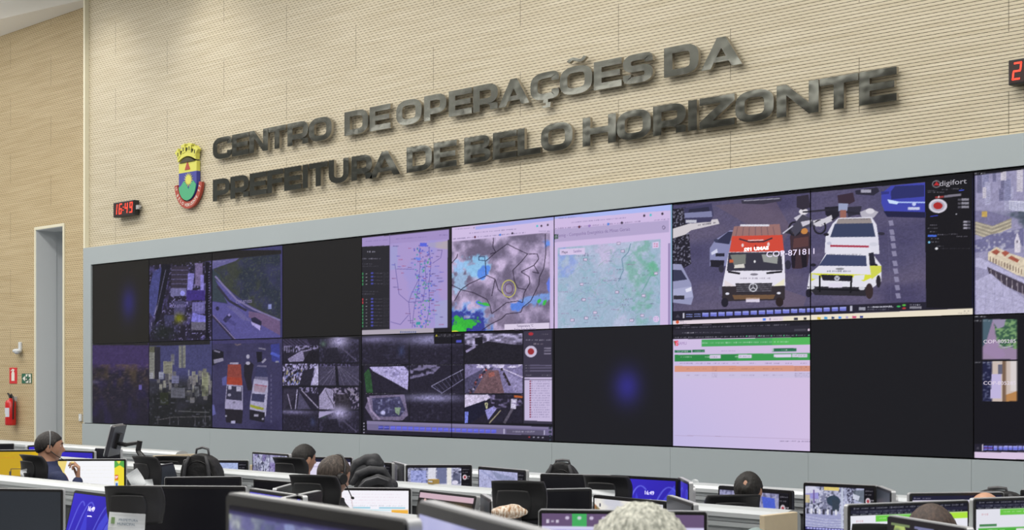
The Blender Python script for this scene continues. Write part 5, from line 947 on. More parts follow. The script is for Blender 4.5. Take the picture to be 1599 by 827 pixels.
# ------------------------------------------------------------------ pictures for the small monitors
def paint(kind, w=120, h=68, seed=1):
    if kind == 'lock':
        c = Cv(w, h, (60, 48, 200)); X, Y = np.meshgrid(np.linspace(0, 1, c.W), np.linspace(0, 1, c.H)); c.tint(np.ones_like(X), X * .5 + Y * .3, (44, 34, 150))
        for cx_, rx, a in ((.22, .2, .55), (.42, .26, .6), (.85, .3, .5)):
            L = [(cx_ - rx + rx * 1.5 * t, 1.1 - 1.0 * math.sin(t * 2.0) * .95) for t in [k / 14 for k in range(15)]]; c.line(L, .026, (124, 134, 250), a)
        c.poly([(.62, 1.0), (.75, .55), (.98, .1), (1, .3), (.85, .7), (.72, 1)], (84, 96, 238), .55); c.poly([(.8, 1.0), (.9, .6), (1, .4), (1, .7), (.88, 1)], (110, 124, 246), .6); c.poly([(.28, 1), (.36, .6), (.4, .3), (.5, .75), (.5, 1)], (74, 78, 226), .6)
        return c
    if kind in ('street', 'street_dark', 'plaza', 'aerial', 'map', 'quad', 'road', 'two'):
        c = Cv(w, h, (170, 172, 200)); m = np.ones((c.H, c.W))
        c.tint(m, (c.fbm(7, seed, 5) - .42) * 4, (110, 112, 140), .8); c.tint(m, (c.smooth(60, 34, seed + 3) - .6) * 3, (230, 230, 245), .8); c.tint(m, (c.smooth(40, 24, seed + 9) - .62) * 4, (52, 54, 74), .9)
        r = random.Random(seed)
        if kind == 'street':
            c.poly([(0, 1), (0, .55), (1, .45), (1, 1)], (196, 196, 214), .8); c.rect(.05, .1, .3, .6, (150, 160, 230), .6); c.rect(.33, .0, .45, .5, (214, 214, 226)); c.rect(.47, .0, .62, .48, (110, 116, 150)); c.rect(.63, 0, .7, .6, (226, 224, 220)); c.poly([(.1, .7), (.35, .6), (.45, .8), (.2, .9)], (110, 110, 130), .7); c.rect(.72, .2, .84, .5, (80, 84, 110), .8); c.ell(.76, .45, .05, .06, (214, 210, 230))
        if kind == 'road':
            c.poly([(0, 0), (.86, 0), (.86, 1), (0, 1)], (176, 178, 220), .75); c.line([(.1, 1), (.45, .45), (.6, .3)], .012, (96, 100, 150)); c.line([(.0, .8), (.3, .4)], .01, (140, 142, 186)); c.line([(.05, .05), (.5, .3), (.86, .4)], .03, (140, 146, 190), .7); c.ell(.72, .5, .02, .05, (90, 96, 130)); c.poly([(.3, .05), (.8, .15), (.8, .3), (.4, .2)], (120, 128, 160), .6)
        if kind == 'plaza':
            c.poly([(0, .65), (.56, .6), (.56, 1), (0, 1)], (156, 158, 196)); [c.line([(.0, .7 + k * .07), (.3, .75 + k * .06), (.56, .74 + k * .05)], .01, (210, 212, 232), .8) for k in range(4)]
            c.rect(0, .12, .2, .3, (150, 146, 210)); c.poly([(0, .05), (.12, .0), (.25, .15), (0, .2)], (206, 206, 226)); c.rect(.28, 0, .5, .1, (220, 200, 120)); c.ell(.42, .33, .1, .12, (52, 66, 84)); c.rect(.4, .3, .5, .55, (56, 66, 80)); c.rect(.12, .1, .14, .4, (110, 90, 150)); c.rect(0, .22, .07, .4, (200, 184, 130), .8)
            for k in range(8): c.rect(.02 + .06 * k, .52, .05 + .06 * k, .64, (220, 220, 230) if k % 2 else (60, 60, 76))
            c.rect(.53, 0, .56, 1, (190, 196, 216)); c.rect(.57, .0, .86, 1, (186, 190, 220), .7); c.tint(c.area([(.6, .0), (.75, .0), (.7, .5), (.62, .3)]), (c.smooth(80, 60, 4) - .3) * 3, (60, 60, 80)); c.poly([(.7, .08), (.86, .06), (.86, .35), (.74, .3)], (90, 100, 110), .8); c.poly([(.7, .15), (.8, .2), (.78, .3), (.7, .26)], (200, 204, 220)); c.rect(.58, .56, .7, .66, (110, 118, 220)); c.ell(.6, .75, .03, .06, (90, 100, 120))
        if kind == 'quad':
            c.rect(.49, 0, .51, 1, (60, 50, 90)); c.rect(0, .48, 1, .52, (60, 50, 90)); c.tint(m, (c.smooth(9, 7, seed) - .4) * 2, (110, 90, 160), .6); c.ell(.5, .75, .14, .2, (84, 76, 100), .8)
        if kind == 'aerial':
            c.tint(m, (c.smooth(8, 5, 77) - .45) * 3, (150, 160, 140), .7); c.tint(m, (c.smooth(7, 6, 78) - .5) * 3, (84, 88, 130), .8); c.rect(.02, .9, .3, .98, (230, 230, 240)); c.tint(m, (c.smooth(30, 20, seed + 5) - .4) * 3, (96, 92, 150), .7); c.poly([(.38, .3), (.5, .2), (.58, .5), (.45, .7), (.36, .6)], (170, 170, 150), .8); c.line([(.4, .05), (.55, .6), (.7, 1)], .06, (140, 150, 196), .8); c.rect(.25, .6, .62, 1.0, (196, 192, 216), .6); c.rect(.58, .3, .86, .9, (110, 120, 190), .5); c.rect(0, 0, 1, .05, (60, 56, 96))
        if kind == 'street_dark': c.poly([(0, 0), (1, 0), (1, 1), (0, 1)], (130, 128, 170), .5); c.ell(.3, .4, .12, .16, (220, 220, 236), .7); c.poly([(.62, .1), (.8, .12), (.82, .4), (.66, .45)], (76, 96, 200)); c.rect(.65, .38, .78, .43, (220, 220, 240)); c.rect(.15, .45, .5, .9, (100, 96, 130), .7); c.ell(.5, .35, .05, .1, (200, 196, 214)); c.ell(.55, .6, .04, .08, (200, 196, 214))
        if kind == 'two': c.rect(0, .6, .9, 1, (140, 142, 150)); c.poly([(.1, .5), (.5, .2), (.9, .3), (.9, .7), (.2, .8)], (104, 126, 92), .8); c.rect(0, 0, .9, .35, (170, 186, 230), .8)
        if kind not in ('quad',):
            c.rect(.86, 0, 1, 1, (22, 21, 27)); c.ell(.915, .3, .035, .075, (206, 196, 206)); c.ell(.915, .3, .018, .04, (160, 60, 70)); c.words(.88, .08, .98, .03, (160, 156, 170), .8, 3); c.words(.87, .16, .98, .025, (160, 156, 170), .8, 4); c.words(.955, .28, .99, .03, (200, 196, 206), .9, 5); c.words(.955, .34, .99, .03, (200, 196, 206), .9, 6); c.words(.88, .5, .98, .02, (130, 126, 140), .8, 7); c.words(.88, .56, .98, .02, (130, 126, 140), .8, 8)
            c.rect(0, .93, .86, 1, (60, 58, 110)); [c.rect(.03 + .045 * k, .94, .065 + .045 * k, .98, (170, 170, 230)) for k in range(17)]; c.rect(0, 0, 1, .03, (30, 28, 36))
        c.detail(m, .05, seed); return c
    if kind == 'app':
        c = Cv(w, h, (226, 226, 236)); c.rect(0, 0, 1, .11, (26, 26, 38)); c.words(.03, .022, .95, .016, (176, 176, 190), .8, 1); c.rect(0, .045, 1, .085, (38, 38, 56)); c.words(.05, .065, .5, .014, (150, 150, 166), .7, 2); c.words(.02, .095, .95, .014, (170, 176, 186), .8, 3); c.rect(.21, .112, 1, .19, (108, 196, 72)); c.rect(.75, .112, 1, .19, (184, 226, 60), .8); c.words(.24, .15, .7, .016, (214, 240, 206), .9, 4)
        c.rect(.03, .3, .18, .33, (72, 130, 82)); c.rect(.02, .35, 1, .42, (82, 176, 66)); c.rect(.8, .35, 1, .42, (176, 220, 50), .8); c.words(.1, .385, .25, .02, (220, 240, 210), .9, 5); c.rect(.35, .37, .42, .4, (224, 230, 224)); c.rect(.02, .49, 1, .55, (232, 206, 190), .8)
        for k in range(6): c.words(.03, .46 + k * .05, .95, .014, (176, 172, 190), .5, k + 8)
        c.words(.05, .175, .11, .02, (200, 140, 150), .8, 9); return c
    if kind == 'doc':
        c = Cv(w, h, (246, 246, 250)); c.poly([(0, 0), (.14, 0), (.1, .3), (.16, .5), (.12, .8), (0, 1)], (236, 206, 96), .8); c.ell(.06, .55, .1, .2, (206, 60, 76)); c.ell(.06, .55, .07, .14, (240, 214, 220)); c.ell(.05, .62, .03, .1, (110, 170, 200)); c.rect(.85, 0, 1, 1, (240, 220, 60)); c.poly([(.85, 0), (1, 0), (1, .2), (.93, .12), (.85, .2)], (90, 170, 80)); c.poly([(.88, .0), (.95, .0), (.92, .1)], (236, 226, 90)); c.rect(.86, .38, .91, .52, (220, 110, 50)); c.rect(.86, .56, .91, .74, (226, 230, 236)); c.rect(.87, .6, .9, .7, (60, 110, 200))
        for k in range(7): c.words(.2, .15 + k * .1, .8, .012, (226, 224, 200), .8, k)
        c.line([(.4, .86), (.65, .86)], .012, (150, 150, 220)); c.line([(.12, .9), (.3, .9)], .012, (226, 210, 90)); return c
    if kind == 'bus':
        c = Cv(w, h, (196, 160, 42)); c.tint(np.ones((c.H, c.W)), (c.fbm(5, 3) - .4) * 2, (214, 176, 30)); c.rect(0, .1, .16, 1, (46, 48, 110)); c.rect(.02, .3, .12, .6, (110, 120, 190)); c.rect(.17, 0, .3, .3, (206, 190, 50), .7)
        for q in ([(.45, .42), (.6, .42), (.6, .72), (.45, .72), (.45, .42)], [(.46, .6), (.59, .6)]): c.line(q, .012, (60, 62, 80))
        c.rect(.47, .73, .49, .78, (60, 62, 80)); c.rect(.56, .73, .58, .78, (60, 62, 80)); c.rect(.43, .48, .445, .58, (60, 62, 80)); c.rect(.605, .48, .62, .58, (60, 62, 80)); [c.words(.66, .45 + .08 * k, .85, .03, (120, 110, 70), .8, k) for k in range(4)]; c.words(.3, .15, .7, .03, (214, 120, 60), .5, 9); return c
    if kind == 'sheet':
        c = Cv(w, h, (244, 242, 250)); [c.words(.2, .08 + .06 * k, .9, .014, (214, 170, 190), .4, k) for k in range(4)]; c.line([(.33, .1), (.38, .55)], .006, (160, 130, 130), .7); c.words(.3, .31, .95, .014, (130, 130, 150), .6, 31); c.rect(.36, .34, .56, .37, (150, 206, 226)); c.rect(.66, .34, .96, .37, (150, 206, 226)); c.rect(.8, .39, .99, .56, (240, 180, 70)); c.words(.84, .46, .96, .02, (200, 120, 60), .8, 6); c.rect(.3, .38, .8, .41, (206, 232, 240)); return c
    if kind == 'wallpaper':
        c = Cv(w, h, (206, 206, 216)); m = np.ones((c.H, c.W)); c.tint(m, (c.fbm(4, 61, 5) - .4) * 3, (236, 232, 222), .9); X, Y = np.meshgrid(np.linspace(0, 1, c.W), np.linspace(0, 1, c.H)); c.tint(m, np.clip((X - .7) * 2, 0, 1) * .5, (170, 174, 206)); a_ = c.area([(0, .1), (.08, .18), (.16, .35), (.28, .5), (.34, 1), (0, 1)]); c.tint(a_ * 1.0, c.smooth(60, 40, 4) * .5 + .6, (120, 104, 62)); c.tint(a_ * 1.0, (c.smooth(50, 40, 8) - .65) * 6, (196, 70, 50)); c.rect(.08, .09, .1, .15, (70, 70, 90)); c.rect(.86, .14, .88, .2, (110, 130, 170)); c.ell(.42, .55, .07, .1, (250, 246, 226), .6); return c
    if kind == 'pinkdark':
        c = Cv(w, h, (40, 36, 36)); c.rect(0, 0, 1, .10, (206, 176, 190)); c.words(.06, .15, .5, .03, (170, 160, 166), .8, 3); c.ell(.12, .14, .02, .03, (220, 180, 170)); c.glow(.75, .28, .25, .12, (196, 160, 80), .8); c.tint(c.area([(.5, .3), (1, .3), (1, .7), (.4, .7)]), (c.fbm(9, 5) - .5) * 3, (110, 70, 40)); c.words(.7, .5, .95, .05, (226, 190, 110), .8, 5); [c.words(.04, .5 + .09 * k, .12, .03, (150, 160, 170), .8, k) for k in range(4)]; return c
    if kind == 'violet_app':
        c = Cv(w, h, (196, 190, 232)); c.rect(0, 0, 1, .14, (104, 84, 118)); c.words(.03, .09, .1, .04, (226, 220, 236), .9, 1); c.rect(.19, 0, .28, .14, (70, 170, 96)); [c.ell(.16 + .075 * k, .05, .013, .02, (226, 216, 240), .8) for k in range(5)]; c.rect(0, .14, 1, .17, (214, 210, 240)); c.words(.02, .19, .95, .02, (110, 96, 140), .7, 2); c.tint(c.area([(.2, .22), (.4, .22), (.4, .6), (.2, .6)]), (c.smooth(70, 40, 5) - .4) * 3, (120, 110, 160)); c.rect(.3, .25, .34, .4, (236, 232, 250)); c.rect(.8, .22, .97, .6, (210, 204, 236)); c.ell(.86, .35, .03, .07, (240, 236, 250)); c.rect(.93, .3, .97, .4, (120, 60, 130)); return c
    if kind == 'pale_app':
        c = Cv(w, h, (170, 172, 216)); X, Y = np.meshgrid(np.linspace(0, 1, c.W), np.linspace(0, 1, c.H)); c.tint(np.ones_like(X), (c.fbm(4, 3) - .4) * 2, (190, 190, 226)); c.words(.2, .1, .6, .02, (130, 130, 180), .6, 1); c.words(.08, .2, .2, .03, (170, 60, 110), .9, 2); c.words(.2, .3, .8, .02, (140, 140, 190), .5, 3); return c
    if kind == 'tiles':
        c = Cv(w, h, (40, 37, 40)); 
        for k in range(3):
            x = .06 + k * .31; c.rect(x, .07, x + .25, .75, ((120, 136, 96), (120, 122, 160), (110, 130, 150))[k]); c.tint(c.area([(x, .1), (x + .25, .1), (x + .25, .75), (x, .75)]), (c.smooth(14, 10, k) - .45) * 3, ((176, 196, 110), (70, 66, 80), (170, 180, 200))[k]); c.poly([(x, .1), (x + .05, .1), (x, .3)], (40, 37, 40)); c.poly([(x + .25, .1), (x + .18, .1), (x + .25, .35)], (40, 37, 40))
        return c
    if kind == 'web':
        c = Cv(w, h, (222, 216, 238)); c.rect(0, 0, 1, .09, (34, 34, 56)); c.words(.02, .05, .2, .025, (180, 176, 200), .8, 1); c.words(.02, .13, .12, .04, (110, 100, 150), .9, 2); c.words(.16, .13, .26, .04, (110, 100, 150), .9, 3); c.words(.3, .13, .6, .02, (150, 140, 180), .7, 4); c.rect(0, .2, 1, .23, (190, 180, 214)); return c
M_OFF = mat('screen_off', rgb(24, 24, 30), .25, spec=.35); M_OFFB = mat('screen_off_slate_sheen', rgb(50, 56, 66), .3, spec=.5)  # slate version has a room reflection painted into the dark screen colour
mon_log = []
def monitor(kind, xl, yl, xr, yr, h, W, label, group=None, pitch=0, back=False, base=DESK, rim=M_SILVER, bez=.016, res=(120, 68), seed=1, gain=1.0, aspect=.6, text=None, name='computer_monitor', zl=None):
    Zl = zl if zl else FPX * h / (yl - HY)
    if zl: h = (yl - HY) / FPX * zl
    k = (xr - 800) / FPX; XL = (xl - 800) / FPX * Zl; want = FPX * h / (yr - HY)
    a, b, cc = k * k + 1, -2 * (k * XL + Zl), XL * XL + Zl * Zl - W * W; disc = b * b - 4 * a * cc
    if disc < 0: Zr = -b / (2 * a)
    else:
        r_ = [(-b - math.sqrt(disc)) / (2 * a), (-b + math.sqrt(disc)) / (2 * a)]; Zr = min(r_, key=lambda z: abs(z - want))
    A_ = PZ(xl, HY, Zl); B_ = PZ(xr, HY, Zr); W = (Vector(A_[:2]) - Vector(B_[:2])).length
    if back: A_, B_ = B_, A_
    zt = E - h; cx, cy = (A_.x + B_.x) / 2, (A_.y + B_.y) / 2; yaw = math.atan2(B_.y - A_.y, B_.x - A_.x)
    mon_log.append((kind, round(xl), round(xr), 'W%.2f' % W, 'D%.2f-%.2f' % (A_.y, B_.y), 'top%.2f' % zt))
    e = empty(name, (cx, cy, base), yaw, label, 'monitor', group); Hm = W * aspect; t = zt - base
    Mt = Matrix.Translation((0, 0, t)) @ Matrix.Rotation(math.radians(-pitch), 4, 'X') @ Matrix.Translation((0, 0, -t))
    w2 = W / 2
    hs = MB().prism(rrect(-w2, t - Hm, w2, t, .012), 1, -.001, .022); hs.prism(rrect(-w2 + .03, t - Hm + .03, w2 - .03, t - .03, .03), 1, .022, .04); hs.xf(Mt).obj('housing', rim if not back else M_BLACK, e)
    bz = MB().prism(rrect(-w2 + .0035, t - Hm + .0035, w2 - .0035, t - .0035, .01), 1, -.006, -.001).xf(Mt).obj('bezel', M_BEZEL, e)
    x0, x1, z0, z1 = -w2 + bez, w2 - bez, t - Hm + bez * 1.5, t - bez
    if kind in ('off', 'slate'):
        sc = MB().box((x0, -.0075, z0), (x1, -.006, z1)).xf(Mt).obj('screen', M_OFF if kind == 'off' else M_OFFB, e)
    else:
        im = paint(kind, res[0], res[1], seed).out(gain)
        cs = [Mt @ Vector(v) for v in ((x0, -.0078, z1), (x1, -.0078, z1), (x0, -.0078, z0))]; sc = picture('screen', im, cs, M_SCREEN, e)
        if text:
            for body, fx, fz, sz in text:
                v = Mt @ Vector((x0 + (x1 - x0) * fx, -.0095, z1 + (z0 - z1) * fz)); tm = text_mesh('caption', body, sz * Hm, glow_mat((214, 210, 244)), sc, tuple(v)); tm.rotation_euler = (PI / 2 - math.radians(pitch), 0, 0)
    mid = max(.08, t - Hm * .55)
    MB().box((-.03, .045, .01), (.03, .07, mid)).box((-.04, .03, mid - .05), (.04, .055, mid + .05)).obj('stand_neck', M_BLACK, e, bevel=.004)
    MB().prism(rrect(-.11, -.06, .11, .09, .04), 2, 0, .012).obj('stand_base', M_BLACK, e)
    return e
LT_ = [('16:49', .6, .3, .11), ('quarta-feira', .6, .45, .035)]
G1 = 'monitors on the desks nearest the video wall'; G2 = 'monitors on the middle desks'; G3 = 'monitors on the near desks'
monitor('off', -70, 693, 23, 693, .645, .5, 'dark monitor at the left edge on the far desk', G1)
monitor('lock', 43, 695, 75, 694, .58, .35, 'blue-violet lock screen just left of the seated man in navy', G1)
monitor('lock', 78, 701.5, 148, 701, .6, .55, 'blue-violet lock screen right behind head of man in navy', G1, text=[('16:49', .52, .32, .12)])
monitor('off', 149, 699, 189, 700, .6, .35, 'dark monitor behind the tilted arm-mounted screen', G1)
monitor('two', 287, 717, 389, 717, .62, .53, 'monitor with landscape camera picture right of the tall black backpack', G1, seed=3)
monitor('quad', 395, 704.5, 452, 706.5, .54, .50, 'tall monitor with four violet camera pictures left of the short-haired man', G1, seed=5)
monitor('web', 447, 712, 551, 714, .6, .55, 'violet-white monitor partly hidden behind the short-haired man', G1)
monitor('street', 552, 717.5, 613, 720.5, .6, .5, 'dim camera monitor behind the slumped black bag', G1, seed=21, gain=.6)
monitor('off', 613.5, 719.5, 632, 722, .6, .42, 'dark monitor turned edge-on right of the slumped black bag', G1)
monitor('street', 633.5, 725, 738, 725, .56, .44, 'monitor with bright street camera picture above the middle partition', G1, seed=8)
monitor('road', 748, 727, 822.5, 731.5, .58, .55, 'monitor with pale road camera picture behind a chair headrest', G1, seed=9)
monitor('off', 844, 738.5, 962, 740.5, .6, .50, 'blank black monitor in front of the rounded backpack top', G1)
monitor('lock', 953, 741, 1060, 744, .575, .50, 'blue-violet lock screen reading 16:49 right of the blank black monitor', G1, text=LT_, rim=M_BLACK)
monitor('lock', 1060.5, 744, 1077, 750, .58, .45, 'lock screen turned edge-on with silver side, centre right', G1)
monitor('street_dark', 1122.5, 757.5, 1237, 762, .62, .55, 'traffic camera monitor in front of the man with bald spot', G1, seed=12, rim=M_BLACK)
monitor('plaza', 1255, 752, 1370, 757, .58, .44, 'tall monitor with plaza camera picture right of the beige end board', G1, seed=13, aspect=.66)
monitor('slate', 1370.5, 757.5, 1393, 763, .58, .4, 'dark monitor turned edge-on beside the plaza camera monitor', G1)
monitor('web', 1419.5, 769, 1568, 770, .55, .49, 'monitor with dark-topped web page behind the bald-headed person', G1)
monitor('off', 1594, 763, 1680, 766, .545, .33, 'black monitor at the right edge on the far desk', G1)
# middle desks
monitor('bus', -38, 702, 85, 702, .55, .60, 'monitor with yellow bus graphic left of the man in navy', G2)
monitor('doc', 88, 716, 198, 716, .58, .51, 'bright document monitor with yellow ornaments before the man in navy', G2, text=[('SF', .885, .45, .08)])
monitor('slate', 240, 727, 270, 719, .58, .4, 'dark monitor tilted beside the headrest with hanging papers', G2, pitch=16)
monitor('off', 257, 744.5, 378.5, 744, .66, .49, 'blank black monitor in front of the tall black backpack', G2)
monitor('off', 397, 747, 470, 748, .66, .5, 'blank black monitor behind chair of man with headset', G2)
monitor('off', 432, 762, 459, 754, .62, .40, 'monitor turned edge-on with silver rim, left of headset man\'s chair', G2)
monitor('sheet', 500, 760.5, 643, 761.5, .64, .55, 'white spreadsheet monitor in front of the man with headset', G2)
monitor('pinkdark', 657, 763.5, 746, 770, .60, .55, 'monitor with pink bar over dark page, right of the white spreadsheet', G2, pitch=12)
monitor('slate', 752, 770, 768, 779, .60, .4, 'grey monitor edge turned away left of a black chair headrest', G2)
monitor('off', 769, 764.5, 925, 763.5, .58, .55, 'blank black monitor behind the headrest with wrapped snack', G2)
monitor('wallpaper', 927.5, 772, 1041, 779, .60, .55, 'monitor with cloudy landscape wallpaper beside the blank black one', G2, rim=M_BLACK)
monitor('slate', 1043, 772, 1084, 787, .56, .5, 'grey monitor slanting away in front of the blue lock screen', G2)
monitor('app', 1323, 787, 1513, 780, .5, .60, 'left monitor with dark-topped green web page, lower right', G2, res=(200, 110), gain=1.05, bez=.012)
monitor('app', 1519, 777.5, 1702, 782, .47, .56, 'right monitor with dark-topped green web page at the right edge', G2, res=(200, 110), gain=.98, bez=.012)
# near desks
monitor('slate', -65, 761, 100, 763.5, .63, .66, 'blank slate monitor with silver rim at the lower left edge', G3)
monitor('lock', 118, 765, 186, 772, .62, .52, 'blue-violet lock screen leaning behind big headrest, lower left', G3, pitch=14, text=[('16:49', .5, .28, .12), ('quarta-feira', .5, .42, .035)], rim=M_BLACK)
monitor('off', 199, 757.5, 385, 758, .55, .63, 'large blank black monitor right of big headrest, lower left', G3)
monitor('lock', 391, 761.5, 474, 769, .5, .55, 'blue-violet lock screen top showing above the big blurred monitor', G3)
monitor('off', 446, 776, 502.5, 767.5, .5, .42, 'monitor back with silver rim rising right above the big blurred monitor', G3)
monitor('aerial', 357, 768, 640, 808, .2, .62, 'big blurred foreground monitor with aerial camera picture', None, base=FRONT_DESK, bez=.021, res=(260, 150), text=None)
monitor('pale_app', 656.5, 780, 905, 825, .195, .66, 'big blurred foreground monitor with pale violet page', None, base=FRONT_DESK, bez=.021, res=(200, 110))
monitor('violet_app', 841, 794.5, 1106, 792, .463, .60, 'monitor with violet tool bar behind the grey-haired head', G3, res=(200, 110), bez=.014)
monitor('tiles', 1388, 803.5, 1512, 819, .44, .43, 'dark monitor with three small pictures below green web page', G3, bez=.005)
for l in mon_log: print('MON', l)
# arm-mounted monitor seen from behind
pt_ = PZ(181, 663, 9.6)
e = empty('arm_monitor', (pt_.x, pt_.y, DESK), facing(175, -77) , 'slim monitor tilted on black articulated arm before grey panel', 'monitor')
W_, H_ = .34, .20; top = pt_.z - DESK
Mt = Matrix.Translation((0, 0, top - H_ / 2)) @ Matrix.Rotation(math.radians(14), 4, 'X')
MB().prism(rrect(-W_ / 2, -H_ / 2, W_ / 2, H_ / 2, .012), 1, -.012, .012).xf(Mt).obj('housing', mat('arm_monitor_shell', rgb(56, 56, 64), .35), e)
MB().prism(rrect(-W_ / 2 - .003, -H_ / 2 - .003, W_ / 2 + .003, H_ / 2 + .003, .014), 1, .012, .017).xf(Mt).obj('rim', M_SILVER, e)
MB().box((-.05, -.03, -.05), (.05, -.012, .05)).xf(Mt).obj('mount_plate', M_BLACK, e)
a0 = PZ(186, 692, 9.5); pts = [PZ(186, 692, 9.5), PZ(196, 693, 9.4), PZ(197, 694, 9.4), PZ(218, 690.5, 9.3), PZ(216, 704, 9.3), PZ(232, 724, 9.2)]
am = empty('monitor_arm', (P(232, 700, 5.95).x, P(232, 700, 5.95).y, DESK), 0, 'black articulated arm holding the tilted slim monitor', 'monitor arm'); L_ = am.location
R_ = lambda p: tuple(Vector(p) - L_)
MB().tube([R_(pts[0]), R_(pts[2])], .014).obj('head_joint', M_BLACK, am); MB().tube([R_(pts[2]), R_(pts[3])], .012).obj('upper_link', M_BLACK, am)
MB().tube([R_(PZ(219, 688, 9.3)), R_(pts[4])], .017).obj('elbow', M_BLACK, am); MB().tube([R_(pts[4]), R_(pts[5]), (0, 0, .02)], [.015, .022, .03]).obj('lower_link', M_BLACK, am); MB().tube([(0, 0, 0), (0, 0, .03)], .06, 16).obj('clamp', M_BLACK, am)
# desk on the raised platform near the camera
e = empty('foreground_desk', (PZ(560, 827, 2.5).x, PZ(560, 827, 2.5).y, .25), facing(600, 0) + math.radians(0), 'near desk carrying the two big blurred monitors', 'desk')
MB().box((-1.0, -.45, FRONT_DESK - .28), (.44, .42, FRONT_DESK - .25)).obj('desk_surface', M_DESK, e, bevel=.004)
for x in (-.9, .38):
    for y in (-.38, .35): MB().box((x - .03, y - .03, 0), (x + .03, y + .03, FRONT_DESK - .28)).obj('leg', M_SLOT, e)
# near worktop for the small dark monitor at the lower right
c0 = PZ(1450, 700, 4.7)
e = empty('worktop', (c0.x, c0.y, 0), facing(1450, 0), 'short worktop under the dark three-picture monitor', 'worktop', None)
MB().box((-.5, -.3, DESK - .03), (.5, .35, DESK)).obj('desk_surface', M_DESK, e, bevel=.004)
for x in (-.44, .44): MB().box((x - .02, -.2, 0), (x + .02, .2, DESK - .03)).obj('leg', M_SLOT, e)
# ------------------------------------------------------------------ office chairs
M_CHAIR = mat('chair_black', rgb(34, 34, 37), .5, bump=.08, bscale=400); M_CHAIRM = mat('chair_mesh', rgb(26, 26, 29), .8, bump=.3, bscale=500)
def shell(w_, h_, curve, roll, th, corner=.28, nx=14, nz=12, z0=0.0, flare=0.0, pinch=0.0):
    """curved rounded plate in local x/z, bulging towards -y"""
    vs = []; fs = []
    for side in (0, 1):
        for j in range(nz + 1):
            for i in range(nx + 1):
                u = -1 + 2 * i / nx; v = -1 + 2 * j / nz
                # squircle mapping keeps a rounded outline
                k = corner; uu = u * math.sqrt(max(0, 1 - k * v * v / 1.0)) ; vv = v * math.sqrt(max(0, 1 - k * .55 * u * u))
                x = uu * w_ / 2 * (1 + flare * v) * (1 - pinch * (1 - v * v)); z = z0 + (vv + 1) / 2 * h_
                y = curve * (uu * uu) - roll * max(0, v) ** 2 + roll * .4 * max(0, -v) ** 2
                vs.append((x, y - (0 if side else th), z))
    n = (nx + 1) * (nz + 1)
    for j in range(nz):
        for i in range(nx):
            a = j * (nx + 1) + i; q = (a, a + 1, a + nx + 2, a + nx + 1); fs.append(q[::-1]); fs.append(tuple(v + n for v in q))
    rim = [i for i in range(nx + 1)] + [j * (nx + 1) + nx for j in range(1, nz + 1)] + [nz * (nx + 1) + i for i in range(nx - 1, -1, -1)] + [j * (nx + 1) for j in range(nz - 1, 0, -1)]
    for k in range(len(rim)): a, b = rim[k], rim[(k + 1) % len(rim)]; fs.append((a, b, b + n, a + n))
    return MB().add(vs, fs)
def make_chair(name='office_chair', headrest=True):
    e = empty(name, (0, 0, 0))
    if headrest:
        hr = shell(.31, .19, .055, .035, .02, corner=.22, z0=1.06, flare=.03, pinch=.04).xf(Matrix.Translation((0, -.25, 0))).obj('headrest', M_CHAIR, e, smooth=True)
        shell(.19, .12, .02, .008, .006, z0=1.085).xf(Matrix.Translation((-.02, -.276, 0))).obj('raised_pad', M_CHAIR, hr, smooth=True)
        MB().box((-.03, -.30, .96), (.03, -.275, 1.12)).obj('headrest_post', M_BLACK, e, bevel=.005)
    shell(.46, .50, .06, .02, .025, z0=.52, flare=.02).xf(Matrix.Translation((0, -.24, 0))).obj('backrest', M_CHAIRM, e, smooth=True)
    MB().box((-.035, -.32, .42), (.035, -.27, .98)).obj('back_spine', M_BLACK, e, bevel=.008)
    MB().prism(rrect(-.24, -.22, .24, .24, .08), 2, .42, .50).obj('seat', M_CHAIRM, e, bevel=.02)
    for s_ in (-1, 1):
        MB().tube([(s_ * .2, 0, .42), (s_ * .28, .0, .44), (s_ * .28, -.02, .64)], .015).obj('armrest_post', M_BLACK, e); MB().prism(rrect(s_ * .28 - .035, -.13, s_ * .28 + .035, .12, .03), 2, .64, .665).obj('armrest', M_BLACK, e, bevel=.005)
    MB().tube([(0, 0, .1), (0, 0, .42)], .028).obj('gas_column', M_BLACK, e)
    for k in range(5):
        a = 2 * PI * k / 5; lg = MB().tube([(0, 0, .11), (.3 * math.cos(a), .3 * math.sin(a), .07)], [.03, .018]).obj('leg', M_BLACK, e)
        MB().tube([(.3 * math.cos(a) - .012 * math.sin(a), .3 * math.sin(a) + .012 * math.cos(a), .028), (.3 * math.cos(a) + .012 * math.sin(a), .3 * math.sin(a) - .012 * math.cos(a), .028)], .028, 12).obj('caster', M_BLACK, lg)
    return e
ch0 = make_chair(); ch1 = make_chair(headrest=False); used = [False, False]
def place_chair(px, pytop, D, phi, label, head=True, floor=0.0, sc=1.0):
    src = ch0 if head else ch1; i = 0 if head else 1
    o = src if not used[i] else copy_tree(src); used[i] = True
    rz = facing(px, phi); pos = P(px, HY, D); f = Vector((-math.sin(rz), math.cos(rz)))
    top = 1.25 if head else 1.02
    zt = Zw(px, pytop, D)
    # sized so that its top edge stands where the photo shows it
    s_ = sc; o.scale = (s_, s_, max(.85, min(1.15, (zt - floor) / top)))
    o.location = (pos.x + f.x * .26 * s_, pos.y + f.y * .26 * s_, floor); o.rotation_euler = (0, 0, rz)
    tag(o, label, 'office chair', 'black office chairs with headrests' if head else 'low-backed office chairs')
    return o
place_chair(207, 757, 3.72, 18, 'black chair with big curved headrest and hanging sheet, lower left', sc=.95)
place_chair(46, 709, 5.0, 62, 'black chair behind the man in navy')
place_chair(224, 711, 4.95, 52, 'black chair whose headrest carries folded papers, left of black backpack', sc=.8)
place_chair(268, 711, 6.7, 20, 'black chair headrest before the beige end board of the far partition')
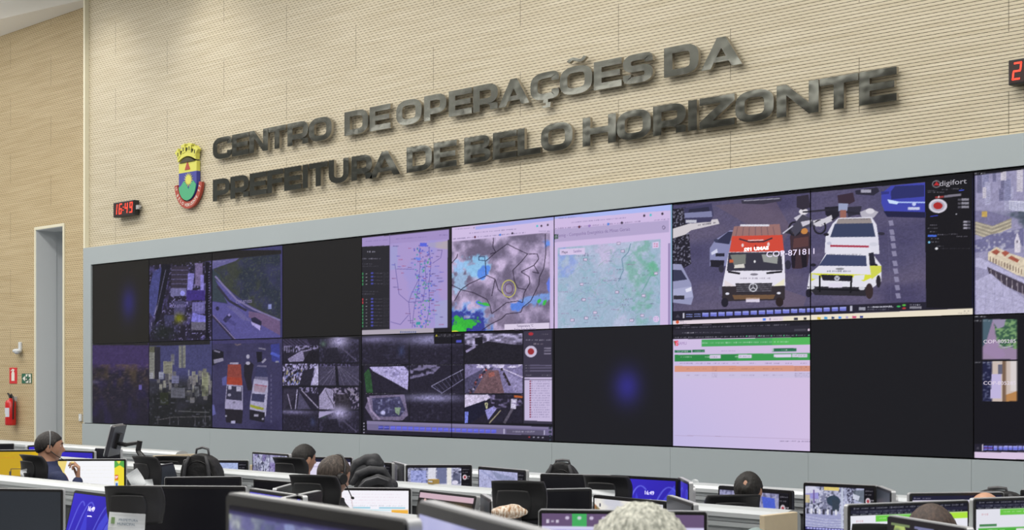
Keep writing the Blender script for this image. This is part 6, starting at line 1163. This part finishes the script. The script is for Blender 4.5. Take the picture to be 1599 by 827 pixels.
place_chair(449, 713, 6.5, 40, 'black chair of the short-haired man at the far desk')
place_chair(487, 740, 4.95, 30, 'black chair of the man with headset', sc=1.0)
place_chair(808, 749, 5.0, 15, 'black chair with wrapped snack bag, centre', sc=.9)
place_chair(945, 741, 6.5, 25, 'black chair in front of the blank black monitor and lock screen')
place_chair(1147, 771, 6.35, -15, 'black chair of the man with bald spot')
place_chair(1369, 816, 4.85, 0, 'black chair top just left of the dark three-picture monitor', head=True, sc=.62)
# ------------------------------------------------------------------ people
def to_mesh(o):
    bpy.context.view_layer.update(); dg = bpy.context.evaluated_depsgraph_get(); return bpy.data.meshes.new_from_object(o.evaluated_get(dg))
def capsule(mb, a, ra, b, rb, n=14):
    a, b = Vector(a), Vector(b); d = b - a; L = d.length
    if L < 1e-6: return mb.sphere(a, ra, n, 8)
    pts, rs = [], []
    for k in range(5): t = -PI / 2 + PI / 2 * k / 4; pts.append(a + d / L * ra * math.sin(t)); rs.append(max(.0008, ra * math.cos(t)))
    for k in range(1, 5): t = PI / 2 * k / 4; pts.append(b + d / L * rb * math.sin(t)); rs.append(max(.0008, rb * math.cos(t)))
    return mb.tube(pts, rs, n)
def loft(mb, rings, n=28):
    vs = []; 
    for x, y, z, rx, ry in rings:
        for k in range(n): a = 2 * PI * k / n; c_, s_ = math.cos(a), math.sin(a); vs.append((x + rx * math.copysign(abs(c_) ** .85, c_), y + ry * math.copysign(abs(s_) ** .85, s_), z))
    fs = [(i * n + k, i * n + (k + 1) % n, (i + 1) * n + (k + 1) % n, (i + 1) * n + k) for i in range(len(rings) - 1) for k in range(n)]
    return mb.add(vs, fs + [tuple(range(n))[::-1], tuple(range((len(rings) - 1) * n, len(rings) * n))])
def g3(d, c, s): return math.exp(-((d - Vector(c)).length / s) ** 2)
HX, HYY, HZ = .077, .098, .117
def head_point(d, fat=1.0, off=0.0):
    """surface of the head in direction d; +y is the face"""
    x, y, z = d; p = Vector((x * HX, y * HYY, z * HZ))
    if z < 0:
        k = (-z); p.x *= 1 - .30 * k ** 1.5; 
        if y > 0: p.y *= 1 - .06 * k; p.y += .012 * k * y
        else: p.y *= 1 - .38 * k
    else:
        p.x *= 1 + .36 * z * (1 - z); p.y *= 1 + .20 * z * (1 - z)
    if y > .1: p.x *= 1 - .10 * y * y
    q = Vector((abs(x), y, z))
    p.y += .006 * g3(q, (.2, .9, .36), .25)                   # brow
    p.y -= .012 * g3(q, (.36, .88, .16), .17)                 # eye sockets
    p.y += .013 * g3(q, (0, 1.0, -.04), .13) + .019 * g3(q, (0, .98, -.15), .13) + .006 * g3(q, (.09, .97, -.2), .08)    # nose
    p.y -= .006 * g3(q, (0, .93, -.32), .08)
    p.y += .010 * g3(q, (0, .9, -.41), .09) + .009 * g3(q, (0, .86, -.53), .08) - .005 * g3(q, (0, .88, -.47), .05)   # lips
    p.y += .010 * g3(q, (0, .72, -.76), .2); p.z -= .004 * g3(q, (0, .6, -.85), .2)
    p += Vector((math.copysign(1, x), 0, 0)) * .004 * g3(q, (.7, .62, -.12), .28) * fat
    p += Vector((math.copysign(1, x), 0, 0)) * .005 * (fat - 1) * 6 * g3(q, (.75, .4, -.6), .5)
    if off: p += d * off
    return p
def ico(sub):
    bm = bmesh.new(); bmesh.ops.create_icosphere(bm, subdivisions=sub, radius=1); vs = [v.co.normalized() for v in bm.verts]; fs = [tuple(v.index for v in f.verts) for f in bm.faces]; bm.free(); return vs, fs
ICO5 = ico(5); ICO4 = ico(4)
def hand(mb, wr, f, nrm, side, curl=.35, spread=1.0, s=1.0):
    """palm and five fingers; f = finger direction, nrm = where the palm faces, side = +1 when the thumb leans to f x nrm"""
    f = Vector(f).normalized(); nrm = (Vector(nrm) - f * f.dot(Vector(nrm))).normalized(); t = f.cross(nrm) * side; wr = Vector(wr)
    for k in range(4):
        o = (1.5 - k) * .0185 * s; kn = wr + t * o + f * ((.088, .092, .088, .080)[k]) * s; capsule(mb, wr + t * o * .55 + f * .008, .0145 * s, kn, .0115 * s, 10)
        d = f.copy(); p = kn; ln = ((.040, .026, .022), (.045, .029, .024), (.041, .027, .023), (.032, .021, .020))[k]
        for j in range(3):
            ang = curl * (1.0 if j else .8) * (1 + .12 * k); d = (d * math.cos(ang) + nrm * math.sin(ang)).normalized() if j == 0 else (Quaternion(f.cross(nrm).normalized(), ang) @ d)
            q = p + d * ln[j] * s; capsule(mb, p, (.0092 - .0008 * j) * s, q, (.0086 - .0010 * j) * s, 10); p = q
    capsule(mb, wr + f * .015 + t * .018 * s, .014 * s, wr + f * .045 + t * .040 * s + nrm * .012, .0125 * s, 10)
    capsule(mb, wr + f * .045 + t * .040 * s + nrm * .012, .0115 * s, wr + f * .072 + t * .046 * s + nrm * .026, .0100 * s, 10)
    capsule(mb, wr + f * .072 + t * .046 * s + nrm * .026, .0100 * s, wr + f * .092 + t * .040 * s + nrm * .036, .0080 * s, 10)
SKIN = {'tan': rgb(178, 134, 110), 'light': rgb(196, 150, 124), 'olive': rgb(160, 112, 84)}
def hair_mat(name, c1, c2, k):
    m = bpy.data.materials.new(name); m.use_nodes = True; nt = m.node_tree; b = nt.nodes['Principled BSDF']; b.inputs['Roughness'].default_value = .65
    tc = nt.nodes.new('ShaderNodeTexCoord'); mp = nt.nodes.new('ShaderNodeMapping'); mp.inputs['Scale'].default_value = (90, 60, 26); n = nt.nodes.new('ShaderNodeTexNoise'); n.inputs['Scale'].default_value = 1.3; n.inputs['Detail'].default_value = 4
    nt.links.new(tc.outputs['Object'], mp.inputs[0]); nt.links.new(mp.outputs[0], n.inputs[0]); mr = nt.nodes.new('ShaderNodeMapRange'); mr.inputs[1].default_value = k - .14; mr.inputs[2].default_value = k + .14
    nt.links.new(n.outputs['Fac'], mr.inputs[0]); mx = nt.nodes.new('ShaderNodeMix'); mx.data_type = 'RGBA'; mx.inputs[6].default_value = c1; mx.inputs[7].default_value = c2; nt.links.new(mr.outputs[0], mx.inputs[0]); nt.links.new(mx.outputs[2], b.inputs['Base Color'])
    bp = nt.nodes.new('ShaderNodeBump'); bp.inputs['Strength'].default_value = .9; bp.inputs['Distance'].default_value = .004; nt.links.new(n.outputs['Fac'], bp.inputs['Height']); nt.links.new(bp.outputs['Normal'], b.inputs['Normal'])
    return m
def person(px, pytop, D, phi, label, skin='tan', shirt=(34, 40, 62), hair=None, hthick=.010, hthr=(.5, .02, -.5), hlump=0.0, lean=0.0, nod=0.0, turn=0.0, tilt=0.0, floor=0.0, seat_h=.46,
           rarm=None, larm=None, fat=1.0, hs=1.0, eyes=False, vox=.0065, collar=True, bald=None, bsoft=.06, neck=.205, trousers=(36, 38, 48)):
    zt = Zw(px, pytop, D) - floor; head_c = Vector((0, .03 + lean, zt - HZ * hs - .004))
    zs = head_c.z - neck                                      # shoulder line
    rz = facing(px, phi); pos = P(px, HY, D)
    f = Vector((-math.sin(rz), math.cos(rz))); r2 = Vector((f.y, -f.x))
    org = Vector((pos.x, pos.y)) - f * head_c.y
    root = empty('person', (org.x, org.y, floor), rz, label, 'person')
    hip = seat_h + .06
    Rh = Matrix.Translation(head_c) @ Matrix.Rotation(math.radians(turn), 4, 'Z') @ Matrix.Rotation(math.radians(-nod), 4, 'X') @ Matrix.Rotation(math.radians(tilt), 4, 'Y') @ Matrix.Scale(hs, 4)
    def torso(g):
        L = lean
        return [(0, -.03, hip - .07, .15 + g, .10 + g), (0, -.03, hip, .18 + g, .125 + g), (0, -.02 + L * .2, hip + .14, .158 + g, .112 + g), (0, L * .5, (hip + zs) / 2 + .04, .165 + g, .112 + g), (0, L * .8, zs - .10, .182 + g, .115 + g), (0, L, zs - .03, .180 + g, .098 + g), (0, L, zs + .02, .135 + g * .8, .08 + g)]
    L = lean
    arms = []
    for s_, spec in ((1, rarm), (-1, larm)):
        sh = Vector((s_ * .185, L, zs - .045)); el = Vector((s_ * .25, .13 + L, DESK + .06 + .0)); wr = Vector((s_ * .15, .36 + L, DESK + .045)); hf, hn = Vector((-s_ * .25, 1, -.05)), Vector((0, 0, -1))
        cu = .3
        if spec: el, wr, hf, hn, cu = [Vector(v) if isinstance(v, tuple) else v for v in spec]
        arms.append((s_, sh, el, wr, hf, hn, cu))
    body = MB(); loft(body, torso(0) + [(0, L * 1.0 + .005, zs + .055, .066, .062), (0, L + .012, zs + .10, .056, .060), (0, (L + head_c.y) / 2, head_c.z - .06, .054, .062), (0, head_c.y - .01, head_c.z, .05, .06)])
    for s_, sh, el, wr, hf, hn, cu in arms:
        capsule(body, sh, .054, el, .040); capsule(body, el, .040, wr, .027); hand(body, wr, hf, hn, -s_, cu)
        hpv = Vector((s_ * .09, .0, hip - .02)); kn = Vector((s_ * .13, .42, hip - .0)); an = Vector((s_ * .13, .40, .09))
        capsule(body, hpv, .088, kn, .062); capsule(body, kn, .060, an, .040); capsule(body, an + Vector((0, -.03, -.04)), .04, an + Vector((0, .15, -.055)), .032)
    vs, fs = ICO5; body.add([Rh @ head_point(d, fat) for d in vs], fs)
    for s_ in (-1, 1):                                        # ears
        em = MB().sphere((0, 0, 0), (.009, .019, .032), 14, 10).sphere((.004 * s_, -.004, 0), (.008, .024, .036), 14, 10); em.xf(Rh @ Matrix.Translation((s_ * .078, -.008, -.006)) @ Matrix.Rotation(math.radians(18 * -s_), 4, 'Z')); body.add(em.v, em.f)
    o = body.obj('tmp', [mat('skin_' + skin, SKIN[skin], .5, vary=.12, vscale=14)]); md = o.modifiers.new('r', 'REMESH'); md.mode = 'VOXEL'; md.voxel_size = vox; md.use_smooth_shade = True
    sm = o.modifiers.new('s', 'SMOOTH'); sm.iterations = 2; sm.factor = .4
    me = to_mesh(o); bpy.data.objects.remove(o); me.name = 'body'; b = link('body', me, root, smooth=True)
    # clothes
    cl = MB(); loft(cl, torso(.014) + [(0, L + .004, zs + .04, .115, .092), (0, L + .006, zs + .06, .078, .076)])
    for s_, sh, el, wr, hf, hn, cu in arms: capsule(cl, sh, .068, el, .054); capsule(cl, el, .054, el + (wr - el) * .93, .040)
    if collar: loft(cl, [(0, L + .008, zs + .03, .082, .078), (0, L + .016, zs + .085, .070, .072)])
    def grown(mb, name, m, vx=.011):
        o = mb.obj('tmp', m); md = o.modifiers.new('r', 'REMESH'); md.mode = 'VOXEL'; md.voxel_size = vx; md.use_smooth_shade = True; sm = o.modifiers.new('s', 'SMOOTH'); sm.iterations = 3; me = to_mesh(o); bpy.data.objects.remove(o); me.name = name; return link(name, me, root, smooth=True)
    grown(cl, 'shirt', mat('shirt_%d_%d_%d' % shirt, rgb(*shirt), .85, bump=.2, bscale=60))
    tr = MB(); loft(tr, [(0, -.03, hip - .09, .165, .12), (0, -.03, hip + .06, .192, .14)])
    for s_ in (1, -1): hpv = Vector((s_ * .09, .0, hip - .02)); kn = Vector((s_ * .13, .42, hip)); an = Vector((s_ * .13, .40, .12)); capsule(tr, hpv, .105, kn, .078); capsule(tr, kn, .078, an, .062)
    grown(tr, 'trousers', mat('trousers', rgb(*trousers), .9))
    for s_ in (1, -1): sh_ = MB(); capsule(sh_, (s_ * .13, .36, .05), .048, (s_ * .13, .56, .04), .038); sh_.obj('shoe', M_BLACK, root, smooth=True)
    # hair: a cap that sinks into the skin outside the hairline
    if hair:
        rng = random.Random(int(px)); vs, fs = ICO5; out = []
        for d in vs:
            y = d.y; a_, b_, c_ = hthr; thr = b_ + (a_ - b_) * max(0, y) ** .7 if y > 0 else b_ + (c_ - b_) * (-y) ** .8
            if .0 < y < .42 and abs(d.x) > .55: thr -= .24 * (1 - abs(y - .16) / .26) if abs(y - .16) < .26 else 0     # sideburns
            if -.22 < y < .12 and d.z < .2: thr = max(thr, .16 if y > -.16 else .0)        # clear of the ear
            k = max(-1, min(1, (d.z - thr) / .07))
            if bald: 
                bc, br = bald; k = min(k, max(-1, ((d - Vector(bc).normalized()).length - br) / bsoft))
            n_ = math.sin(d.x * 41 + d.y * 17) * math.sin(d.y * 37 + d.z * 23) * math.sin(d.z * 31 + d.x * 13)
            t = -.006 + (.006 + hthick) * (k * .5 + .5) + hlump * n_ * (1 if k > 0 else 0) + rng.uniform(-1, 1) * hlump * .45
            out.append(Rh @ head_point(d, fat, t))
        MB().add(out, fs).obj('hair', hair, root, smooth=True)
    if eyes:
        for s_ in (-1, 1):
            c_ = Rh @ (head_point(Vector((s_ * .36, .86, .14)).normalized()) + Vector((0, -.0065, 0))); ey = MB().sphere(c_, .011, 16, 10).obj('eye', mat('eye_white', rgb(214, 206, 200), .3), root, smooth=True)
            MB().sphere(c_ + (Rh.to_3x3() @ Vector((0, .0085, 0))), .0052, 12, 8).obj('iris', mat('iris', rgb(40, 26, 20), .2), ey, smooth=True)
            br = [Rh @ (head_point(Vector((s_ * u, .88 - .1 * u, .335 - .1 * abs(u - .3))).normalized()) + Vector((0, .0012, 0))) for u in (.16, .26, .36, .46)]; MB().tube(br, [.003, .0042, .004, .002], 8).obj('eyebrow', mat('brow', rgb(42, 32, 28), .8), root, smooth=True)
    return root, Rh, (org, rz, floor)
def attach_world(root):
    bpy.context.view_layer.update(); return root.matrix_world.copy()
H_DK = hair_mat('hair_dark_greying', rgb(28, 24, 24), rgb(66, 62, 61), .66); H_BK = hair_mat('hair_black', rgb(15, 13, 13), rgb(34, 29, 27), .55); H_TH = hair_mat('hair_thin_brown', rgb(50, 41, 37), rgb(96, 84, 76), .60)
H_GR = hair_mat('hair_grey', rgb(206, 206, 194), rgb(132, 134, 124), .5); H_BR = hair_mat('hair_brown', rgb(52, 40, 36), rgb(84, 66, 58), .55); H_SP = hair_mat('hair_sparse', rgb(96, 80, 70), rgb(140, 118, 104), .5)
zw = 1.02
p1, R1, _ = person(77, 673.5, 5.2, 62, 'man in navy shirt with headset, in profile, bringing food to his mouth', 'tan', (36, 44, 78), H_DK, .010, (.66, .10, -.42), .0015, lean=.07, hs=.94, nod=4, turn=-22, neck=.18, eyes=True, vox=.005, fat=1.25,
    rarm=((.30, .12, .84), (.185, .225, 1.035), (-.12, .14, 1), (-.50, -.87, .1), .85))
p2, R2, _ = person(475, 693.5, 6.78, 55, 'short-haired man in dark clothes at the far desk, seen from behind', 'tan', (30, 34, 54), H_BK, .010, (.55, .12, -.40), .0025, hs=.93, lean=.04, nod=6)
p3, R3, _ = person(521, 710, 5.25, 52, 'man with black headset and thinning hair looking down at spreadsheet', 'tan', (24, 26, 34), H_TH, .007, (.56, .12, -.42), .001, lean=.05, nod=20, vox=.0055, bald=((0, .15, 1), .22))
p4, R4, _ = person(1169, 736.5, 6.72, 18, 'dark-haired man with a small bald spot watching a traffic monitor', 'tan', (214, 216, 226), H_BK, .010, (.55, .10, -.55), .003, lean=.03, nod=2, hs=.87, bald=((.10, -.85, .48), .19), bsoft=.16)
p5, R5, _ = person(1000, 800, 2.35, 10, 'grey-haired person in the foreground, only the hair in view', 'light', (90, 96, 100), H_GR, .022, (.5, .0, -.6), .0045, floor=.25, hs=1.16, nod=4, seat_h=.46)
p6, R6, _ = person(1455, 788, 4.95, -10, 'brown-haired person in front of the left green web page monitor', 'tan', (50, 54, 66), H_BR, .010, (.5, .05, -.55), .001, hs=1.06)
p7, R7, _ = person(1539, 767, 6.72, 5, 'bald-topped person behind the right green web page monitor', 'light', (60, 64, 80), H_SP, .006, (.3, .05, -.5), .001, bald=((0, -.05, 1), .95), hs=1.1)
# low chairs that carry the people whose chairs the photo hides
def seat_for(pr, label):
    o = copy_tree(ch1) if used[1] else ch1; used[1] = True
    rz = pr.rotation_euler.z; f = Vector((-math.sin(rz), math.cos(rz), 0)); o.location = pr.location - f * .03; o.rotation_euler = (0, 0, rz); o.scale = (1, 1, .92)
    tag(o, label, 'office chair', 'low-backed office chairs'); 
    for ch in o.children:
        if ch.name.startswith('backrest'): ch.data.materials[0] = M_CHAIRM if False else ch.data.materials[0]
seat_for(p5, 'chair under the grey-haired person in the foreground'); seat_for(p6, 'chair under the brown-haired person'); seat_for(p7, 'chair under the bald-topped person')
# headsets
def headset(root, R, label, thick=.006, cup=True, col=M_BLACK, side=1, back=0.0):
    M_ = attach_world(root) @ R; e = empty('headset', (0, 0, 0), 0, label, 'headset'); e.matrix_world = M_
    pts = []
    for k in range(17):
        a = PI * k / 16; pts.append((.096 * math.cos(a), -.005 - back * math.sin(a), .0 + .127 * math.sin(a) ** .9 if 0 < k < 16 else 0))
    MB().tube(pts, thick, 8).obj('headband', col, e, smooth=True)
    for s_ in (-1, 1):
        if cup: MB().tube([(s_ * .080, -.005, -.012), (s_ * .106, -.005, -.012)], [.036, .030], 20).obj('ear_cup', col, e, bevel=.004)
    x = side * (.1 if cup else .084); MB().tube([(x, 0, -.02), (x * .98, .05, -.055), (x * .8, .10, -.082), (x * .62, .125, -.085)], [.0035, .003, .003, .0035], 8).obj('microphone_boom', M_BLACK, e, smooth=True)
    MB().sphere((x * .6, .128, -.085), (.008, .012, .008), 12, 8).obj('microphone', M_BLACK, e, smooth=True)
headset(p3, R3, 'black headset with ear cups on the man looking down', .0055)
headset(p1, R1, 'thin grey headset band on the man in navy', .0045, False, mat('headset_grey', rgb(120, 124, 128), .4))
# food in the raised hand
mw = attach_world(p1); q = mw @ Vector((.15, .20, 1.155)); f_ = MB().sphere((0, 0, 0), (.018, .015, .012), 14, 8).obj('snack', mat('bread', rgb(226, 196, 130), .8), None, tuple(q), smooth=True); tag(f_, 'small pale snack held in the raised hand of man in navy', 'food')

# ------------------------------------------------------------------ bags
M_BAG = mat('bag_nylon', rgb(22, 22, 25), .7, bump=.25, bscale=70); M_BAG2 = mat('bag_grey', rgb(44, 45, 50), .65, bump=.25, bscale=50)
def blob_mesh(parts, name, m, parent, vx=.009, noise=.006):
    mb = MB()
    for kind, *a in parts:
        if kind == 's': mb.sphere(a[0], a[1], 26, 18)
        elif kind == 'c': capsule(mb, *a)
    o = mb.obj('tmp', m); md = o.modifiers.new('r', 'REMESH'); md.mode = 'VOXEL'; md.voxel_size = vx; md.use_smooth_shade = True
    tx = bpy.data.textures.new('wrinkle', 'CLOUDS'); tx.noise_scale = .09; dp = o.modifiers.new('d', 'DISPLACE'); dp.texture = tx; dp.strength = noise * 2; dp.mid_level = .5
    sm = o.modifiers.new('s', 'SMOOTH'); sm.iterations = 2; me = to_mesh(o); bpy.data.objects.remove(o); me.name = name; return link(name, me, parent, smooth=True)
def backpack(px, pytop, D, phi, w_, d_, label, base=DESK, m=None, hnd=.05, flat=.5):
    m = m or M_BAG; p = P(px, HY, D); zt = Zw(px, pytop, D); e = empty('backpack', (p.x, p.y, base), facing(px, phi), label, 'backpack', None); H = zt - base - hnd * .6
    def pouch(w, d, h, y, name, mt, par, r=.10, z0=0.0):
        mb = MB(); n = 9
        out = rrect(-w / 2, z0 + .01, w / 2, z0 + h * .75, .03, 3)[:8]                       # lower corners
        top = [(w / 2 * math.cos(a), z0 + h * (1 - flat * .6) + h * flat * .6 * math.sin(a)) for a in [PI * k / 14 for k in range(15)]]
        sil = [(-w / 2, z0 + .03), (-w / 2 + .03, z0), (w / 2 - .03, z0), (w / 2, z0 + .03)] + top
        mb.prism(sil, 1, y - d / 2, y + d / 2); o = mb.obj('tmp', mt); md = o.modifiers.new('r', 'REMESH'); md.mode = 'VOXEL'; md.voxel_size = .009; md.use_smooth_shade = True
        s1 = o.modifiers.new('s', 'SMOOTH'); s1.iterations = 9; s1.factor = .6
        tx = bpy.data.textures.new('wrinkle', 'CLOUDS'); tx.noise_scale = .10; dp = o.modifiers.new('d', 'DISPLACE'); dp.texture = tx; dp.strength = .016; dp.mid_level = .5
        me = to_mesh(o); bpy.data.objects.remove(o); me.name = name; return link(name, me, par, smooth=True)
    b = pouch(w_, d_ * .6, H, 0, 'main_pouch', m, e)
    pouch(w_ * .94, d_ * .35, H * .93, d_ * .42, 'back_pouch', m, e)
    pouch(w_ * .8, d_ * .3, H * .62, -d_ * .42, 'front_pocket', m, e)
    hp = [(-.05, .02, H * .955), (-.042, .02, H + hnd * .6), (0, .02, H + hnd * .85), (.042, .02, H + hnd * .6), (.05, .02, H * .955)]
    MB().tube(hp, [.007, .009, .010, .009, .007], 8).obj('top_handle', mat('handle_grey', rgb(84, 84, 88), .5), e, smooth=True)
    for s_ in (-1, 1): MB().tube([(s_ * w_ * .22, -d_ * .33, H * .97), (s_ * w_ * .30, -d_ * .40, H * .85), (s_ * w_ * .36, -d_ * .42, H * .6), (s_ * w_ * .38, -d_ * .38, H * .2)], [.010, .014, .014, .008], 8).obj('compression_strap', M_BAG2, e, smooth=True)
    MB().tube([(w_ * .46 * math.cos(t), -d_ * .31, H * .5 + H * .40 * math.sin(t)) for t in [PI * k / 16 for k in range(17)]], .004, 6).obj('zip', M_BEZEL, e, smooth=True)
    return e
backpack(315, 701, 5.86, 20, .27, .24, 'tall black backpack on the middle desk, left of centre')
# slumped bag: a thick padded arch over two folded flaps
BZ = 9.15; bo = PZ(578, HY, BZ); e = empty('slumped_bag', (bo.x, bo.y, DESK), facing(578, 0), 'slumped dark grey bag on middle desk behind the headset man', 'bag')
def q_(px, py, y=0.0): return Vector(((px - 578) / FPX * BZ, y, E - (py - HY) / FPX * BZ - DESK))
def chain(pts, r): return [('c', q_(*pts[i]), r if not isinstance(r, list) else r[i], q_(*pts[i + 1]), r if not isinstance(r, list) else r[i + 1]) for i in range(len(pts) - 1)]
blob_mesh([('s', (0, .03, .20), (.14, .10, .22)), ('s', q_(572, 742, .02), (.10, .07, .09)), ('s', q_(590, 757, 0), (.13, .09, .06))], 'bag_body', M_BAG2, e, .009, .004)
blob_mesh(chain([(548, 752), (550, 736), (558, 724), (572, 717), (586, 716), (593, 724), (593, 738)], [.02, .028, .032, .034, .036, .032, .02]) + [('s', q_(582, 724, .0), (.05, .05, .045))], 'padded_arch', M_BAG2, e, .007, .003)
blob_mesh(chain([(552, 752, -.07), (560, 739, -.07), (578, 733, -.07), (598, 734, -.06), (608, 746, -.06)], [.02, .026, .03, .028, .018]), 'upper_flap', M_BAG2, e, .007, .003)
blob_mesh(chain([(560, 764, -.11), (572, 752, -.11), (590, 746, -.11), (605, 750, -.1), (612, 764, -.1)], [.02, .03, .034, .03, .022]), 'lower_flap', M_BAG2, e, .007, .003)
MB().tube([q_(561, 757, -.145), q_(572, 747, -.15), (q_(590, 742, -.15)), q_(606, 748, -.135)], .003, 6).obj('zip', mat('zip_grey', rgb(110, 110, 116), .4), e, smooth=True)
backpack(878, 719, 7.08, 10, .255, .18, 'black backpack whose rounded top shows behind blank monitor', hnd=.012, flat=.62)
backpack(1558, 762.5, 7.08, 0, .27, .2, 'black backpack behind the bald-topped person', hnd=.012, flat=.2)

# ------------------------------------------------------------------ small things
M_PAPER = mat('paper', rgb(214, 218, 222), .6); M_PGRN = mat('print_green', rgb(130, 160, 110), .6); M_PTXT = mat('print_dark', rgb(96, 120, 140), .6)
def sheet(pxc, pyc, D, w_, h_, phi, rot, label, marks=True, cat='paper', tilt=0):
    p = P(pxc, pyc, D); e = empty('hanging_sheet', tuple(p), facing(pxc, phi), label, cat); e.rotation_euler = (math.radians(tilt), math.radians(rot), e.rotation_euler.z)
    n = 8; vs = []; 
    for y in (0, .002):
        for j in range(n + 1):
            for i in range(n + 1): u, v = i / n - .5, j / n - .5; vs.append((u * w_, -.012 * math.cos(u * 3) + .006 * math.sin(v * 5 + u * 3) + y, v * h_))
    m_ = (n + 1) ** 2; fs = [(j * (n + 1) + i, j * (n + 1) + i + 1, (j + 1) * (n + 1) + i + 1, (j + 1) * (n + 1) + i) for j in range(n) for i in range(n)]
    rim = [i for i in range(n + 1)] + [j * (n + 1) + n for j in range(1, n + 1)] + [n * (n + 1) + i for i in range(n - 1, -1, -1)] + [j * (n + 1) for j in range(n - 1, 0, -1)]
    MB().add(vs, fs + [tuple(v + m_ for v in f[::-1]) for f in fs] + [(rim[k], rim[(k + 1) % len(rim)], rim[(k + 1) % len(rim)] + m_, rim[k] + m_) for k in range(len(rim))]).obj('sheet', M_PAPER, e, smooth=False)
    if marks:
        MB().box((-w_ * .42, -.0155, h_ * .12), (-w_ * .32, -.0135, h_ * .34)).obj('printed_crest', M_PGRN, e)
        text_mesh('printed_heading', 'PREFEITURA', h_ * .12, M_PTXT, e, (w_ * .05, -.017, h_ * .26)); text_mesh('printed_heading', 'MUNICIPAL', h_ * .12, M_PTXT, e, (w_ * .0, -.017, h_ * .12))
    return e
sheet(198, 823, 3.5, .16, .13, 8, 4, 'white printed sheet hanging on the big headrest, lower left')
sheet(38.5, 739, 4.97, .055, .06, 30, -12, 'small white card on the chair of the man in navy', False)
sheet(213, 748, 4.8, .085, .11, 20, -32, 'folded white papers hanging on headrest left of the dark monitor', False)
sheet(232, 757, 4.85, .06, .07, 20, -5, 'small white slip below the folded papers', False)
sheet(942, 770, 6.05, .13, .04, 10, 0, 'white sheet edge under the headrest before the lock screen', False)
p = P(795, 796, 4.6); e = blob_mesh([('s', (0, 0, 0), (.075, .05, .03)), ('c', (-.06, 0, 0), .02, (.07, 0, .0), .014), ('s', (.02, 0, .012), (.04, .04, .024))], 'snack_bag', hair_mat('snack_foil', rgb(226, 218, 206), rgb(150, 104, 58), .5), None, .006, .006); e.location = p; e.location.z = p.z - .008; e.rotation_euler = (0, 0, facing(795, 0)); tag(e, 'crumpled brown and white snack bag by the centre chair', 'snack bag')
p = P(677.5, 760, DB_ + .0); e = MB().box((-.025, -.025, 0), (.025, .025, .028)).obj('small_box', mat('box_tan', rgb(176, 146, 80), .6), None, (p.x, DB_, ZR - .001)); tag(e, 'tiny tan box on the white rail of the middle partition', 'box'); MB().box((-.018, -.0255, .010), (.018, -.0245, .020)).obj('paper_label', M_PAPER, e)
p = P(1086, 754, DA); e = MB().prism([(-.02, 0), (.02, 0), (.016, .012), (-.006, .018), (-.018, .012)], 1, -.012, .012).obj('cable_clip', M_WHITE, None, (p.x, DA, ZR)); tag(e, 'small white clip on the far rail, right of the lock screen', 'clip')
p = P(1083, 772, 6.9); 
e = empty('desk_telephone', (p.x, 6.85, DESK), facing(1083, -20), 'black desk telephone right of the edge-on lock screen', 'telephone'); MB().prism([(-.1, 0), (.08, 0), (.08, .05), (-.1, .10)], 0, -.09, .09).obj('phone_body', M_BLACK, e, bevel=.006)
MB().tube([(-.11, -.06, .12), (-.10, 0, .13), (-.11, .07, .1)], [.024, .016, .024], 10).obj('handset', M_BLACK, e, smooth=True); MB().box((-.02, -.04, .085), (.06, .01, .092)).obj('display', mat('lcd', rgb(150, 160, 150), .3), e)
cp = P(1183, HY, 5.86); e = blob_mesh([('s', (0, 0, .10), (.17, .08, .10)), ('s', (.01, 0, .20), (.12, .07, .11))], 'coat_bundle', mat('grey_green_cloth', rgb(132, 148, 148), .85, bump=.3, bscale=40), None, .009, .008); e.location = (cp.x, cp.y, DESK); tag(e, 'grey-green cloth bundle on the worktop beside the beige end board', 'coat')
